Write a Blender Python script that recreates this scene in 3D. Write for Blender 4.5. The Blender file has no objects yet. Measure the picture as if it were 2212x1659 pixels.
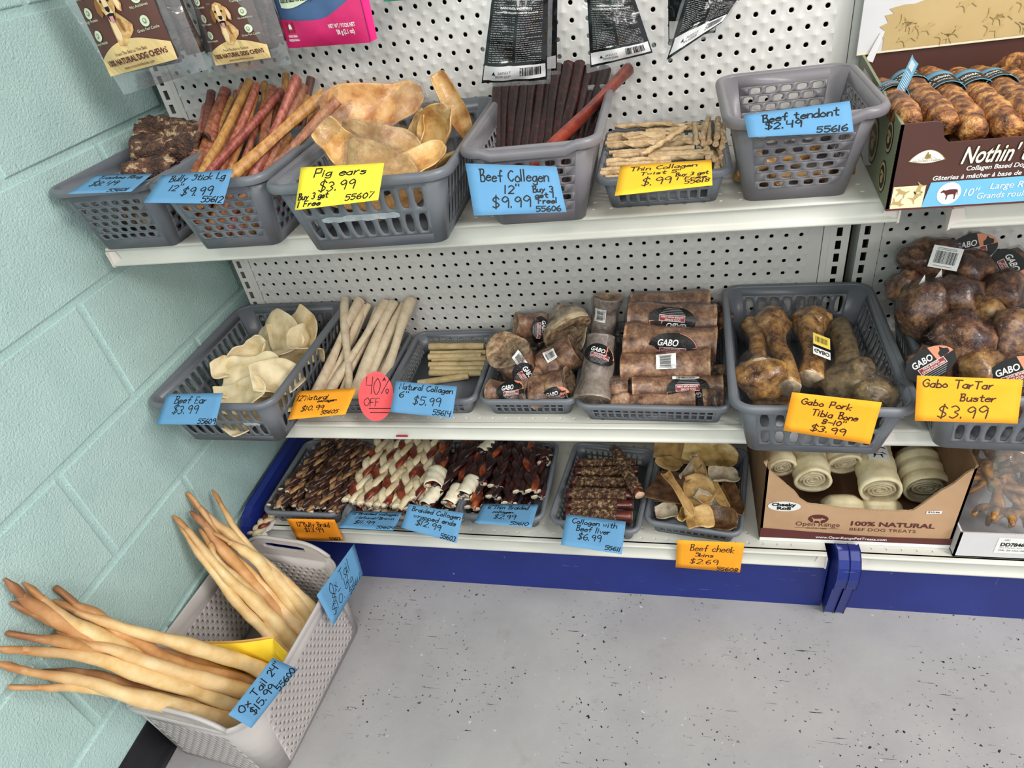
import bpy, math, random
from mathutils import Vector, Matrix
from mathutils.geometry import tessellate_polygon
V = Vector
PI = math.pi
rng = random.Random(7)
SC = bpy.context.scene
COL = SC.collection
# ---------------------------------------------------------------- camera
RM = Matrix(((0.97248831, 0.00675305, 0.23285378), (0.18174396, 0.6032993, -0.77653016), (-0.14572447, 0.79748627, 0.5854742)))
CAM = V((0.9711, -1.1958, 1.2542))
FPX = 1446.97
cd = bpy.data.cameras.new('camera')
cam = bpy.data.objects.new('camera', cd)
COL.objects.link(cam)
m4 = RM.to_4x4(); m4.translation = CAM
cam.matrix_world = m4
cd.sensor_fit = 'HORIZONTAL'; cd.sensor_width = 36.0; cd.lens = 36.0 * FPX / 2212.0
cd.clip_start = 0.02; cd.clip_end = 60
SC.camera = cam
# ---------------------------------------------------------------- world, lights, exposure
w = bpy.data.worlds.new('store_ambient'); SC.world = w; w.use_nodes = True
bg = w.node_tree.nodes['Background']
bg.inputs[0].default_value = (0.93, 0.96, 1.0, 1); bg.inputs[1].default_value = 0.86
def area(name, loc, size, power, col=(1.0, 0.97, 0.93), rot=(0, 0, 0)):
    l = bpy.data.lights.new(name, 'AREA'); l.shape = 'RECTANGLE'; l.size = size[0]; l.size_y = size[1]
    l.energy = power; l.color = col
    o = bpy.data.objects.new(name, l); o.location = loc; o.rotation_euler = rot; COL.objects.link(o); return o
area('fluorescent_or_fill_light', (2.1, -1.0, 2.68), (1.25, 0.55), 40)
area('fluorescent_or_fill_light', (0.55, -2.2, 2.68), (1.25, 0.55), 18)
area('fluorescent_or_fill_light', (3.3, -2.0, 2.6), (0.6, 1.25), 85, rot=(0, math.radians(35), 0))
for fx, fy, fp in ((0.9, -4.1, 44), (2.9, -4.1, 44)): area('fluorescent_or_fill_light', (fx, fy, 2.6), (1.25, 0.6), fp, rot=(math.radians(38), 0, 0))  # extra far pair, added as fill to reach the panels under the shelves
vs = SC.view_settings
SC.display_settings.display_device = 'sRGB'
vs.view_transform = 'Standard'; vs.look = 'None'; vs.gamma = 1.0; vs.exposure = -0.17; vs.use_curve_mapping = False
# ---------------------------------------------------------------- helpers
def ray(u, v): return RM @ V(((u - 1106) / FPX, (829.5 - v) / FPX, -1.0))
def at(u, v, x=None, y=None, z=None):
    """the point of the plane x=, y= or z= that the photograph shows at pixel u, v"""
    d = ray(u, v)
    t = (x - CAM.x) / d.x if x is not None else (y - CAM.y) / d.y if y is not None else (z - CAM.z) / d.z
    return CAM + d * t
def srgb(h):
    if isinstance(h, str):
        c = [int(h[i:i + 2], 16) / 255 for i in (0, 2, 4)]
    else: c = [x / 255 for x in h]
    return tuple((x / 12.92 if x <= 0.04045 else ((x + 0.055) / 1.055) ** 2.4) for x in c) + (1.0,)
ORG = {}
def finish(o, parent, org):
    COL.objects.link(o)
    if parent is not None: o.parent = parent
    else: o.location = org
    ORG[o.name] = org
    return o
def mk(name, verts, faces, mat, parent=None, smooth=True, mi=None, solid=None, sharp=None, loc=None):
    """one mesh object from WORLD vertices; its origin is the parent's, or the base of its own box"""
    if parent is not None: org = ORG[parent.name]
    elif loc is not None: org = V(loc)
    else:
        xs = [p[0] for p in verts]; ys = [p[1] for p in verts]; zs = [p[2] for p in verts]
        org = V(((min(xs) + max(xs)) / 2, (min(ys) + max(ys)) / 2, min(zs)))
    me = bpy.data.meshes.new(name)
    ox, oy, oz = org
    me.from_pydata([(p[0] - ox, p[1] - oy, p[2] - oz) for p in verts], [], faces)
    for m in (mat if isinstance(mat, (list, tuple)) else [mat]): me.materials.append(m)
    if mi: me.polygons.foreach_set('material_index', mi)
    if smooth: me.polygons.foreach_set('use_smooth', [True] * len(me.polygons))
    if sharp is not None:
        try: me.set_sharp_from_angle(angle=math.radians(sharp))
        except Exception: pass
    me.update()
    if solid:
        import bmesh
        bm = bmesh.new(); bm.from_mesh(me); bmesh.ops.remove_doubles(bm, verts=bm.verts, dist=1e-5); bm.to_mesh(me); bm.free()
        if sharp is not None: me.set_sharp_from_angle(angle=math.radians(sharp))
    o = bpy.data.objects.new(name, me)
    if solid:
        s = o.modifiers.new('thickness', 'SOLIDIFY'); s.thickness = solid; s.offset = 0; s.use_rim = True
    return finish(o, parent, org)
def tag(o, label=None, cat=None, group=None, kind=None):
    if label: o['label'] = label
    if cat: o['category'] = cat
    if group: o['group'] = group
    if kind: o['kind'] = kind
    return o
def thing(name, label, cat, loc, group=None):
    o = bpy.data.objects.new(name, None); o.empty_display_size = 0.02
    finish(o, None, V(loc)); o.location = loc
    return tag(o, label, cat, group)
def structure(o): o['kind'] = 'structure'; return o
class MB:
    def __init__(s): s.v = []; s.f = []; s.m = []
    def add(s, v, f, m=0):
        n = len(s.v); s.v += list(v)
        for q in f: s.f.append(tuple(i + n for i in q)); s.m.append(m)
    def addm(s, v, f, ml):
        n = len(s.v); s.v += list(v)
        for q in f: s.f.append(tuple(i + n for i in q))
        s.m += ml
    def box(s, a, b, m=0, bev=0.0):
        x0, y0, z0 = a; x1, y1, z1 = b
        v = [(x, y, z) for z in (z0, z1) for y in (y0, y1) for x in (x0, x1)]
        s.add(v, [(0, 2, 3, 1), (4, 5, 7, 6), (0, 1, 5, 4), (2, 6, 7, 3), (0, 4, 6, 2), (1, 3, 7, 5)], m)
    def quad(s, a, b, c, d, m=0): s.add([a, b, c, d], [(0, 1, 2, 3)], m)
    def make(s, name, mat, parent=None, **k): return mk(name, s.v, s.f, mat, parent, mi=s.m if isinstance(mat, (list, tuple)) else None, **k)
def catmull(P, n):
    P = [V(p) for p in P]
    if len(P) < 3: return [P[0].lerp(P[-1], i / n) for i in range(n + 1)]
    Q = [P[0] * 2 - P[1]] + P + [P[-1] * 2 - P[-2]]
    out = []; m = len(P) - 1
    for k in range(n + 1):
        t = k / n * m; i = min(int(t), m - 1); f = t - i
        a, b, c, d = Q[i], Q[i + 1], Q[i + 2], Q[i + 3]
        out.append(0.5 * ((2 * b) + (c - a) * f + (2 * a - 5 * b + 4 * c - d) * f * f + (3 * b - a - 3 * c + d) * f ** 3))
    return out
def interp(R, t):
    if not isinstance(R, (list, tuple)): return R
    x = t * (len(R) - 1); i = min(int(x), len(R) - 2); f = x - i
    return R[i] * (1 - f) + R[i + 1] * f
def sweep(path, rad, n=8, up=(0, 0, 1), flat=1.0, tw=0.0, fn=None, cap=0, mside=0, dish=0.0):
    """tube along a list of points; flat squashes it, tw twists it (turns), fn(t, a) scales the radius"""
    N = len(path); v = []; f = []; m = []
    up = V(up); nor = None
    for i, p in enumerate(path):
        t = (path[min(i + 1, N - 1)] - path[max(i - 1, 0)]).normalized()
        if nor is None:
            nor = up - t * up.dot(t)
            if nor.length < 1e-4: nor = V((1, 0.1, 0.2)) - t * t.dot(V((1, 0.1, 0.2)))
        else: nor = nor - t * nor.dot(t)
        nor.normalize(); bi = t.cross(nor)
        tt = i / (N - 1); r = interp(rad, tt)
        for k in range(n):
            a = 2 * PI * k / n; s = fn(tt, a) if fn else 1.0
            aa = a + tw * 2 * PI * tt
            ca, sa = math.cos(a) * r * s * flat, math.sin(a) * r * s
            q = tw * 2 * PI * tt
            c2, s2 = math.cos(q), math.sin(q)
            v.append(p + nor * (ca * c2 - sa * s2) + bi * (ca * s2 + sa * c2))
    for i in range(N - 1):
        for k in range(n):
            a = i * n + k; b = i * n + (k + 1) % n
            f.append((a, b, b + n, a + n)); m.append(mside)
    for e in (0, 1):
        base = 0 if e == 0 else (N - 1) * n
        d = (path[0] - path[1]).normalized() if e == 0 else (path[-1] - path[-2]).normalized()
        c = path[0] if e == 0 else path[-1]
        v.append(c - d * dish)
        ci = len(v) - 1
        for k in range(n):
            a = base + k; b = base + (k + 1) % n
            f.append((b, a, ci) if e == 0 else (a, b, ci)); m.append(cap)
    return v, f, m
def noise3(p, s=1.0, seed=0.0):
    from mathutils import noise
    return noise.noise(V(p) * s + V((seed * 3.7, seed * 1.3, seed * 2.1)))
def blob(c, r, seed, scale=1.0, amp=0.25, sub=3, rot=None, fs=1.2):
    """lumpy ellipsoid; c centre, r three radii"""
    import bmesh
    bm = bmesh.new(); bmesh.ops.create_icosphere(bm, subdivisions=sub, radius=1.0)
    R = rot or Matrix.Identity(3); v = []
    for q in bm.verts:
        d = q.co.normalized(); k = 1 + amp * noise3(d, fs, seed) + amp * 0.5 * noise3(d, fs * 2.6, seed + 5)
        v.append(V(c) + R @ V((d.x * r[0] * k, d.y * r[1] * k, d.z * r[2] * k)) * scale)
    f = [tuple(x.index for x in q.verts) for q in bm.faces]; bm.free()
    return v, f
def eul(x, y, z):
    from mathutils import Euler
    return Euler((math.radians(x), math.radians(y), math.radians(z))).to_matrix()
ORD = ['first', 'second', 'third', 'fourth', 'fifth', 'sixth', 'seventh', 'eighth', 'ninth', 'tenth', 'eleventh', 'twelfth', 'thirteenth', 'fourteenth', 'fifteenth', 'sixteenth', 'seventeenth', 'eighteenth', 'nineteenth', 'twentieth']
NUM = ['zero', 'one', 'two', 'three', 'four', 'five', 'six', 'seven', 'eight', 'nine', 'ten', 'eleven', 'twelve', 'thirteen', 'fourteen', 'fifteen', 'sixteen']
# ---------------------------------------------------------------- materials
def nmat(name, cols, scale=8.0, det=4, rough=0.5, spec=0.5, bump=0.0, bscale=60.0, coat=0.0, rv=0.0, rh=0.0, metal=0.0, stretch=(1, 1, 1), bdist=0.002, croughness=0.1, pos=None, brough=0.6, sss=0.0):
    m = bpy.data.materials.new(name); m.use_nodes = True
    nt = m.node_tree; N = nt.nodes; L = nt.links; b = N['Principled BSDF']
    b.inputs['Roughness'].default_value = rough; b.inputs['Metallic'].default_value = metal
    b.inputs['Specular IOR Level'].default_value = spec
    b.inputs['Coat Weight'].default_value = coat; b.inputs['Coat Roughness'].default_value = croughness
    if isinstance(cols, (str, tuple)): cols = [cols]
    tc = N.new('ShaderNodeTexCoord'); oi = N.new('ShaderNodeObjectInfo')
    mul = N.new('ShaderNodeVectorMath'); mul.operation = 'MULTIPLY_ADD'
    cmb = N.new('ShaderNodeCombineXYZ')
    for i in range(3): L.new(oi.outputs['Random'], cmb.inputs[i])
    L.new(cmb.outputs[0], mul.inputs[0]); mul.inputs[1].default_value = (7.3, 3.1, 5.7)
    L.new(tc.outputs['Object'], mul.inputs[2])
    mp = N.new('ShaderNodeMapping'); mp.inputs['Scale'].default_value = stretch
    L.new(mul.outputs[0], mp.inputs[0])
    if len(cols) > 1:
        nz = N.new('ShaderNodeTexNoise'); nz.inputs['Scale'].default_value = scale; nz.inputs['Detail'].default_value = det; nz.inputs['Roughness'].default_value = brough
        L.new(mp.outputs[0], nz.inputs['Vector'])
        cr = N.new('ShaderNodeValToRGB'); e = cr.color_ramp.elements
        pos = pos or [0.34 + 0.32 * i / (len(cols) - 1) for i in range(len(cols))]
        while len(e) < len(cols): e.new(0.5)
        for i, c in enumerate(cols): e[i].position = pos[i]; e[i].color = srgb(c)
        L.new(nz.outputs['Fac'], cr.inputs[0]); out = cr.outputs[0]
    else:
        rgb = N.new('ShaderNodeRGB'); rgb.outputs[0].default_value = srgb(cols[0]); out = rgb.outputs[0]
    if rv or rh:
        h = N.new('ShaderNodeHueSaturation')
        mr = N.new('ShaderNodeMapRange'); mr.inputs['To Min'].default_value = 1 - rv; mr.inputs['To Max'].default_value = 1 + rv
        L.new(oi.outputs['Random'], mr.inputs['Value']); L.new(mr.outputs[0], h.inputs['Value'])
        if rh:
            ml = N.new('ShaderNodeMath'); ml.operation = 'MULTIPLY'; ml.inputs[1].default_value = 17.31
            fr = N.new('ShaderNodeMath'); fr.operation = 'FRACT'
            L.new(oi.outputs['Random'], ml.inputs[0]); L.new(ml.outputs[0], fr.inputs[0])
            m2 = N.new('ShaderNodeMapRange'); m2.inputs['To Min'].default_value = 0.5 - rh; m2.inputs['To Max'].default_value = 0.5 + rh
            L.new(fr.outputs[0], m2.inputs['Value']); L.new(m2.outputs[0], h.inputs['Hue'])
        L.new(out, h.inputs['Color']); out = h.outputs[0]
    L.new(out, b.inputs['Base Color'])
    if bump:
        n2 = N.new('ShaderNodeTexNoise'); n2.inputs['Scale'].default_value = bscale; n2.inputs['Detail'].default_value = 3
        L.new(mp.outputs[0], n2.inputs['Vector'])
        bp = N.new('ShaderNodeBump'); bp.inputs['Strength'].default_value = bump; bp.inputs['Distance'].default_value = bdist
        L.new(n2.outputs['Fac'], bp.inputs['Height']); L.new(bp.outputs[0], b.inputs['Normal'])
        if coat: L.new(bp.outputs[0], b.inputs['Coat Normal'])
    return m
def film(name, tint='F4F4F6', alpha=0.16, rough=0.08, bump=0.6, bscale=70.0, milky=0.05, bdist=0.004):
    """clear crinkled plastic"""
    m = bpy.data.materials.new(name); m.use_nodes = True
    nt = m.node_tree; N = nt.nodes; L = nt.links
    N.remove(N['Principled BSDF']); o = N['Material Output']
    tr = N.new('ShaderNodeBsdfTransparent'); tr.inputs[0].default_value = srgb(tint)
    gl = N.new('ShaderNodeBsdfGlossy'); gl.inputs['Roughness'].default_value = rough
    df = N.new('ShaderNodeBsdfDiffuse'); df.inputs[0].default_value = (0.85, 0.86, 0.88, 1)
    tc = N.new('ShaderNodeTexCoord'); nz = N.new('ShaderNodeTexNoise'); nz.inputs['Scale'].default_value = bscale; nz.inputs['Detail'].default_value = 4; nz.inputs['Distortion'].default_value = 1.2
    L.new(tc.outputs['Object'], nz.inputs['Vector'])
    bp = N.new('ShaderNodeBump'); bp.inputs['Strength'].default_value = bump; bp.inputs['Distance'].default_value = bdist
    L.new(nz.outputs['Fac'], bp.inputs['Height']); L.new(bp.outputs[0], gl.inputs['Normal'])
    fr = N.new('ShaderNodeLayerWeight'); fr.inputs['Blend'].default_value = 0.25; L.new(bp.outputs[0], fr.inputs['Normal'])
    ma = N.new('ShaderNodeMath'); ma.operation = 'MULTIPLY_ADD'; ma.inputs[1].default_value = 0.28; ma.inputs[2].default_value = alpha
    ma.use_clamp = True
    L.new(fr.outputs['Fresnel'], ma.inputs[0])
    mx = N.new('ShaderNodeMixShader'); mx2 = N.new('ShaderNodeMixShader'); mx2.inputs[0].default_value = milky
    L.new(ma.outputs[0], mx.inputs[0]); L.new(tr.outputs[0], mx.inputs[1]); L.new(gl.outputs[0], mx.inputs[2])
    L.new(mx.outputs[0], mx2.inputs[1]); L.new(df.outputs[0], mx2.inputs[2]); L.new(mx2.outputs[0], o.inputs[0])
    return m
def flatm(name, c, rough=0.6, coat=0.0): return nmat(name, c, rough=rough, coat=coat, spec=0.35)
M = {}
M['teal'] = nmat('teal_block_paint', ['B3D1CD', 'BDDAD6'], 9, 3, 0.42, 0.5)
def teal_bump():
    nt = M['teal'].node_tree; N = nt.nodes; L = nt.links; b = N['Principled BSDF']
    tc = N.new('ShaderNodeTexCoord'); geo = N.new('ShaderNodeNewGeometry')
    n1 = N.new('ShaderNodeTexNoise'); n1.inputs['Scale'].default_value = 250; n1.inputs['Detail'].default_value = 5; n1.inputs['Roughness'].default_value = 0.62
    n2 = N.new('ShaderNodeTexVoronoi'); n2.inputs['Scale'].default_value = 75
    L.new(geo.outputs['Position'], n1.inputs['Vector']); L.new(geo.outputs['Position'], n2.inputs['Vector'])
    mr = N.new('ShaderNodeMapRange'); mr.inputs['From Min'].default_value = 0.0; mr.inputs['From Max'].default_value = 0.28; mr.inputs['To Min'].default_value = 0.0
    L.new(n2.outputs['Distance'], mr.inputs['Value'])
    ad = N.new('ShaderNodeMath'); ad.operation = 'MULTIPLY_ADD'; ad.inputs[1].default_value = 0.25
    L.new(mr.outputs[0], ad.inputs[0]); L.new(n1.outputs['Fac'], ad.inputs[2])
    bp = N.new('ShaderNodeBump'); bp.inputs['Strength'].default_value = 0.85; bp.inputs['Distance'].default_value = 0.0036
    L.new(ad.outputs[0], bp.inputs['Height']); L.new(bp.outputs[0], b.inputs['Normal'])
teal_bump()
M['panel'] = nmat('enamel_panel', ['D0CECA', 'D6D4D1'], 5, 3, 0.26, 0.5, bump=0.05, bscale=400)
M['upright'] = nmat('enamel_upright', ['D3D2CC', 'DAD9D4'], 9, 3, 0.38, 0.5)
M['shelf'] = nmat('shelf_enamel', ['C6C5BC', 'CDCCC4'], 6, 4, 0.3, 0.5, bump=0.02, bscale=200)
M['endcap'] = flatm('end_cap_white', 'D8CFC9', 0.45)
M['dark'] = flatm('unlit_gap_black', '17140F', 0.9)  # back wall tone: near-black paints the shade seen through the peg holes
M['basket'] = nmat('grey_basket_plastic', ['64686F', '6B6F76'], 14, 3, 0.36, 0.5, bump=0.06, bscale=420, bdist=0.001)
M['basketd'] = nmat('taupe_basket_plastic', ['6E6B70', '757277'], 14, 3, 0.36, 0.5, bump=0.06, bscale=420, bdist=0.001)
M['laundry'] = nmat('light_taupe_plastic', ['B0AAA8', 'B7B1AF'], 7, 3, 0.42, 0.45, bump=0.05, bscale=500, bdist=0.001)
M['blue'] = nmat('blue_enamel', ['11226E', '17297A'], 7, 5, 0.32, 0.5)
M['bluetag'] = nmat('blue_card', ['5F92BA', '6496BE'], 20, 3, 0.85, 0.2)
M['yellowtag'] = nmat('yellow_card', ['F3DC3E', 'F6E048'], 20, 3, 0.85, 0.2)
M['orangetag'] = nmat('orange_card', ['F6A028', 'F8A630'], 20, 3, 0.85, 0.2)
M['deeporange'] = nmat('deep_orange_card', ['EC8E20', 'F09526'], 20, 3, 0.85, 0.2)
M['goldtag'] = nmat('golden_card', ['FFBE30', 'FFC238'], 20, 3, 0.85, 0.2)
M['redtag'] = nmat('red_card', ['EF5A5E', 'F26266'], 20, 3, 0.85, 0.2)
M['ink'] = flatm('marker_ink', '14161A', 0.5)
M['brownink'] = flatm('brown_marker_ink', '33190F', 0.5)
M['white'] = flatm('white_print', 'E9E8E6', 0.6)
M['black'] = flatm('black_print', '08080A', 0.5, 0.08)
M['sticker'] = flatm('white_sticker', 'E3E2E0', 0.5)
M['redprint'] = flatm('red_print', '8E2A2C', 0.5)
M['salmon'] = flatm('salmon_print', 'D98A6A', 0.5)
M['film'] = film('cling_film', alpha=0.045, rough=0.08, bump=1.0, bscale=90, milky=0.0, bdist=0.016)
M['bag'] = film('clear_bag', alpha=0.14, rough=0.12, bump=0.35, bscale=22, milky=0.07, bdist=0.01)
M['baseboard'] = nmat('black_vinyl', ['131317', '1B1B20'], 12, 4, 0.35, 0.5, bump=0.1, bscale=60)
def floor_mat():
    m = bpy.data.materials.new('grey_painted_concrete'); m.use_nodes = True
    nt = m.node_tree; N = nt.nodes; L = nt.links; b = N['Principled BSDF']
    geo = N.new('ShaderNodeNewGeometry')
    def noi(s, d=5, r=0.6, dist=0.0, st=None):
        n = N.new('ShaderNodeTexNoise'); n.inputs['Scale'].default_value = s; n.inputs['Detail'].default_value = d; n.inputs['Roughness'].default_value = r; n.inputs['Distortion'].default_value = dist
        if st:
            mp = N.new('ShaderNodeMapping'); mp.inputs['Scale'].default_value = st[0]; mp.inputs['Rotation'].default_value = (0, 0, st[1]); L.new(geo.outputs['Position'], mp.inputs[0]); L.new(mp.outputs[0], n.inputs['Vector'])
        else: L.new(geo.outputs['Position'], n.inputs['Vector'])
        return n
    def ramp(src, p, c):
        r = N.new('ShaderNodeValToRGB'); e = r.color_ramp.elements
        while len(e) < len(p): e.new(0.5)
        for i in range(len(p)): e[i].position = p[i]; e[i].color = c[i] if len(c[i]) == 4 else (*c[i], 1)
        L.new(src, r.inputs[0]); return r.outputs[0]
    def mix(f, a, c, t='MIX'):
        x = N.new('ShaderNodeMixRGB'); x.blend_type = t
        L.new(f, x.inputs[0])
        for i, s in ((1, a), (2, c)):
            if isinstance(s, tuple): x.inputs[i].default_value = s
            else: L.new(s, x.inputs[i])
        return x.outputs[0]
    def mul(a, c):
        x = N.new('ShaderNodeMath'); x.operation = 'MULTIPLY'; L.new(a, x.inputs[0])
        if isinstance(c, float): x.inputs[1].default_value = c
        else: L.new(c, x.inputs[1])
        return x.outputs[0]
    base = ramp(noi(3.5, 6).outputs['Fac'], [0.3, 0.55, 0.75], [srgb('8F8D8F'), srgb('9C9A9B'), srgb('A5A3A3')])
    k, wv = (0, 0, 0, 1), (1, 1, 1, 1)
    dirt = ramp(noi(9, 6, 0.7).outputs['Fac'], [0.60, 0.78], [k, (.55, .55, .55, 1)])
    c = mix(dirt, base, srgb('7E7C78'))
    chips = ramp(noi(120, 3, 0.5).outputs['Fac'], [0.655, 0.67], [k, wv])
    area_ = ramp(noi(6.5, 3, 0.5).outputs['Fac'], [0.46, 0.56], [(.0, .0, .0, 1), wv])
    c = mix(mul(chips, area_), c, srgb('1C1A1C'))
    chips2 = ramp(noi(40, 6, 0.75).outputs['Fac'], [0.685, 0.695], [k, wv])
    c = mix(chips2, c, srgb('2A2624'))
    scr = ramp(noi(10, 4, 0.6, 0.2, ((1.5, 26, 1), 0.15)).outputs['Fac'], [0.665, 0.68], [k, wv])
    c = mix(mul(scr, area_), c, srgb('232122'))
    wsp = ramp(noi(90, 2, 0.5).outputs['Color'], [0.68, 0.70], [k, wv])
    c = mix(mul(wsp, 0.6), c, srgb('C8C6C3'))
    brn = ramp(noi(14, 5, 0.8, 0.5).outputs['Fac'], [0.70, 0.715], [k, wv])
    c = mix(brn, c, srgb('5A4636'))
    L.new(c, b.inputs['Base Color']); b.inputs['Roughness'].default_value = 0.5; b.inputs['Specular IOR Level'].default_value = 0.4
    bp = N.new('ShaderNodeBump'); bp.inputs['Strength'].default_value = 0.25; bp.inputs['Distance'].default_value = 0.003
    L.new(noi(60, 5, 0.6).outputs['Fac'], bp.inputs['Height']); L.new(bp.outputs[0], b.inputs['Normal'])
    return m
M['floor'] = floor_mat()
def scratched_blue():
    m = M['blue']; nt = m.node_tree; N = nt.nodes; L = nt.links; b = N['Principled BSDF']
    src = b.inputs['Base Color'].links[0].from_socket
    geo = N.new('ShaderNodeNewGeometry')
    last = src
    for s, st, th in ((55, (1, 1, 1), 0.765), (12, (1, 1, 14), 0.76), (14, (10, 1, 1), 0.775)):
        mp = N.new('ShaderNodeMapping'); mp.inputs['Scale'].default_value = st; L.new(geo.outputs['Position'], mp.inputs[0])
        n = N.new('ShaderNodeTexNoise'); n.inputs['Scale'].default_value = s; n.inputs['Detail'].default_value = 4; L.new(mp.outputs[0], n.inputs['Vector'])
        r = N.new('ShaderNodeValToRGB'); r.color_ramp.elements[0].position = th - 0.05; r.color_ramp.elements[1].position = th; L.new(n.outputs['Fac'], r.inputs[0])
        x = N.new('ShaderNodeMixRGB'); L.new(r.outputs[0], x.inputs[0]); L.new(last, x.inputs[1]); x.inputs[2].default_value = srgb('8FA0CF'); last = x.outputs[0]
    L.new(last, b.inputs['Base Color'])
scratched_blue()
# ---------------------------------------------------------------- the room
P1 = 0.0254
fl = MB(); fl.quad((-0.05, -4.5, 0), (4.5, -4.5, 0), (4.5, 0.2, 0), (-0.05, 0.2, 0))
structure(fl.make('floor', M['floor'], smooth=False, loc=(0, 0, 0)))
wl = MB(); wl.box((-0.2, -4.5, -0.01), (-0.0045, 0.2, 2.75))
wall = structure(wl.make('wall_left', M['teal'], smooth=False, loc=(0, 0, 0)))
wall['label'] = 'mint green painted concrete block wall'
g = 0.0052
for k in range(8):
    z0, z1 = 0.2032 * k + g, 0.2032 * (k + 1) - g
    ys = [0.034 - 0.4064 * i for i in range(5)] if k % 2 == 1 else [0.2372 - 0.4064 * i for i in range(5)]
    for i in range(4):
        ya, yb = ys[i] - g, ys[i + 1] + g
        a = -0.006; e = 0.0032; dx = rng.uniform(-0.0005, 0.0005)
        v = [(a, ya, z0), (a, yb, z0), (a, yb, z1), (a, ya, z1)] + [(dx - 0.0012, ya - e * .4, z0 + e * .4), (dx - 0.0012, yb + e * .4, z0 + e * .4), (dx - 0.0012, yb + e * .4, z1 - e * .4), (dx - 0.0012, ya - e * .4, z1 - e * .4)] \
            + [(dx, ya - e, z0 + e), (dx, yb + e, z0 + e), (dx, yb + e, z1 - e), (dx, ya - e, z1 - e)]
        f = [(8, 9, 10, 11)[::-1]] + [tuple(reversed((i0, (i0 + 1) % 4, 4 + (i0 + 1) % 4, 4 + i0))) for i0 in range(4)] + [tuple(reversed((4 + i0, 4 + (i0 + 1) % 4, 8 + (i0 + 1) % 4, 8 + i0))) for i0 in range(4)]
        mk('block', v, f, M['teal'], wall, smooth=False)
# mortar worms so that the joints read as tooled and painted
bb = MB()
prof = [(0.0, 0.105), (0.0026, 0.105), (0.0034, 0.1), (0.0034, 0.012), (0.006, 0.004), (0.012, 0.0005), (0.012, 0.0)]
for (x0, z0), (x1, z1) in zip(prof, prof[1:]): bb.quad((x0, -0.33, z0), (x1, -0.33, z1), (x1, -4.4, z1), (x0, -4.4, z0))
structure(bb.make('baseboard_left', M['baseboard'], smooth=False))
wb = MB(); wb.box((-0.2, 0.07, 0), (4.5, 0.17, 2.75)); structure(wb.make('wall_back', M['dark'], smooth=False))
cl = MB(); cl.box((-0.2, -4.5, 2.75), (4.5, 0.2, 2.85)); structure(cl.make('ceiling', flatm('ceiling_white', 'D8D6D0', 0.8), smooth=False))

# ---------------------------------------------------------------- pegboard, uprights
def sqring(s, ts=(-1, -0.62, 0, 0.62)):
    a = [(t, -1) for t in ts] + [(1, t) for t in ts] + [(-t, 1) for t in ts] + [(-1, -t) for t in ts]
    return [(x * s, z * s) for x, z in a]
CELL_S = sqring(P1 / 2)
def pegboard(x0, x1, z0, z1, hx0, hz0, parent, y=0.0015):
    cv = []; cf = []
    def ringc(r, yy): return [(x / math.hypot(x, z) * r, yy, z / math.hypot(x, z) * r) for x, z in CELL_S]
    cv += ringc(0.0036, 0.0022) + ringc(0.0036, 0.0004) + ringc(0.0045, -0.0004) + ringc(0.0062, 0.0)
    cv += [(x * 0.7, 0.0, z * 0.7) for x, z in CELL_S]
    cv += [(x, -0.0027 if i % 4 == 0 else 0.0, z) for i, (x, z) in enumerate(CELL_S)]
    for r in range(5):
        for i in range(16):
            a = r * 16 + i; b = r * 16 + (i + 1) % 16
            cf.append((a, a + 16, b + 16, b))
    v = []; f = []
    nx = int((x1 - hx0 - P1 * 0.5 + 1e-6) / P1) + 1
    j0 = math.ceil((z0 + P1 / 2 - hz0) / P1); j1 = math.floor((z1 - P1 / 2 - hz0) / P1)
    for i in range(nx):
        for j in range(j0, j1 + 1):
            n = len(v); cx = hx0 + i * P1; cz = hz0 + j * P1
            v += [(cx + a, y + b, cz + c) for a, b, c in cv]; f += [tuple(q + n for q in t) for t in cf]
    xa, xb = hx0 - P1 / 2, hx0 + (nx - 0.5) * P1; za, zb = hz0 + (j0 - 0.5) * P1, hz0 + (j1 + 0.5) * P1
    for (a, b, c, d) in ((x0, xa, z0, z1), (xb, x1, z0, z1), (xa, xb, z0, za), (xa, xb, zb, z1)):
        n = len(v); v += [(a, y, c), (b, y, c), (b, y, d), (a, y, d)]; f.append((n, n + 1, n + 2, n + 3))
    return mk('pegboard_panel', v, f, M['panel'], parent, smooth=True)
def upright(xc, xl, xr, parent, z1=1.75):
    b = MB(); y = -0.001; hw = 0.0047
    b.quad((xl, y, 0.0), (xc - hw, y, 0.0), (xc - hw, y, z1), (xl, y, z1)); b.quad((xc + hw, y, 0), (xr, y, 0), (xr, y, z1), (xc + hw, y, z1))
    n = int(z1 / P1); zs = 0.6875 - 27 * P1
    pz = 0.0
    for j in range(0, n + 1):
        c = zs + j * P1
        if c + 0.0082 > z1: break
        b.quad((xc - hw, y, pz), (xc + hw, y, pz), (xc + hw, y, c - 0.0082), (xc - hw, y, c - 0.0082)); pz = c + 0.0082
        for s in (-1, 1):
            b.quad((xc + s * hw, y, c - 0.0082), (xc + s * hw, y + 0.002, c - 0.0082), (xc + s * hw, y + 0.002, c + 0.0082), (xc + s * hw, y, c + 0.0082))
    b.quad((xc - hw, y, pz), (xc + hw, y, pz), (xc + hw, y, z1), (xc - hw, y, z1))
    for x in (xl, xr): b.quad((x, y, 0), (x, y + 0.05, 0), (x, y + 0.05, z1), (x, y, z1))
    return b.make('slotted_upright', M['upright'], parent, smooth=False)
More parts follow.
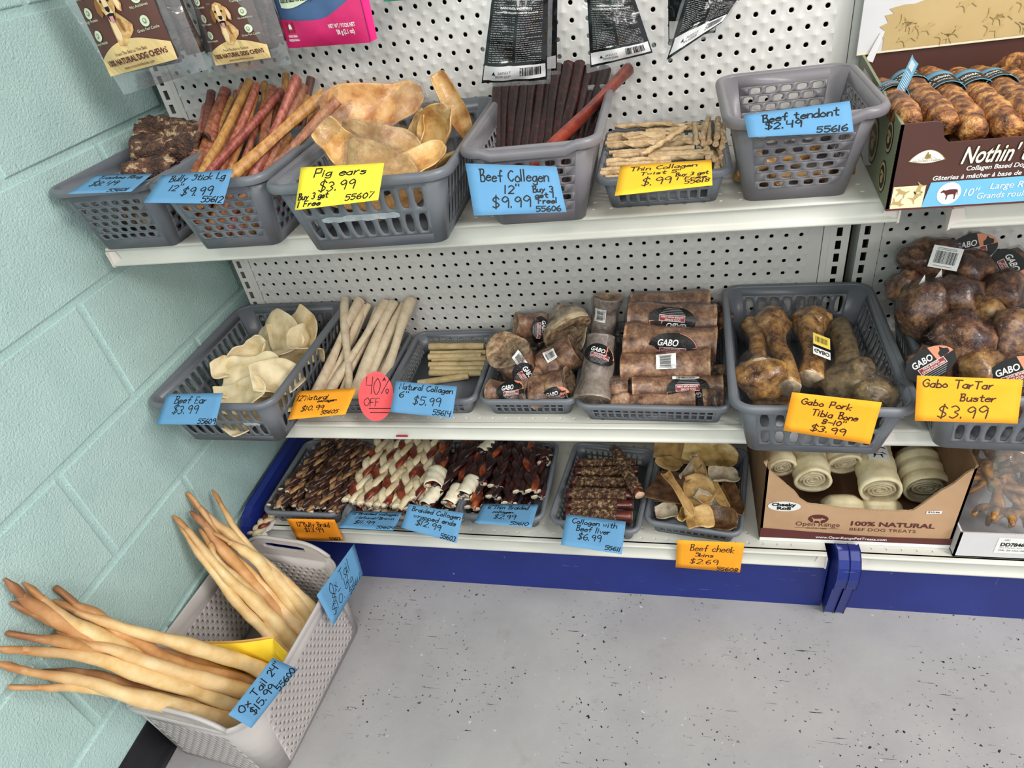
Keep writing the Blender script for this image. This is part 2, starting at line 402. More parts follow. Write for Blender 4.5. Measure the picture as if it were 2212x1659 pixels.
def gondola(x_slot, label, xr_vis, cells=46):
    t = thing('gondola_frame', label, 'shelving', (x_slot, 0.0, 0.0))
    xe = x_slot + 1.2192
    upright(x_slot, x_slot - 0.0125, x_slot + 0.0155, t)
    hx = x_slot + 0.0381
    for (a, b) in ((x_slot + 0.0155, x_slot + 0.0245), (xe - 0.0268, xe - 0.0155)):
        p = MB(); p.box((a, 0.0, 0.19), (b, 0.01, 1.75)); p.make('panel_flange', M['upright'], t, smooth=False)
    pegboard(x_slot + 0.0255, xe - 0.0278, 0.19, 0.858, hx, 0.6847, t)
    pegboard(x_slot + 0.0255, xe - 0.0278, 0.8595, 1.62, hx, 0.6847 + 7 * P1 + 0.0114, t)
    upright(xe - 0.0005, xe - 0.0155, xe + 0.0165, t)
    return t
G1 = gondola(0.0440, 'left grey metal pegboard shelving frame beside the mint wall', 1.3)
G2 = gondola(1.3080, 'right grey metal pegboard shelving frame, cut off by the right edge', 2.0)

# ---------------------------------------------------------------- shelves
def holed_strip(b, xa, xb, yc, z, x0, n):
    """one row of 1-inch cells with a round hole in a horizontal plate"""
    ring = sqring(P1 / 2, (-1, -0.5, 0, 0.5))
    for i in range(n):
        cx = x0 + i * P1; k = len(b.v)
        v = [(cx + x / math.hypot(x, y) * 0.0031, yc + y / math.hypot(x, y) * 0.0031, z - 0.0015) for x, y in ring] + [(cx + x / math.hypot(x, y) * 0.0033, yc + y / math.hypot(x, y) * 0.0033, z) for x, y in ring] + [(cx + x, yc + y, z) for x, y in ring]
        b.add(v, [(r * 16 + i2, r * 16 + (i2 + 1) % 16, (r + 1) * 16 + (i2 + 1) % 16, (r + 1) * 16 + i2)[::-1] for r in range(2) for i2 in range(16)])
    b.quad((xa, yc - P1 / 2, z), (x0 - P1 / 2, yc - P1 / 2, z), (x0 - P1 / 2, yc + P1 / 2, z), (xa, yc + P1 / 2, z))
    xe = x0 + (n - 0.5) * P1
    b.quad((xe, yc - P1 / 2, z), (xb, yc - P1 / 2, z), (xb, yc + P1 / 2, z), (xe, yc + P1 / 2, z))
def shelf(name, label, x0, x1, yf, zt, rows, hx0, lip=0.034, caps=True, arms=True):
    t = thing(name, label, 'shelf', ((x0 + x1) / 2, -0.01, zt - lip))
    b = MB(); n = int((x1 - 0.013 - hx0) / P1)
    y = -0.004
    for r in sorted(rows, reverse=True):
        b.quad((x0, r + P1 / 2, zt), (x1, r + P1 / 2, zt), (x1, y, zt), (x0, y, zt)); holed_strip(b, x0, x1, r, zt, hx0, n); y = r - P1 / 2
    b.quad((x0, yf + 0.012, zt), (x1, yf + 0.012, zt), (x1, y, zt), (x0, y, zt))
    b.quad((x0, -0.004, zt - 0.0016), (x0, yf + 0.012, zt - 0.0016), (x1, yf + 0.012, zt - 0.0016), (x1, -0.004, zt - 0.0016))
    for x in (x0, x1): b.quad((x, -0.004, zt), (x, yf + 0.012, zt), (x, yf + 0.012, zt - 0.022), (x, -0.004, zt - 0.022))
    b.make('shelf_plate', M['shelf'], t, smooth=False)
    s = lip / 0.034
    pr = [(0.012, 0), (0.003, 0.0), (0.0008, -0.0008), (-0.0005, -0.0026), (0.0004, -0.0046), (0.003, -0.0056), (0.0046, -0.0075), (0.0052, -0.013), (0.0040, -0.022), (0.0015, -0.0275), (-0.0006, -0.0292), (-0.0013, -0.0315), (0.0, -0.0338), (0.003, -0.0345), (0.008, -0.033)]
    m = MB(); v = []; 
    for x in (x0, x1): v += [(x, yf + a, zt + c * s) for a, c in pr]
    k = len(pr); m.add(v, [(i, i + 1, k + i + 1, k + i) for i in range(k - 1)])
    m.make('front_rail', M['shelf'], t, smooth=True, sharp=60)
    if caps:
        for x, d in ((x0, 1), (x1, -1)):
            c = MB(); yy = [(-0.002, -0.006), (0.0035, -0.006), (0.011, -0.006), (0.0125, -0.018), (0.008, -0.034), (0.002, -0.037), (-0.0015, -0.034)]
            c.add([(x - d * 0.0015, yf + a, zt + q * s) for a, q in yy] + [(x + d * 0.0012, yf + a, zt + q * s) for a, q in yy], [tuple(range(7)), tuple(range(13, 6, -1))] + [(i, (i + 1) % 7, 7 + (i + 1) % 7, 7 + i) for i in range(7)])
            c.quad((x, yf + 0.0035, zt - 0.0075), (x + d * 0.014, yf + 0.0035, zt - 0.0078), (x + d * 0.021, yf + 0.0035, zt - 0.0275 * s), (x, yf + 0.0005, zt - 0.0285 * s))
            c.make('end_cap', M['endcap'], t, smooth=False)
    if arms:
        for x in (x0 + 0.006, x1 - 0.006):
            c = MB(); pts = [(-0.002, -0.002), (-0.27, -0.002), (-0.27, -0.022), (-0.10, -0.045), (-0.012, -0.075), (-0.002, -0.075)]
            c.add([(x - 0.0012, a, zt + q) for a, q in pts] + [(x + 0.0012, a, zt + q) for a, q in pts], [tuple(range(6)), tuple(range(11, 5, -1))] + [(i, (i + 1) % 6, 6 + (i + 1) % 6, 6 + i) for i in range(6)])
            c.make('support_bracket', M['shelf'], t, smooth=False)
    return t
Z1, Z2, Z3 = 0.870, 0.479, 0.182
SH1 = shelf('metal_shelf', 'upper white metal shelf of the left frame', 0.030, 1.2590, -0.295, Z1, [-0.268, -0.2426, -0.04], 0.0490)
SH2 = shelf('metal_shelf', 'middle white metal shelf of the left frame', 0.030, 1.2590, -0.297, Z2, [-0.273, -0.04], 0.0370)
SH3 = shelf('metal_shelf', 'upper white metal shelf of the right frame under the brown printed box', 1.3190, 2.53, -0.300, Z1 - 0.0115, [-0.268, -0.04], 1.335)
SH4 = shelf('metal_shelf', 'middle white metal shelf of the right frame under the knuckle bone basket', 1.3040, 2.53, -0.297, Z2, [-0.268, -0.04], 1.335)
SH5 = shelf('base_shelf', 'bottom white metal shelf of the left frame above the blue kick plate', 0.050, 1.2500, -0.3120, Z3, [-0.2905, -0.2651, -0.045, -0.0196], 0.0700, lip=0.037, caps=True, arms=False)
SH6 = shelf('base_shelf', 'bottom white metal shelf of the right frame beside the blue feet', 1.3040, 2.53, -0.3120, Z3, [-0.2905, -0.2651, -0.045, -0.0196], 1.327, lip=0.037, caps=True, arms=False)
# blue kick plates and end feet
def kick(x0, x1, label):
    b = MB(); b.box((x0, -0.292, 0.0), (x1, -0.286, Z3 - 0.036)); b.box((x0, -0.286, Z3 - 0.05), (x1, -0.27, Z3 - 0.036))
    tag(b.make('kick_plate', M['blue'], smooth=False), label, 'kick plate')
kick(0.05, 1.262, 'long scuffed blue kick plate under the left bottom shelf')
kick(1.3035, 2.53, 'scuffed blue kick plate under the right bottom shelf')
def foot(x0, x1, label, tall=0.0):
    """blue stamped end bracket: leaning lower leg, stepped out and rounded upper part"""
    low = [(-0.02, 0.0), (-0.306, 0.0), (-0.328, 0.112), (-0.02, 0.112)]
    hi = [(-0.02, 0.112), (-0.329, 0.112), (-0.336, 0.118), (-0.341, 0.150), (-0.338, 0.178), (-0.329, 0.192 + tall), (-0.314, 0.202 + tall * 1.5), (-0.298, 0.200 + tall * 2), (-0.288, (0.178 if not tall else 0.228)), (-0.02, (0.178 if not tall else 0.232))]
    t = thing('shelf_foot', label, 'bracket', ((x0 + x1) / 2, -0.16, 0))
    b = MB()
    for pts, e in ((low, 0.0), (hi, 0.0012)):
        n = len(pts)
        b.add([(x0 - e, a, q) for a, q in pts] + [(x1 + e, a, q) for a, q in pts], [tuple(range(n)), tuple(range(2 * n - 1, n - 1, -1))] + [(i, (i + 1) % n, n + (i + 1) % n, n + i) for i in range(n)])
    o = b.make('side_plate', M['blue'], t, smooth=False)
    bv = o.modifiers.new('edge', 'BEVEL'); bv.width = 0.002; bv.segments = 2; bv.limit_method = 'ANGLE'; bv.angle_limit = math.radians(30)
foot(1.2655, 1.2830, 'left one of the two blue feet where the frames meet')
foot(1.2860, 1.3020, 'right one of the two blue feet where the frames meet')
foot(0.026, 0.044, 'rounded blue end bracket beside the mint wall', 0.012)
# ---------------------------------------------------------------- plastic baskets
def rrect(a, b, r, n=9):
    """closed loop of a rounded rectangle: straight ends only, corners with n segments; starts at front right"""
    out = []
    for cx, cy, a0 in ((a - r, -(b - r), -90), (a - r, b - r, 0), (-(a - r), b - r, 90), (-(a - r), -(b - r), 180)):
        for i in range(n + 1):
            q = math.radians(a0 + 90 * i / n); out.append((cx + r * math.cos(q), cy + r * math.sin(q)))
    return out
def hole_ring(w, h, r, ts):
    out = []
    for x, y in sqring(1.0, ts):
        x *= w; y *= h; ax, ay = abs(x), abs(y)
        if ax > w - r and ay > h - r:
            dx, dy = ax - (w - r), ay - (h - r); d = math.hypot(dx, dy)
            if d > 1e-9: ax, ay = w - r + dx / d * r, h - r + dy / d * r
            x = math.copysign(ax, x); y = math.copysign(ay, y)
        out.append((x, y))
    return out
def wall_panel(b, S, L, H, rows, m=0):
    """S(u, h) maps -L/2..L/2, 0..H to space; rows: (z0, z1, n, pitch, offset, hole half w, hole half h, corner)"""
    z = 0.0
    def q(u0, u1, a, c):
        if u1 - u0 > 1e-5 and c - a > 1e-5: b.quad(S(u0, a), S(u1, a), S(u1, c), S(u0, c), m)
    for (za, zb, n, pit, off, hw, hh, r) in rows:
        q(-L / 2, L / 2, z, za)
        u0 = -n * pit / 2 + off
        q(-L / 2, u0, za, zb); q(u0 + n * pit, L / 2, za, zb)
        ts = (-1, -0.33, 0.33) if r > 0.0004 else (-1, 0.0)
        hr = hole_ring(hw, hh, r, ts); sq = [(x * pit / 2, y * (zb - za) / 2) for x, y in sqring(1.0, ts)]
        k = len(hr); zc = (za + zb) / 2
        for i in range(n):
            uc = u0 + (i + 0.5) * pit
            b.add([S(uc + x, zc + y) for x, y in hr] + [S(uc + x, zc + y) for x, y in sq], [(j, (j + 1) % k, k + (j + 1) % k, k + j)[::-1] for j in range(k)], m)
        z = zb
    q(-L / 2, L / 2, z, H)
def basket(name, label, cx, cy, z, W, D, H, style, rz=0.0, mat='basket', tx=0.024, ty=0.024, rimw=0.010, rc=0.022, notch=False, tilt=0.0):
    t = thing(name, label, 'basket', (cx, cy, z))
    R = eul(tilt, 0, rz)
    def T(x, y, h): p = R @ V((x, y, h)); return (p.x + cx, p.y + cy, p.z + z)
    ax, ay = W / 2 - rimw, D / 2 - rimw; bx, by = ax - tx, ay - ty
    def half(h): s = h / H; return bx + tx * s, by + ty * s, rc * (0.6 + 0.4 * s)
    b = MB(); Hw = H - 0.002; r0 = rc
    def rows_for(L, side):
        if style == 'oblong':
            n = max(3, int((L - 0.004) / 0.0180)); p = (L - 0.002) / n
            return [(0.016, 0.016 + (H - 0.034) * 0.5, n, p, 0, p * 0.29, (H - 0.034) * 0.25 - 0.0045, p * 0.285), (0.016 + (H - 0.034) * 0.5, H - 0.018, n, p, 0, p * 0.29, (H - 0.034) * 0.25 - 0.0045, p * 0.285)]
        if style == 'square':
            out = []; k = 6; ph = (H - 0.042) / k; n = max(3, int((L - 0.006) / 0.0172)); p = (L - 0.004) / (n + 0.5)
            for i in range(k): out.append((0.018 + i * ph, 0.018 + (i + 1) * ph, n, p, (0.25 if i % 2 else -0.25) * p, p * 0.31, ph * 0.33, ph * 0.2))
            return out
        if style == 'deep':
            out = []; k = 7; ph = (H - 0.036) / k; n = max(3, int((L - 0.006) / 0.0178)); p = (L - 0.004) / (n + 0.5)
            for i in range(k): out.append((0.018 + i * ph, 0.018 + (i + 1) * ph, n, p, (0.25 if i % 2 else -0.25) * p, p * 0.31, ph * 0.33, ph * 0.22))
            return out
        if style == 'tray':
            n = max(5, int((L - 0.004) / 0.0122)); p = (L - 0.004) / n; ph = (H - 0.018) / 2
            return [(0.006, 0.006 + ph, n, p, 0, p * 0.33, ph * 0.38, 0), (0.006 + ph, 0.006 + 2 * ph, n, p, 0, p * 0.33, ph * 0.38, 0)]
        if style == 'weave':
            out = []; ph = 0.0125; k = int((H - 0.045) / ph); n = int((L - 0.01) / 0.0165); p = (L - 0.01) / (n + 0.5)
            for i in range(k): out.append((0.012 + i * ph, 0.012 + (i + 1) * ph, n, p, (0.25 if i % 2 else -0.25) * p, 0.0009, 0.0042, 0))
            return out
    for side in range(4):
        hx, hy, rr = half(Hw)
        L = 2 * ((bx if side % 2 == 0 else by) - rc * 0.6)
        def S(u, h, side=side, L=L):
            hx, hy, rr = half(h); s = u / (L / 2)
            if side == 0: return T(s * (hx - rr), -hy, h)
            if side == 1: return T(hx, s * (hy - rr), h)
            if side == 2: return T(-s * (hx - rr), hy, h)
            return T(-hx, -s * (hy - rr), h)
        wall_panel(b, S, L, Hw, rows_for(L, side))
    lo = rrect(bx, by, rc * 0.6); hi = rrect(*[half(Hw)[0], half(Hw)[1]], half(Hw)[2]); n = len(lo)
    for c in range(4):
        k0 = c * 10
        for i in range(9):
            a, d = lo[k0 + i], lo[k0 + i + 1]; e, f = hi[k0 + i + 1], hi[k0 + i]
            b.quad(T(*a, 0), T(*d, 0), T(*e, Hw), T(*f, Hw))
    hb = 0.004
    b.add([T(*p, hb) for p in rrect(half(hb)[0], half(hb)[1], half(hb)[2])], [tuple(range(n))])
    b.make('basket_body', M[mat], t, smooth=True, solid=0.0019, sharp=(12 if style == 'weave' else 35))
    # rolled rim
    s = rimw / 0.010
    pr = [(-0.0008, -0.010), (-0.0008, -0.002), (0.0010, 0.0), (0.0045 * s, 0.0009), (0.0082 * s, -0.0005), (0.0100 * s, -0.0038), (0.0100 * s, -0.0085), (0.0086 * s, -0.0118), (0.0068 * s, -0.0118), (0.0064 * s, -0.006), (0.0022, -0.0045), (0.0014, -0.010)]
    if style == 'tray': pr = [(o, q * 0.85) for o, q in pr]
    m = MB(); v = []; NS = 7; K = len(pr)
    base = []
    # loop positions with extra points on the straights for the notch
    loop = []
    for o, q in pr:
        lp = rrect(ax + o, ay + o, max(rc + o, 0.003), NS)
        full = []
        for i in range(4):
            arc = lp[i * (NS + 1):(i + 1) * (NS + 1)]; nx_ = lp[((i + 1) % 4) * (NS + 1)]
            full += arc
            for f in (0.12, 0.22, 0.32, 0.68, 0.78, 0.88): full.append((arc[-1][0] * (1 - f) + nx_[0] * f, arc[-1][1] * (1 - f) + nx_[1] * f))
        loop.append([(x, y, H + q - (0.006 * min(1, max(0, 1.15 - abs(x) / (W * 0.29)) * 6) if notch and y < -ay * 0.9 else 0)) for x, y in full])
    nl = len(loop[0])
    for lp in loop: v += [T(*p) for p in lp]
    m.add(v, [(a * nl + i, a * nl + (i + 1) % nl, ((a + 1) % K) * nl + (i + 1) % nl, ((a + 1) % K) * nl + i)[::-1] for a in range(K) for i in range(nl)])
    m.make('rim', M[mat], t, smooth=True, sharp=50)
    t['_T'] = 0; del t['_T']
    return t, T
BK = {}
def B(key, *a, **k): BK[key] = basket(*a, **k); return BK[key]
# upper shelf
B('trachea', 'storage_basket', 'low grey basket against the mint wall holding dried trachea', 0.1065, -0.190, Z1, 0.203, 0.285, 0.115, 'square', rz=-1, tx=0.02)
B('bully', 'storage_basket', 'grey basket crammed with standing bully sticks', 0.309, -0.230, Z1, 0.203, 0.250, 0.117, 'square')
B('pig', 'storage_basket', 'wide grey slotted basket of pig ears under the yellow card', 0.552, -0.196, Z1, 0.274, 0.375, 0.111, 'oblong', rz=1.0, rc=0.026)
B('beefcol', 'storage_basket', 'grey basket with a notched rim holding dark red collagen sticks', 0.788, -0.192, Z1, 0.194, 0.283, 0.120, 'square', mat='basketd', notch=True)
B('thin', 'storage_tray', 'shallow grey tray of thin collagen twists on the upper shelf', 0.960, -0.172, Z1, 0.184, 0.228, 0.050, 'tray', tx=0.012, ty=0.012, rc=0.016, rimw=0.008)
B('tendon', 'storage_basket', 'deep taupe grey basket with few chews behind the beef tendon card', 1.133, -0.190, Z1, 0.194, 0.238, 0.118, 'deep', mat='basketd', notch=True)
# middle shelf
B('beefear', 'storage_basket', 'large grey slotted basket of beef ears in the wall corner', 0.1435, -0.192, Z2, 0.272, 0.370, 0.113, 'oblong', rz=-0.5, rc=0.026)
B('nat12', 'storage_tray', 'shallow grey tray of long pale collagen sticks', 0.329, -0.155, Z2, 0.190, 0.245, 0.045, 'tray', tx=0.012, ty=0.012, rc=0.016, rimw=0.008)
B('nat6', 'storage_tray', 'shallow grey tray holding short pale collagen sticks, partly empty', 0.526, -0.155, Z2, 0.190, 0.245, 0.045, 'tray', tx=0.012, ty=0.012, rc=0.016, rimw=0.008)
B('smallb', 'storage_tray', 'shallow grey tray of short film-wrapped marrow bones', 0.7165, -0.155, Z2, 0.186, 0.248, 0.045, 'tray', tx=0.012, ty=0.012, rc=0.016, rimw=0.008)
B('longb', 'storage_tray', 'wide shallow grey tray of long film-wrapped marrow bones', 0.9405, -0.160, Z2, 0.264, 0.275, 0.046, 'tray', rz=-2, tx=0.012, ty=0.012, rc=0.016, rimw=0.008)
B('tibia', 'storage_basket', 'large grey slotted basket of pork tibia bones', 1.190, -0.196, Z2, 0.262, 0.378, 0.113, 'oblong', rz=-1.5, rc=0.026)
B('tartar', 'storage_basket', 'large grey slotted basket of film-wrapped knuckle bones, cut off at right', 1.4735, -0.190, Z2, 0.272, 0.370, 0.122, 'oblong', rz=-3, rc=0.026)
# bottom shelf
B('braid', 'storage_tray', 'leftmost shallow grey tray of dark bully braids on the bottom shelf', 0.1665, -0.185, Z3, 0.190, 0.245, 0.048, 'tray', rz=0, tx=0.012, ty=0.012, rc=0.016, rimw=0.008)
B('natbr', 'storage_tray', 'wide shallow grey tray of two-tone braids and wrapped-end braids', 0.3965, -0.178, Z3, 0.264, 0.275, 0.044, 'tray', rz=0.5, tx=0.012, ty=0.012, rc=0.016, rimw=0.008)
B('thinbr', 'storage_tray', 'shallow grey tray of thin dark braided chews', 0.6215, -0.171, Z3, 0.188, 0.242, 0.045, 'tray', rz=-1, tx=0.012, ty=0.012, rc=0.016, rimw=0.008)
B('liver', 'storage_tray', 'shallow grey tray of liver-coated collagen sticks', 0.829, -0.184, Z3, 0.187, 0.246, 0.045, 'tray', rz=-7.0, tx=0.012, ty=0.012, rc=0.016, rimw=0.008)
B('cheek', 'storage_tray', 'shallow grey tray of curled beef cheek skins', 1.022, -0.178, Z3, 0.188, 0.246, 0.045, 'tray', rz=-8.0, tx=0.012, ty=0.012, rc=0.016, rimw=0.008)
# white torn sticker residue on two baskets
def residue(key, u0, u1, zc, hh, seed):
    t, T = BK[key]; b = MB(); r = random.Random(seed); n = 14; top = []; bot = []
    for i in range(n + 1):
        x = u0 + (u1 - u0) * i / n
        for lst, s in ((top, 1), (bot, -1)):
            zz = zc + s * hh * (0.55 + 0.45 * r.random()) * (0.5 if i in (0, n) else 1)
            lst.append((x, zz))
    def F(x, zz):
        W, D, H = DIM[key]; by = D / 2 - 0.010 - 0.024; return T(x, -(by + 0.024 * zz / H) - 0.0014, zz)
    v = [F(*p) for p in top] + [F(*p) for p in bot]
    b.add(v, [(i, i + 1, n + 2 + i, n + 1 + i)[::-1] for i in range(n)])
    b.make('sticker_residue', nmat('torn_label', ['AEB6BC', '8D949A'], 60, 4, 0.7), t, smooth=False)
DIM = {'pig': (0.278, 0.375, 0.111), 'beefear': (0.272, 0.37, 0.113)}
residue('pig', -0.068, 0.050, 0.050, 0.006, 3)
residue('beefear', 0.045, 0.080, 0.052, 0.005, 5)
# laundry basket on the floor
def laundry():
    LZ = 0.0
    t, T = basket('laundry_basket', 'light taupe woven-pattern plastic basket on the floor holding ox tails', 0.151, -0.570, LZ, 0.283, 0.376, 0.203, 'weave', rz=-5.3, mat='laundry', tx=0.010, ty=0.014, rimw=0.006, rc=0.05)
    ax, ay = 0.283 / 2 - 0.006, 0.376 / 2 - 0.006; H = 0.203
    for s, nm in ((1, 'rear'), (-1, 'front')):
        # raised grip with a long slot
        b = MB(); n = 16; w = 0.105
        top = []; bot = []
        for i in range(n + 1):
            f = i / n; x = -w + 2 * w * f; r_ = 0.033 * (math.sin(PI * min(1, min(f, 1 - f) * 3.2) / 2)) ** 0.8
            top.append((x, H + r_)); bot.append((x, H - 0.030))
        def P(x, z, o=0.0):
            return T(x, s * (ay - 0.014 * (H - z) / H + 0.0008 + o), z)
        hw, hh, zc = 0.052, 0.0080, H + 0.014
        ring = hole_ring(hw, hh, 0.0075, (-1, -0.6, -0.2, 0.2, 0.6)); k = len(ring)
        out = []
        for x, y in sqring(1.0, (-1, -0.6, -0.2, 0.2, 0.6)):
            X = x * w; f = (X + w) / (2 * w); zt = H + 0.033 * (math.sin(PI * min(1, min(f, 1 - f) * 3.2) / 2)) ** 0.8 if w > abs(X) else H
            zb = H - 0.012; out.append((X, zb + (zt - zb) * (y + 1) / 2))
        b.add([P(x, zc + y, 0.0) for x, y in ring] + [P(x, y) for x, y in out], [(j, (j + 1) % k, k + (j + 1) % k, k + j) for j in range(k)])
        o = b.make('handle', M['laundry'], t, smooth=False, solid=0.0065)
        # rolled top bead
        path = [V(P(x, z + 0.001)) for x, z in top]
        v, f, mm = sweep(catmull(path, 24), 0.0042, 8)
        m2 = MB(); m2.add(v, f); m2.make('handle_bead', M['laundry'], t)
    return t, T
LB, LT = laundry()
def weave_relief():
    m = M['laundry']; nt = m.node_tree; N = nt.nodes; L = nt.links; b = N['Principled BSDF']
    tc = N.new('ShaderNodeTexCoord'); mp = N.new('ShaderNodeMapping'); mp.inputs['Scale'].default_value = (1, 1, 1)
    L.new(tc.outputs['Object'], mp.inputs[0])
    w1 = N.new('ShaderNodeTexWave'); w1.bands_direction = 'Z'; w1.inputs['Scale'].default_value = 12.5
    L.new(mp.outputs[0], w1.inputs['Vector'])
    bp = N.new('ShaderNodeBump'); bp.inputs['Strength'].default_value = 0.12; bp.inputs['Distance'].default_value = 0.002
    L.new(w1.outputs['Fac'], bp.inputs['Height']); L.new(bp.outputs[0], b.inputs['Normal'])
weave_relief()
# ---------------------------------------------------------------- writing
GL = {
'B': (5, "1A10 0A4A472515 1545524010"), 'C': (5, "593A07033052"), 'E': (4, "!4A0A0040 !0535"), 'F': (4, "!4A0A00 !0535"), 'G': (5, "583A0703305255 !5535"),
'L': (4, "!0A0040"), 'N': (5, "!000A505A"), 'O': (5, "3A07033053573A"), 'P': (5, "0A00 0A4A474505"), 'R': (5, "0A00 0A4A484505 !2550"), 'S': (4, "482A0846422001"),
'T': (6, "!0A6A !3A30"), 'D': (5, "0A00 0A4A534000"),
'a': (4, "44250301203043 4540"), 'b': (4, "0A00 042543413000"), 'c': (4, "442503012041"), 'd': (4, "4A40 442503012042"), 'e': (4, "0343442503012041"), 'f': (4, "493A2720 !0545"),
'g': (4, "442503012043 454y2x0y"), 'h': (4, "0A00 03254440"), 'i': (1, "!0500 !0708"), 'k': (4, "!0A00 !450240"), 'l': (1, "!0A00"), 'n': (4, "0500 03254440"), 'm': (6, "0500 03253330 33556560"),
'o': (4, "250301204143 4325"), 'p': (4, "050x 042543413000"), 'r': (3, "0500 022535"), 's': (4, "442504422001"), 't': (4, "292140 !0646"), 'u': (4, "0501204345 4540"), 'v': (4, "!052045"),
'w': (5, "!0510253045"), 'x': (4, "!0540 !4500"), 'y': (4, "!0522 !450x"),
'0': (4, "2A07032043472A"), '1': (1, "!0A00"), '2': (4, "082A484600 !0040"), '3': (4, "092A4725432001"), '4': (4, "!0A0545 !4A40"), '5': (4, "!4A0A06 0636432001"), '6': (4, "3A060220423503"),
'7': (4, "!0A4A10"), '8': (4, "482A074320024748"), '9': (4, "482A07254740"), '$': (4, "482A07432001 !2B2z"), '%': (5, "!5A00 1A0819281A 4332405243"), '.': (1, "!0001"), '"': (2, "!0A08 !2A28"),
'-': (4, "!0444"), '/': (4, "!4B00"), '!': (1, "!0A03 !0001"), ',': (1, "!010x"), "'": (1, "!0A08"), ' ': (3, ""), '&': (4, ""), '_': (9, "!0191")}
YC = {'x': -3, 'y': -2, 'z': -1, 'A': 10, 'B': 11.5}
def glyph(ch):
    w, s = GL[ch]; out = []
    for st in s.split():
        sharp = st[0] == '!'; st = st.lstrip('!')
        pts = [V((float(st[i]), float(YC.get(st[i + 1], st[i + 1])), 0)) for i in range(0, len(st), 2)]
        if not sharp and len(pts) > 2: pts = catmull(pts, (len(pts) - 1) * 4)
        out.append(pts)
    return w, out
def write_strokes(b, text, F, x, y, h, w=None, pen=0.0013, slant=0.12, seed=0, size=(0.115, 0.064)):
    """hand lettering; x, y, h, w are fractions of the card (y down to the baseline); F(s, t) maps card metres to space"""
    r = random.Random(seed); W, Hc = size
    cur = 0.0; segs = []
    for ch in text:
        gw, ss = glyph(ch); dy = r.uniform(-0.5, 0.5); sc = r.uniform(0.93, 1.07)
        for st in ss: segs.append([V((cur + p.x * sc + p.y * slant, p.y * sc + dy, 0)) for p in st])
        cur += gw + 1.7 + r.uniform(-0.2, 0.2)
    k = h * Hc / 10.0
    kx = (w * W / max(cur - 1.7, 1)) if w else k
    for st in segs:
        P = [V((x * W + p.x * kx, y * Hc - p.y * k, 0)) for p in st]
        Q = [P[0]]
        for p in P[1:]:
            if (p - Q[-1]).length > 0.00025: Q.append(p)
        if len(Q) < 2: Q = [P[0], P[0] + V((0.0005, 0.0004, 0))]
        d0 = (Q[1] - Q[0]).normalized(); d1 = (Q[-1] - Q[-2]).normalized()
        Q[0] = Q[0] - d0 * pen * 0.4; Q[-1] = Q[-1] + d1 * pen * 0.4
        n = len(b.v); m = len(Q)
        for i, p in enumerate(Q):
            a = (Q[min(i + 1, m - 1)] - Q[max(i - 1, 0)]).normalized(); nr = V((-a.y, a.x, 0)) * pen * 0.5
            b.v.append(F(p.x + nr.x, p.y + nr.y)); b.v.append(F(p.x - nr.x, p.y - nr.y))
        for i in range(m - 1): b.f.append((n + 2 * i, n + 2 * i + 1, n + 2 * i + 3, n + 2 * i + 2)); b.m.append(0)
def card(label, corners, mat, lines, ink='ink', curl=0.0, size=None, pen=0.0017, extra=None, nx=10, ny=6, group=None, wave=0.0):
    """a paper card from its four corners TL TR BR BL in space"""
    A, Bc, Cc, Dd = [V(c) for c in corners]
    W = ((Bc - A).length + (Cc - Dd).length) / 2; H = ((Dd - A).length + (Cc - Bc).length) / 2
    nrm = (Dd - A).cross(Bc - A).normalized()
    if nrm.dot(CAM - A) < 0: nrm = -nrm
    def F(s, t, o=0.0):
        s /= W; t /= H
        p = A * (1 - s) * (1 - t) + Bc * s * (1 - t) + Cc * s * t + Dd * (1 - s) * t
        return tuple(p + nrm * (o + curl * (4 * (s - 0.5) ** 2 - 1) * 0.5 + wave * math.sin(s * 5.0 + 1) * t))
    b = MB(); v = [F(W * i / nx, H * j / ny) for j in range(ny + 1) for i in range(nx + 1)]
    b.add(v, [(j * (nx + 1) + i, j * (nx + 1) + i + 1, (j + 1) * (nx + 1) + i + 1, (j + 1) * (nx + 1) + i) for j in range(ny) for i in range(nx)])
    o = b.make('price_card', M[mat], None, smooth=True, solid=0.0004)
    tag(o, label, 'price tag', group)
    h = MB(); G = lambda s, t: F(s, t, 0.0006)
    for i, ln in enumerate(lines):
        write_strokes(h, ln[0], G, ln[1], ln[2], ln[3], ln[4] if len(ln) > 4 else None, pen=pen * (ln[5] if len(ln) > 5 else 1), seed=i + len(ln[0]), size=(W, H))
    h.make('handwriting', M[ink], o, smooth=False)
    return o, F, (W, H)
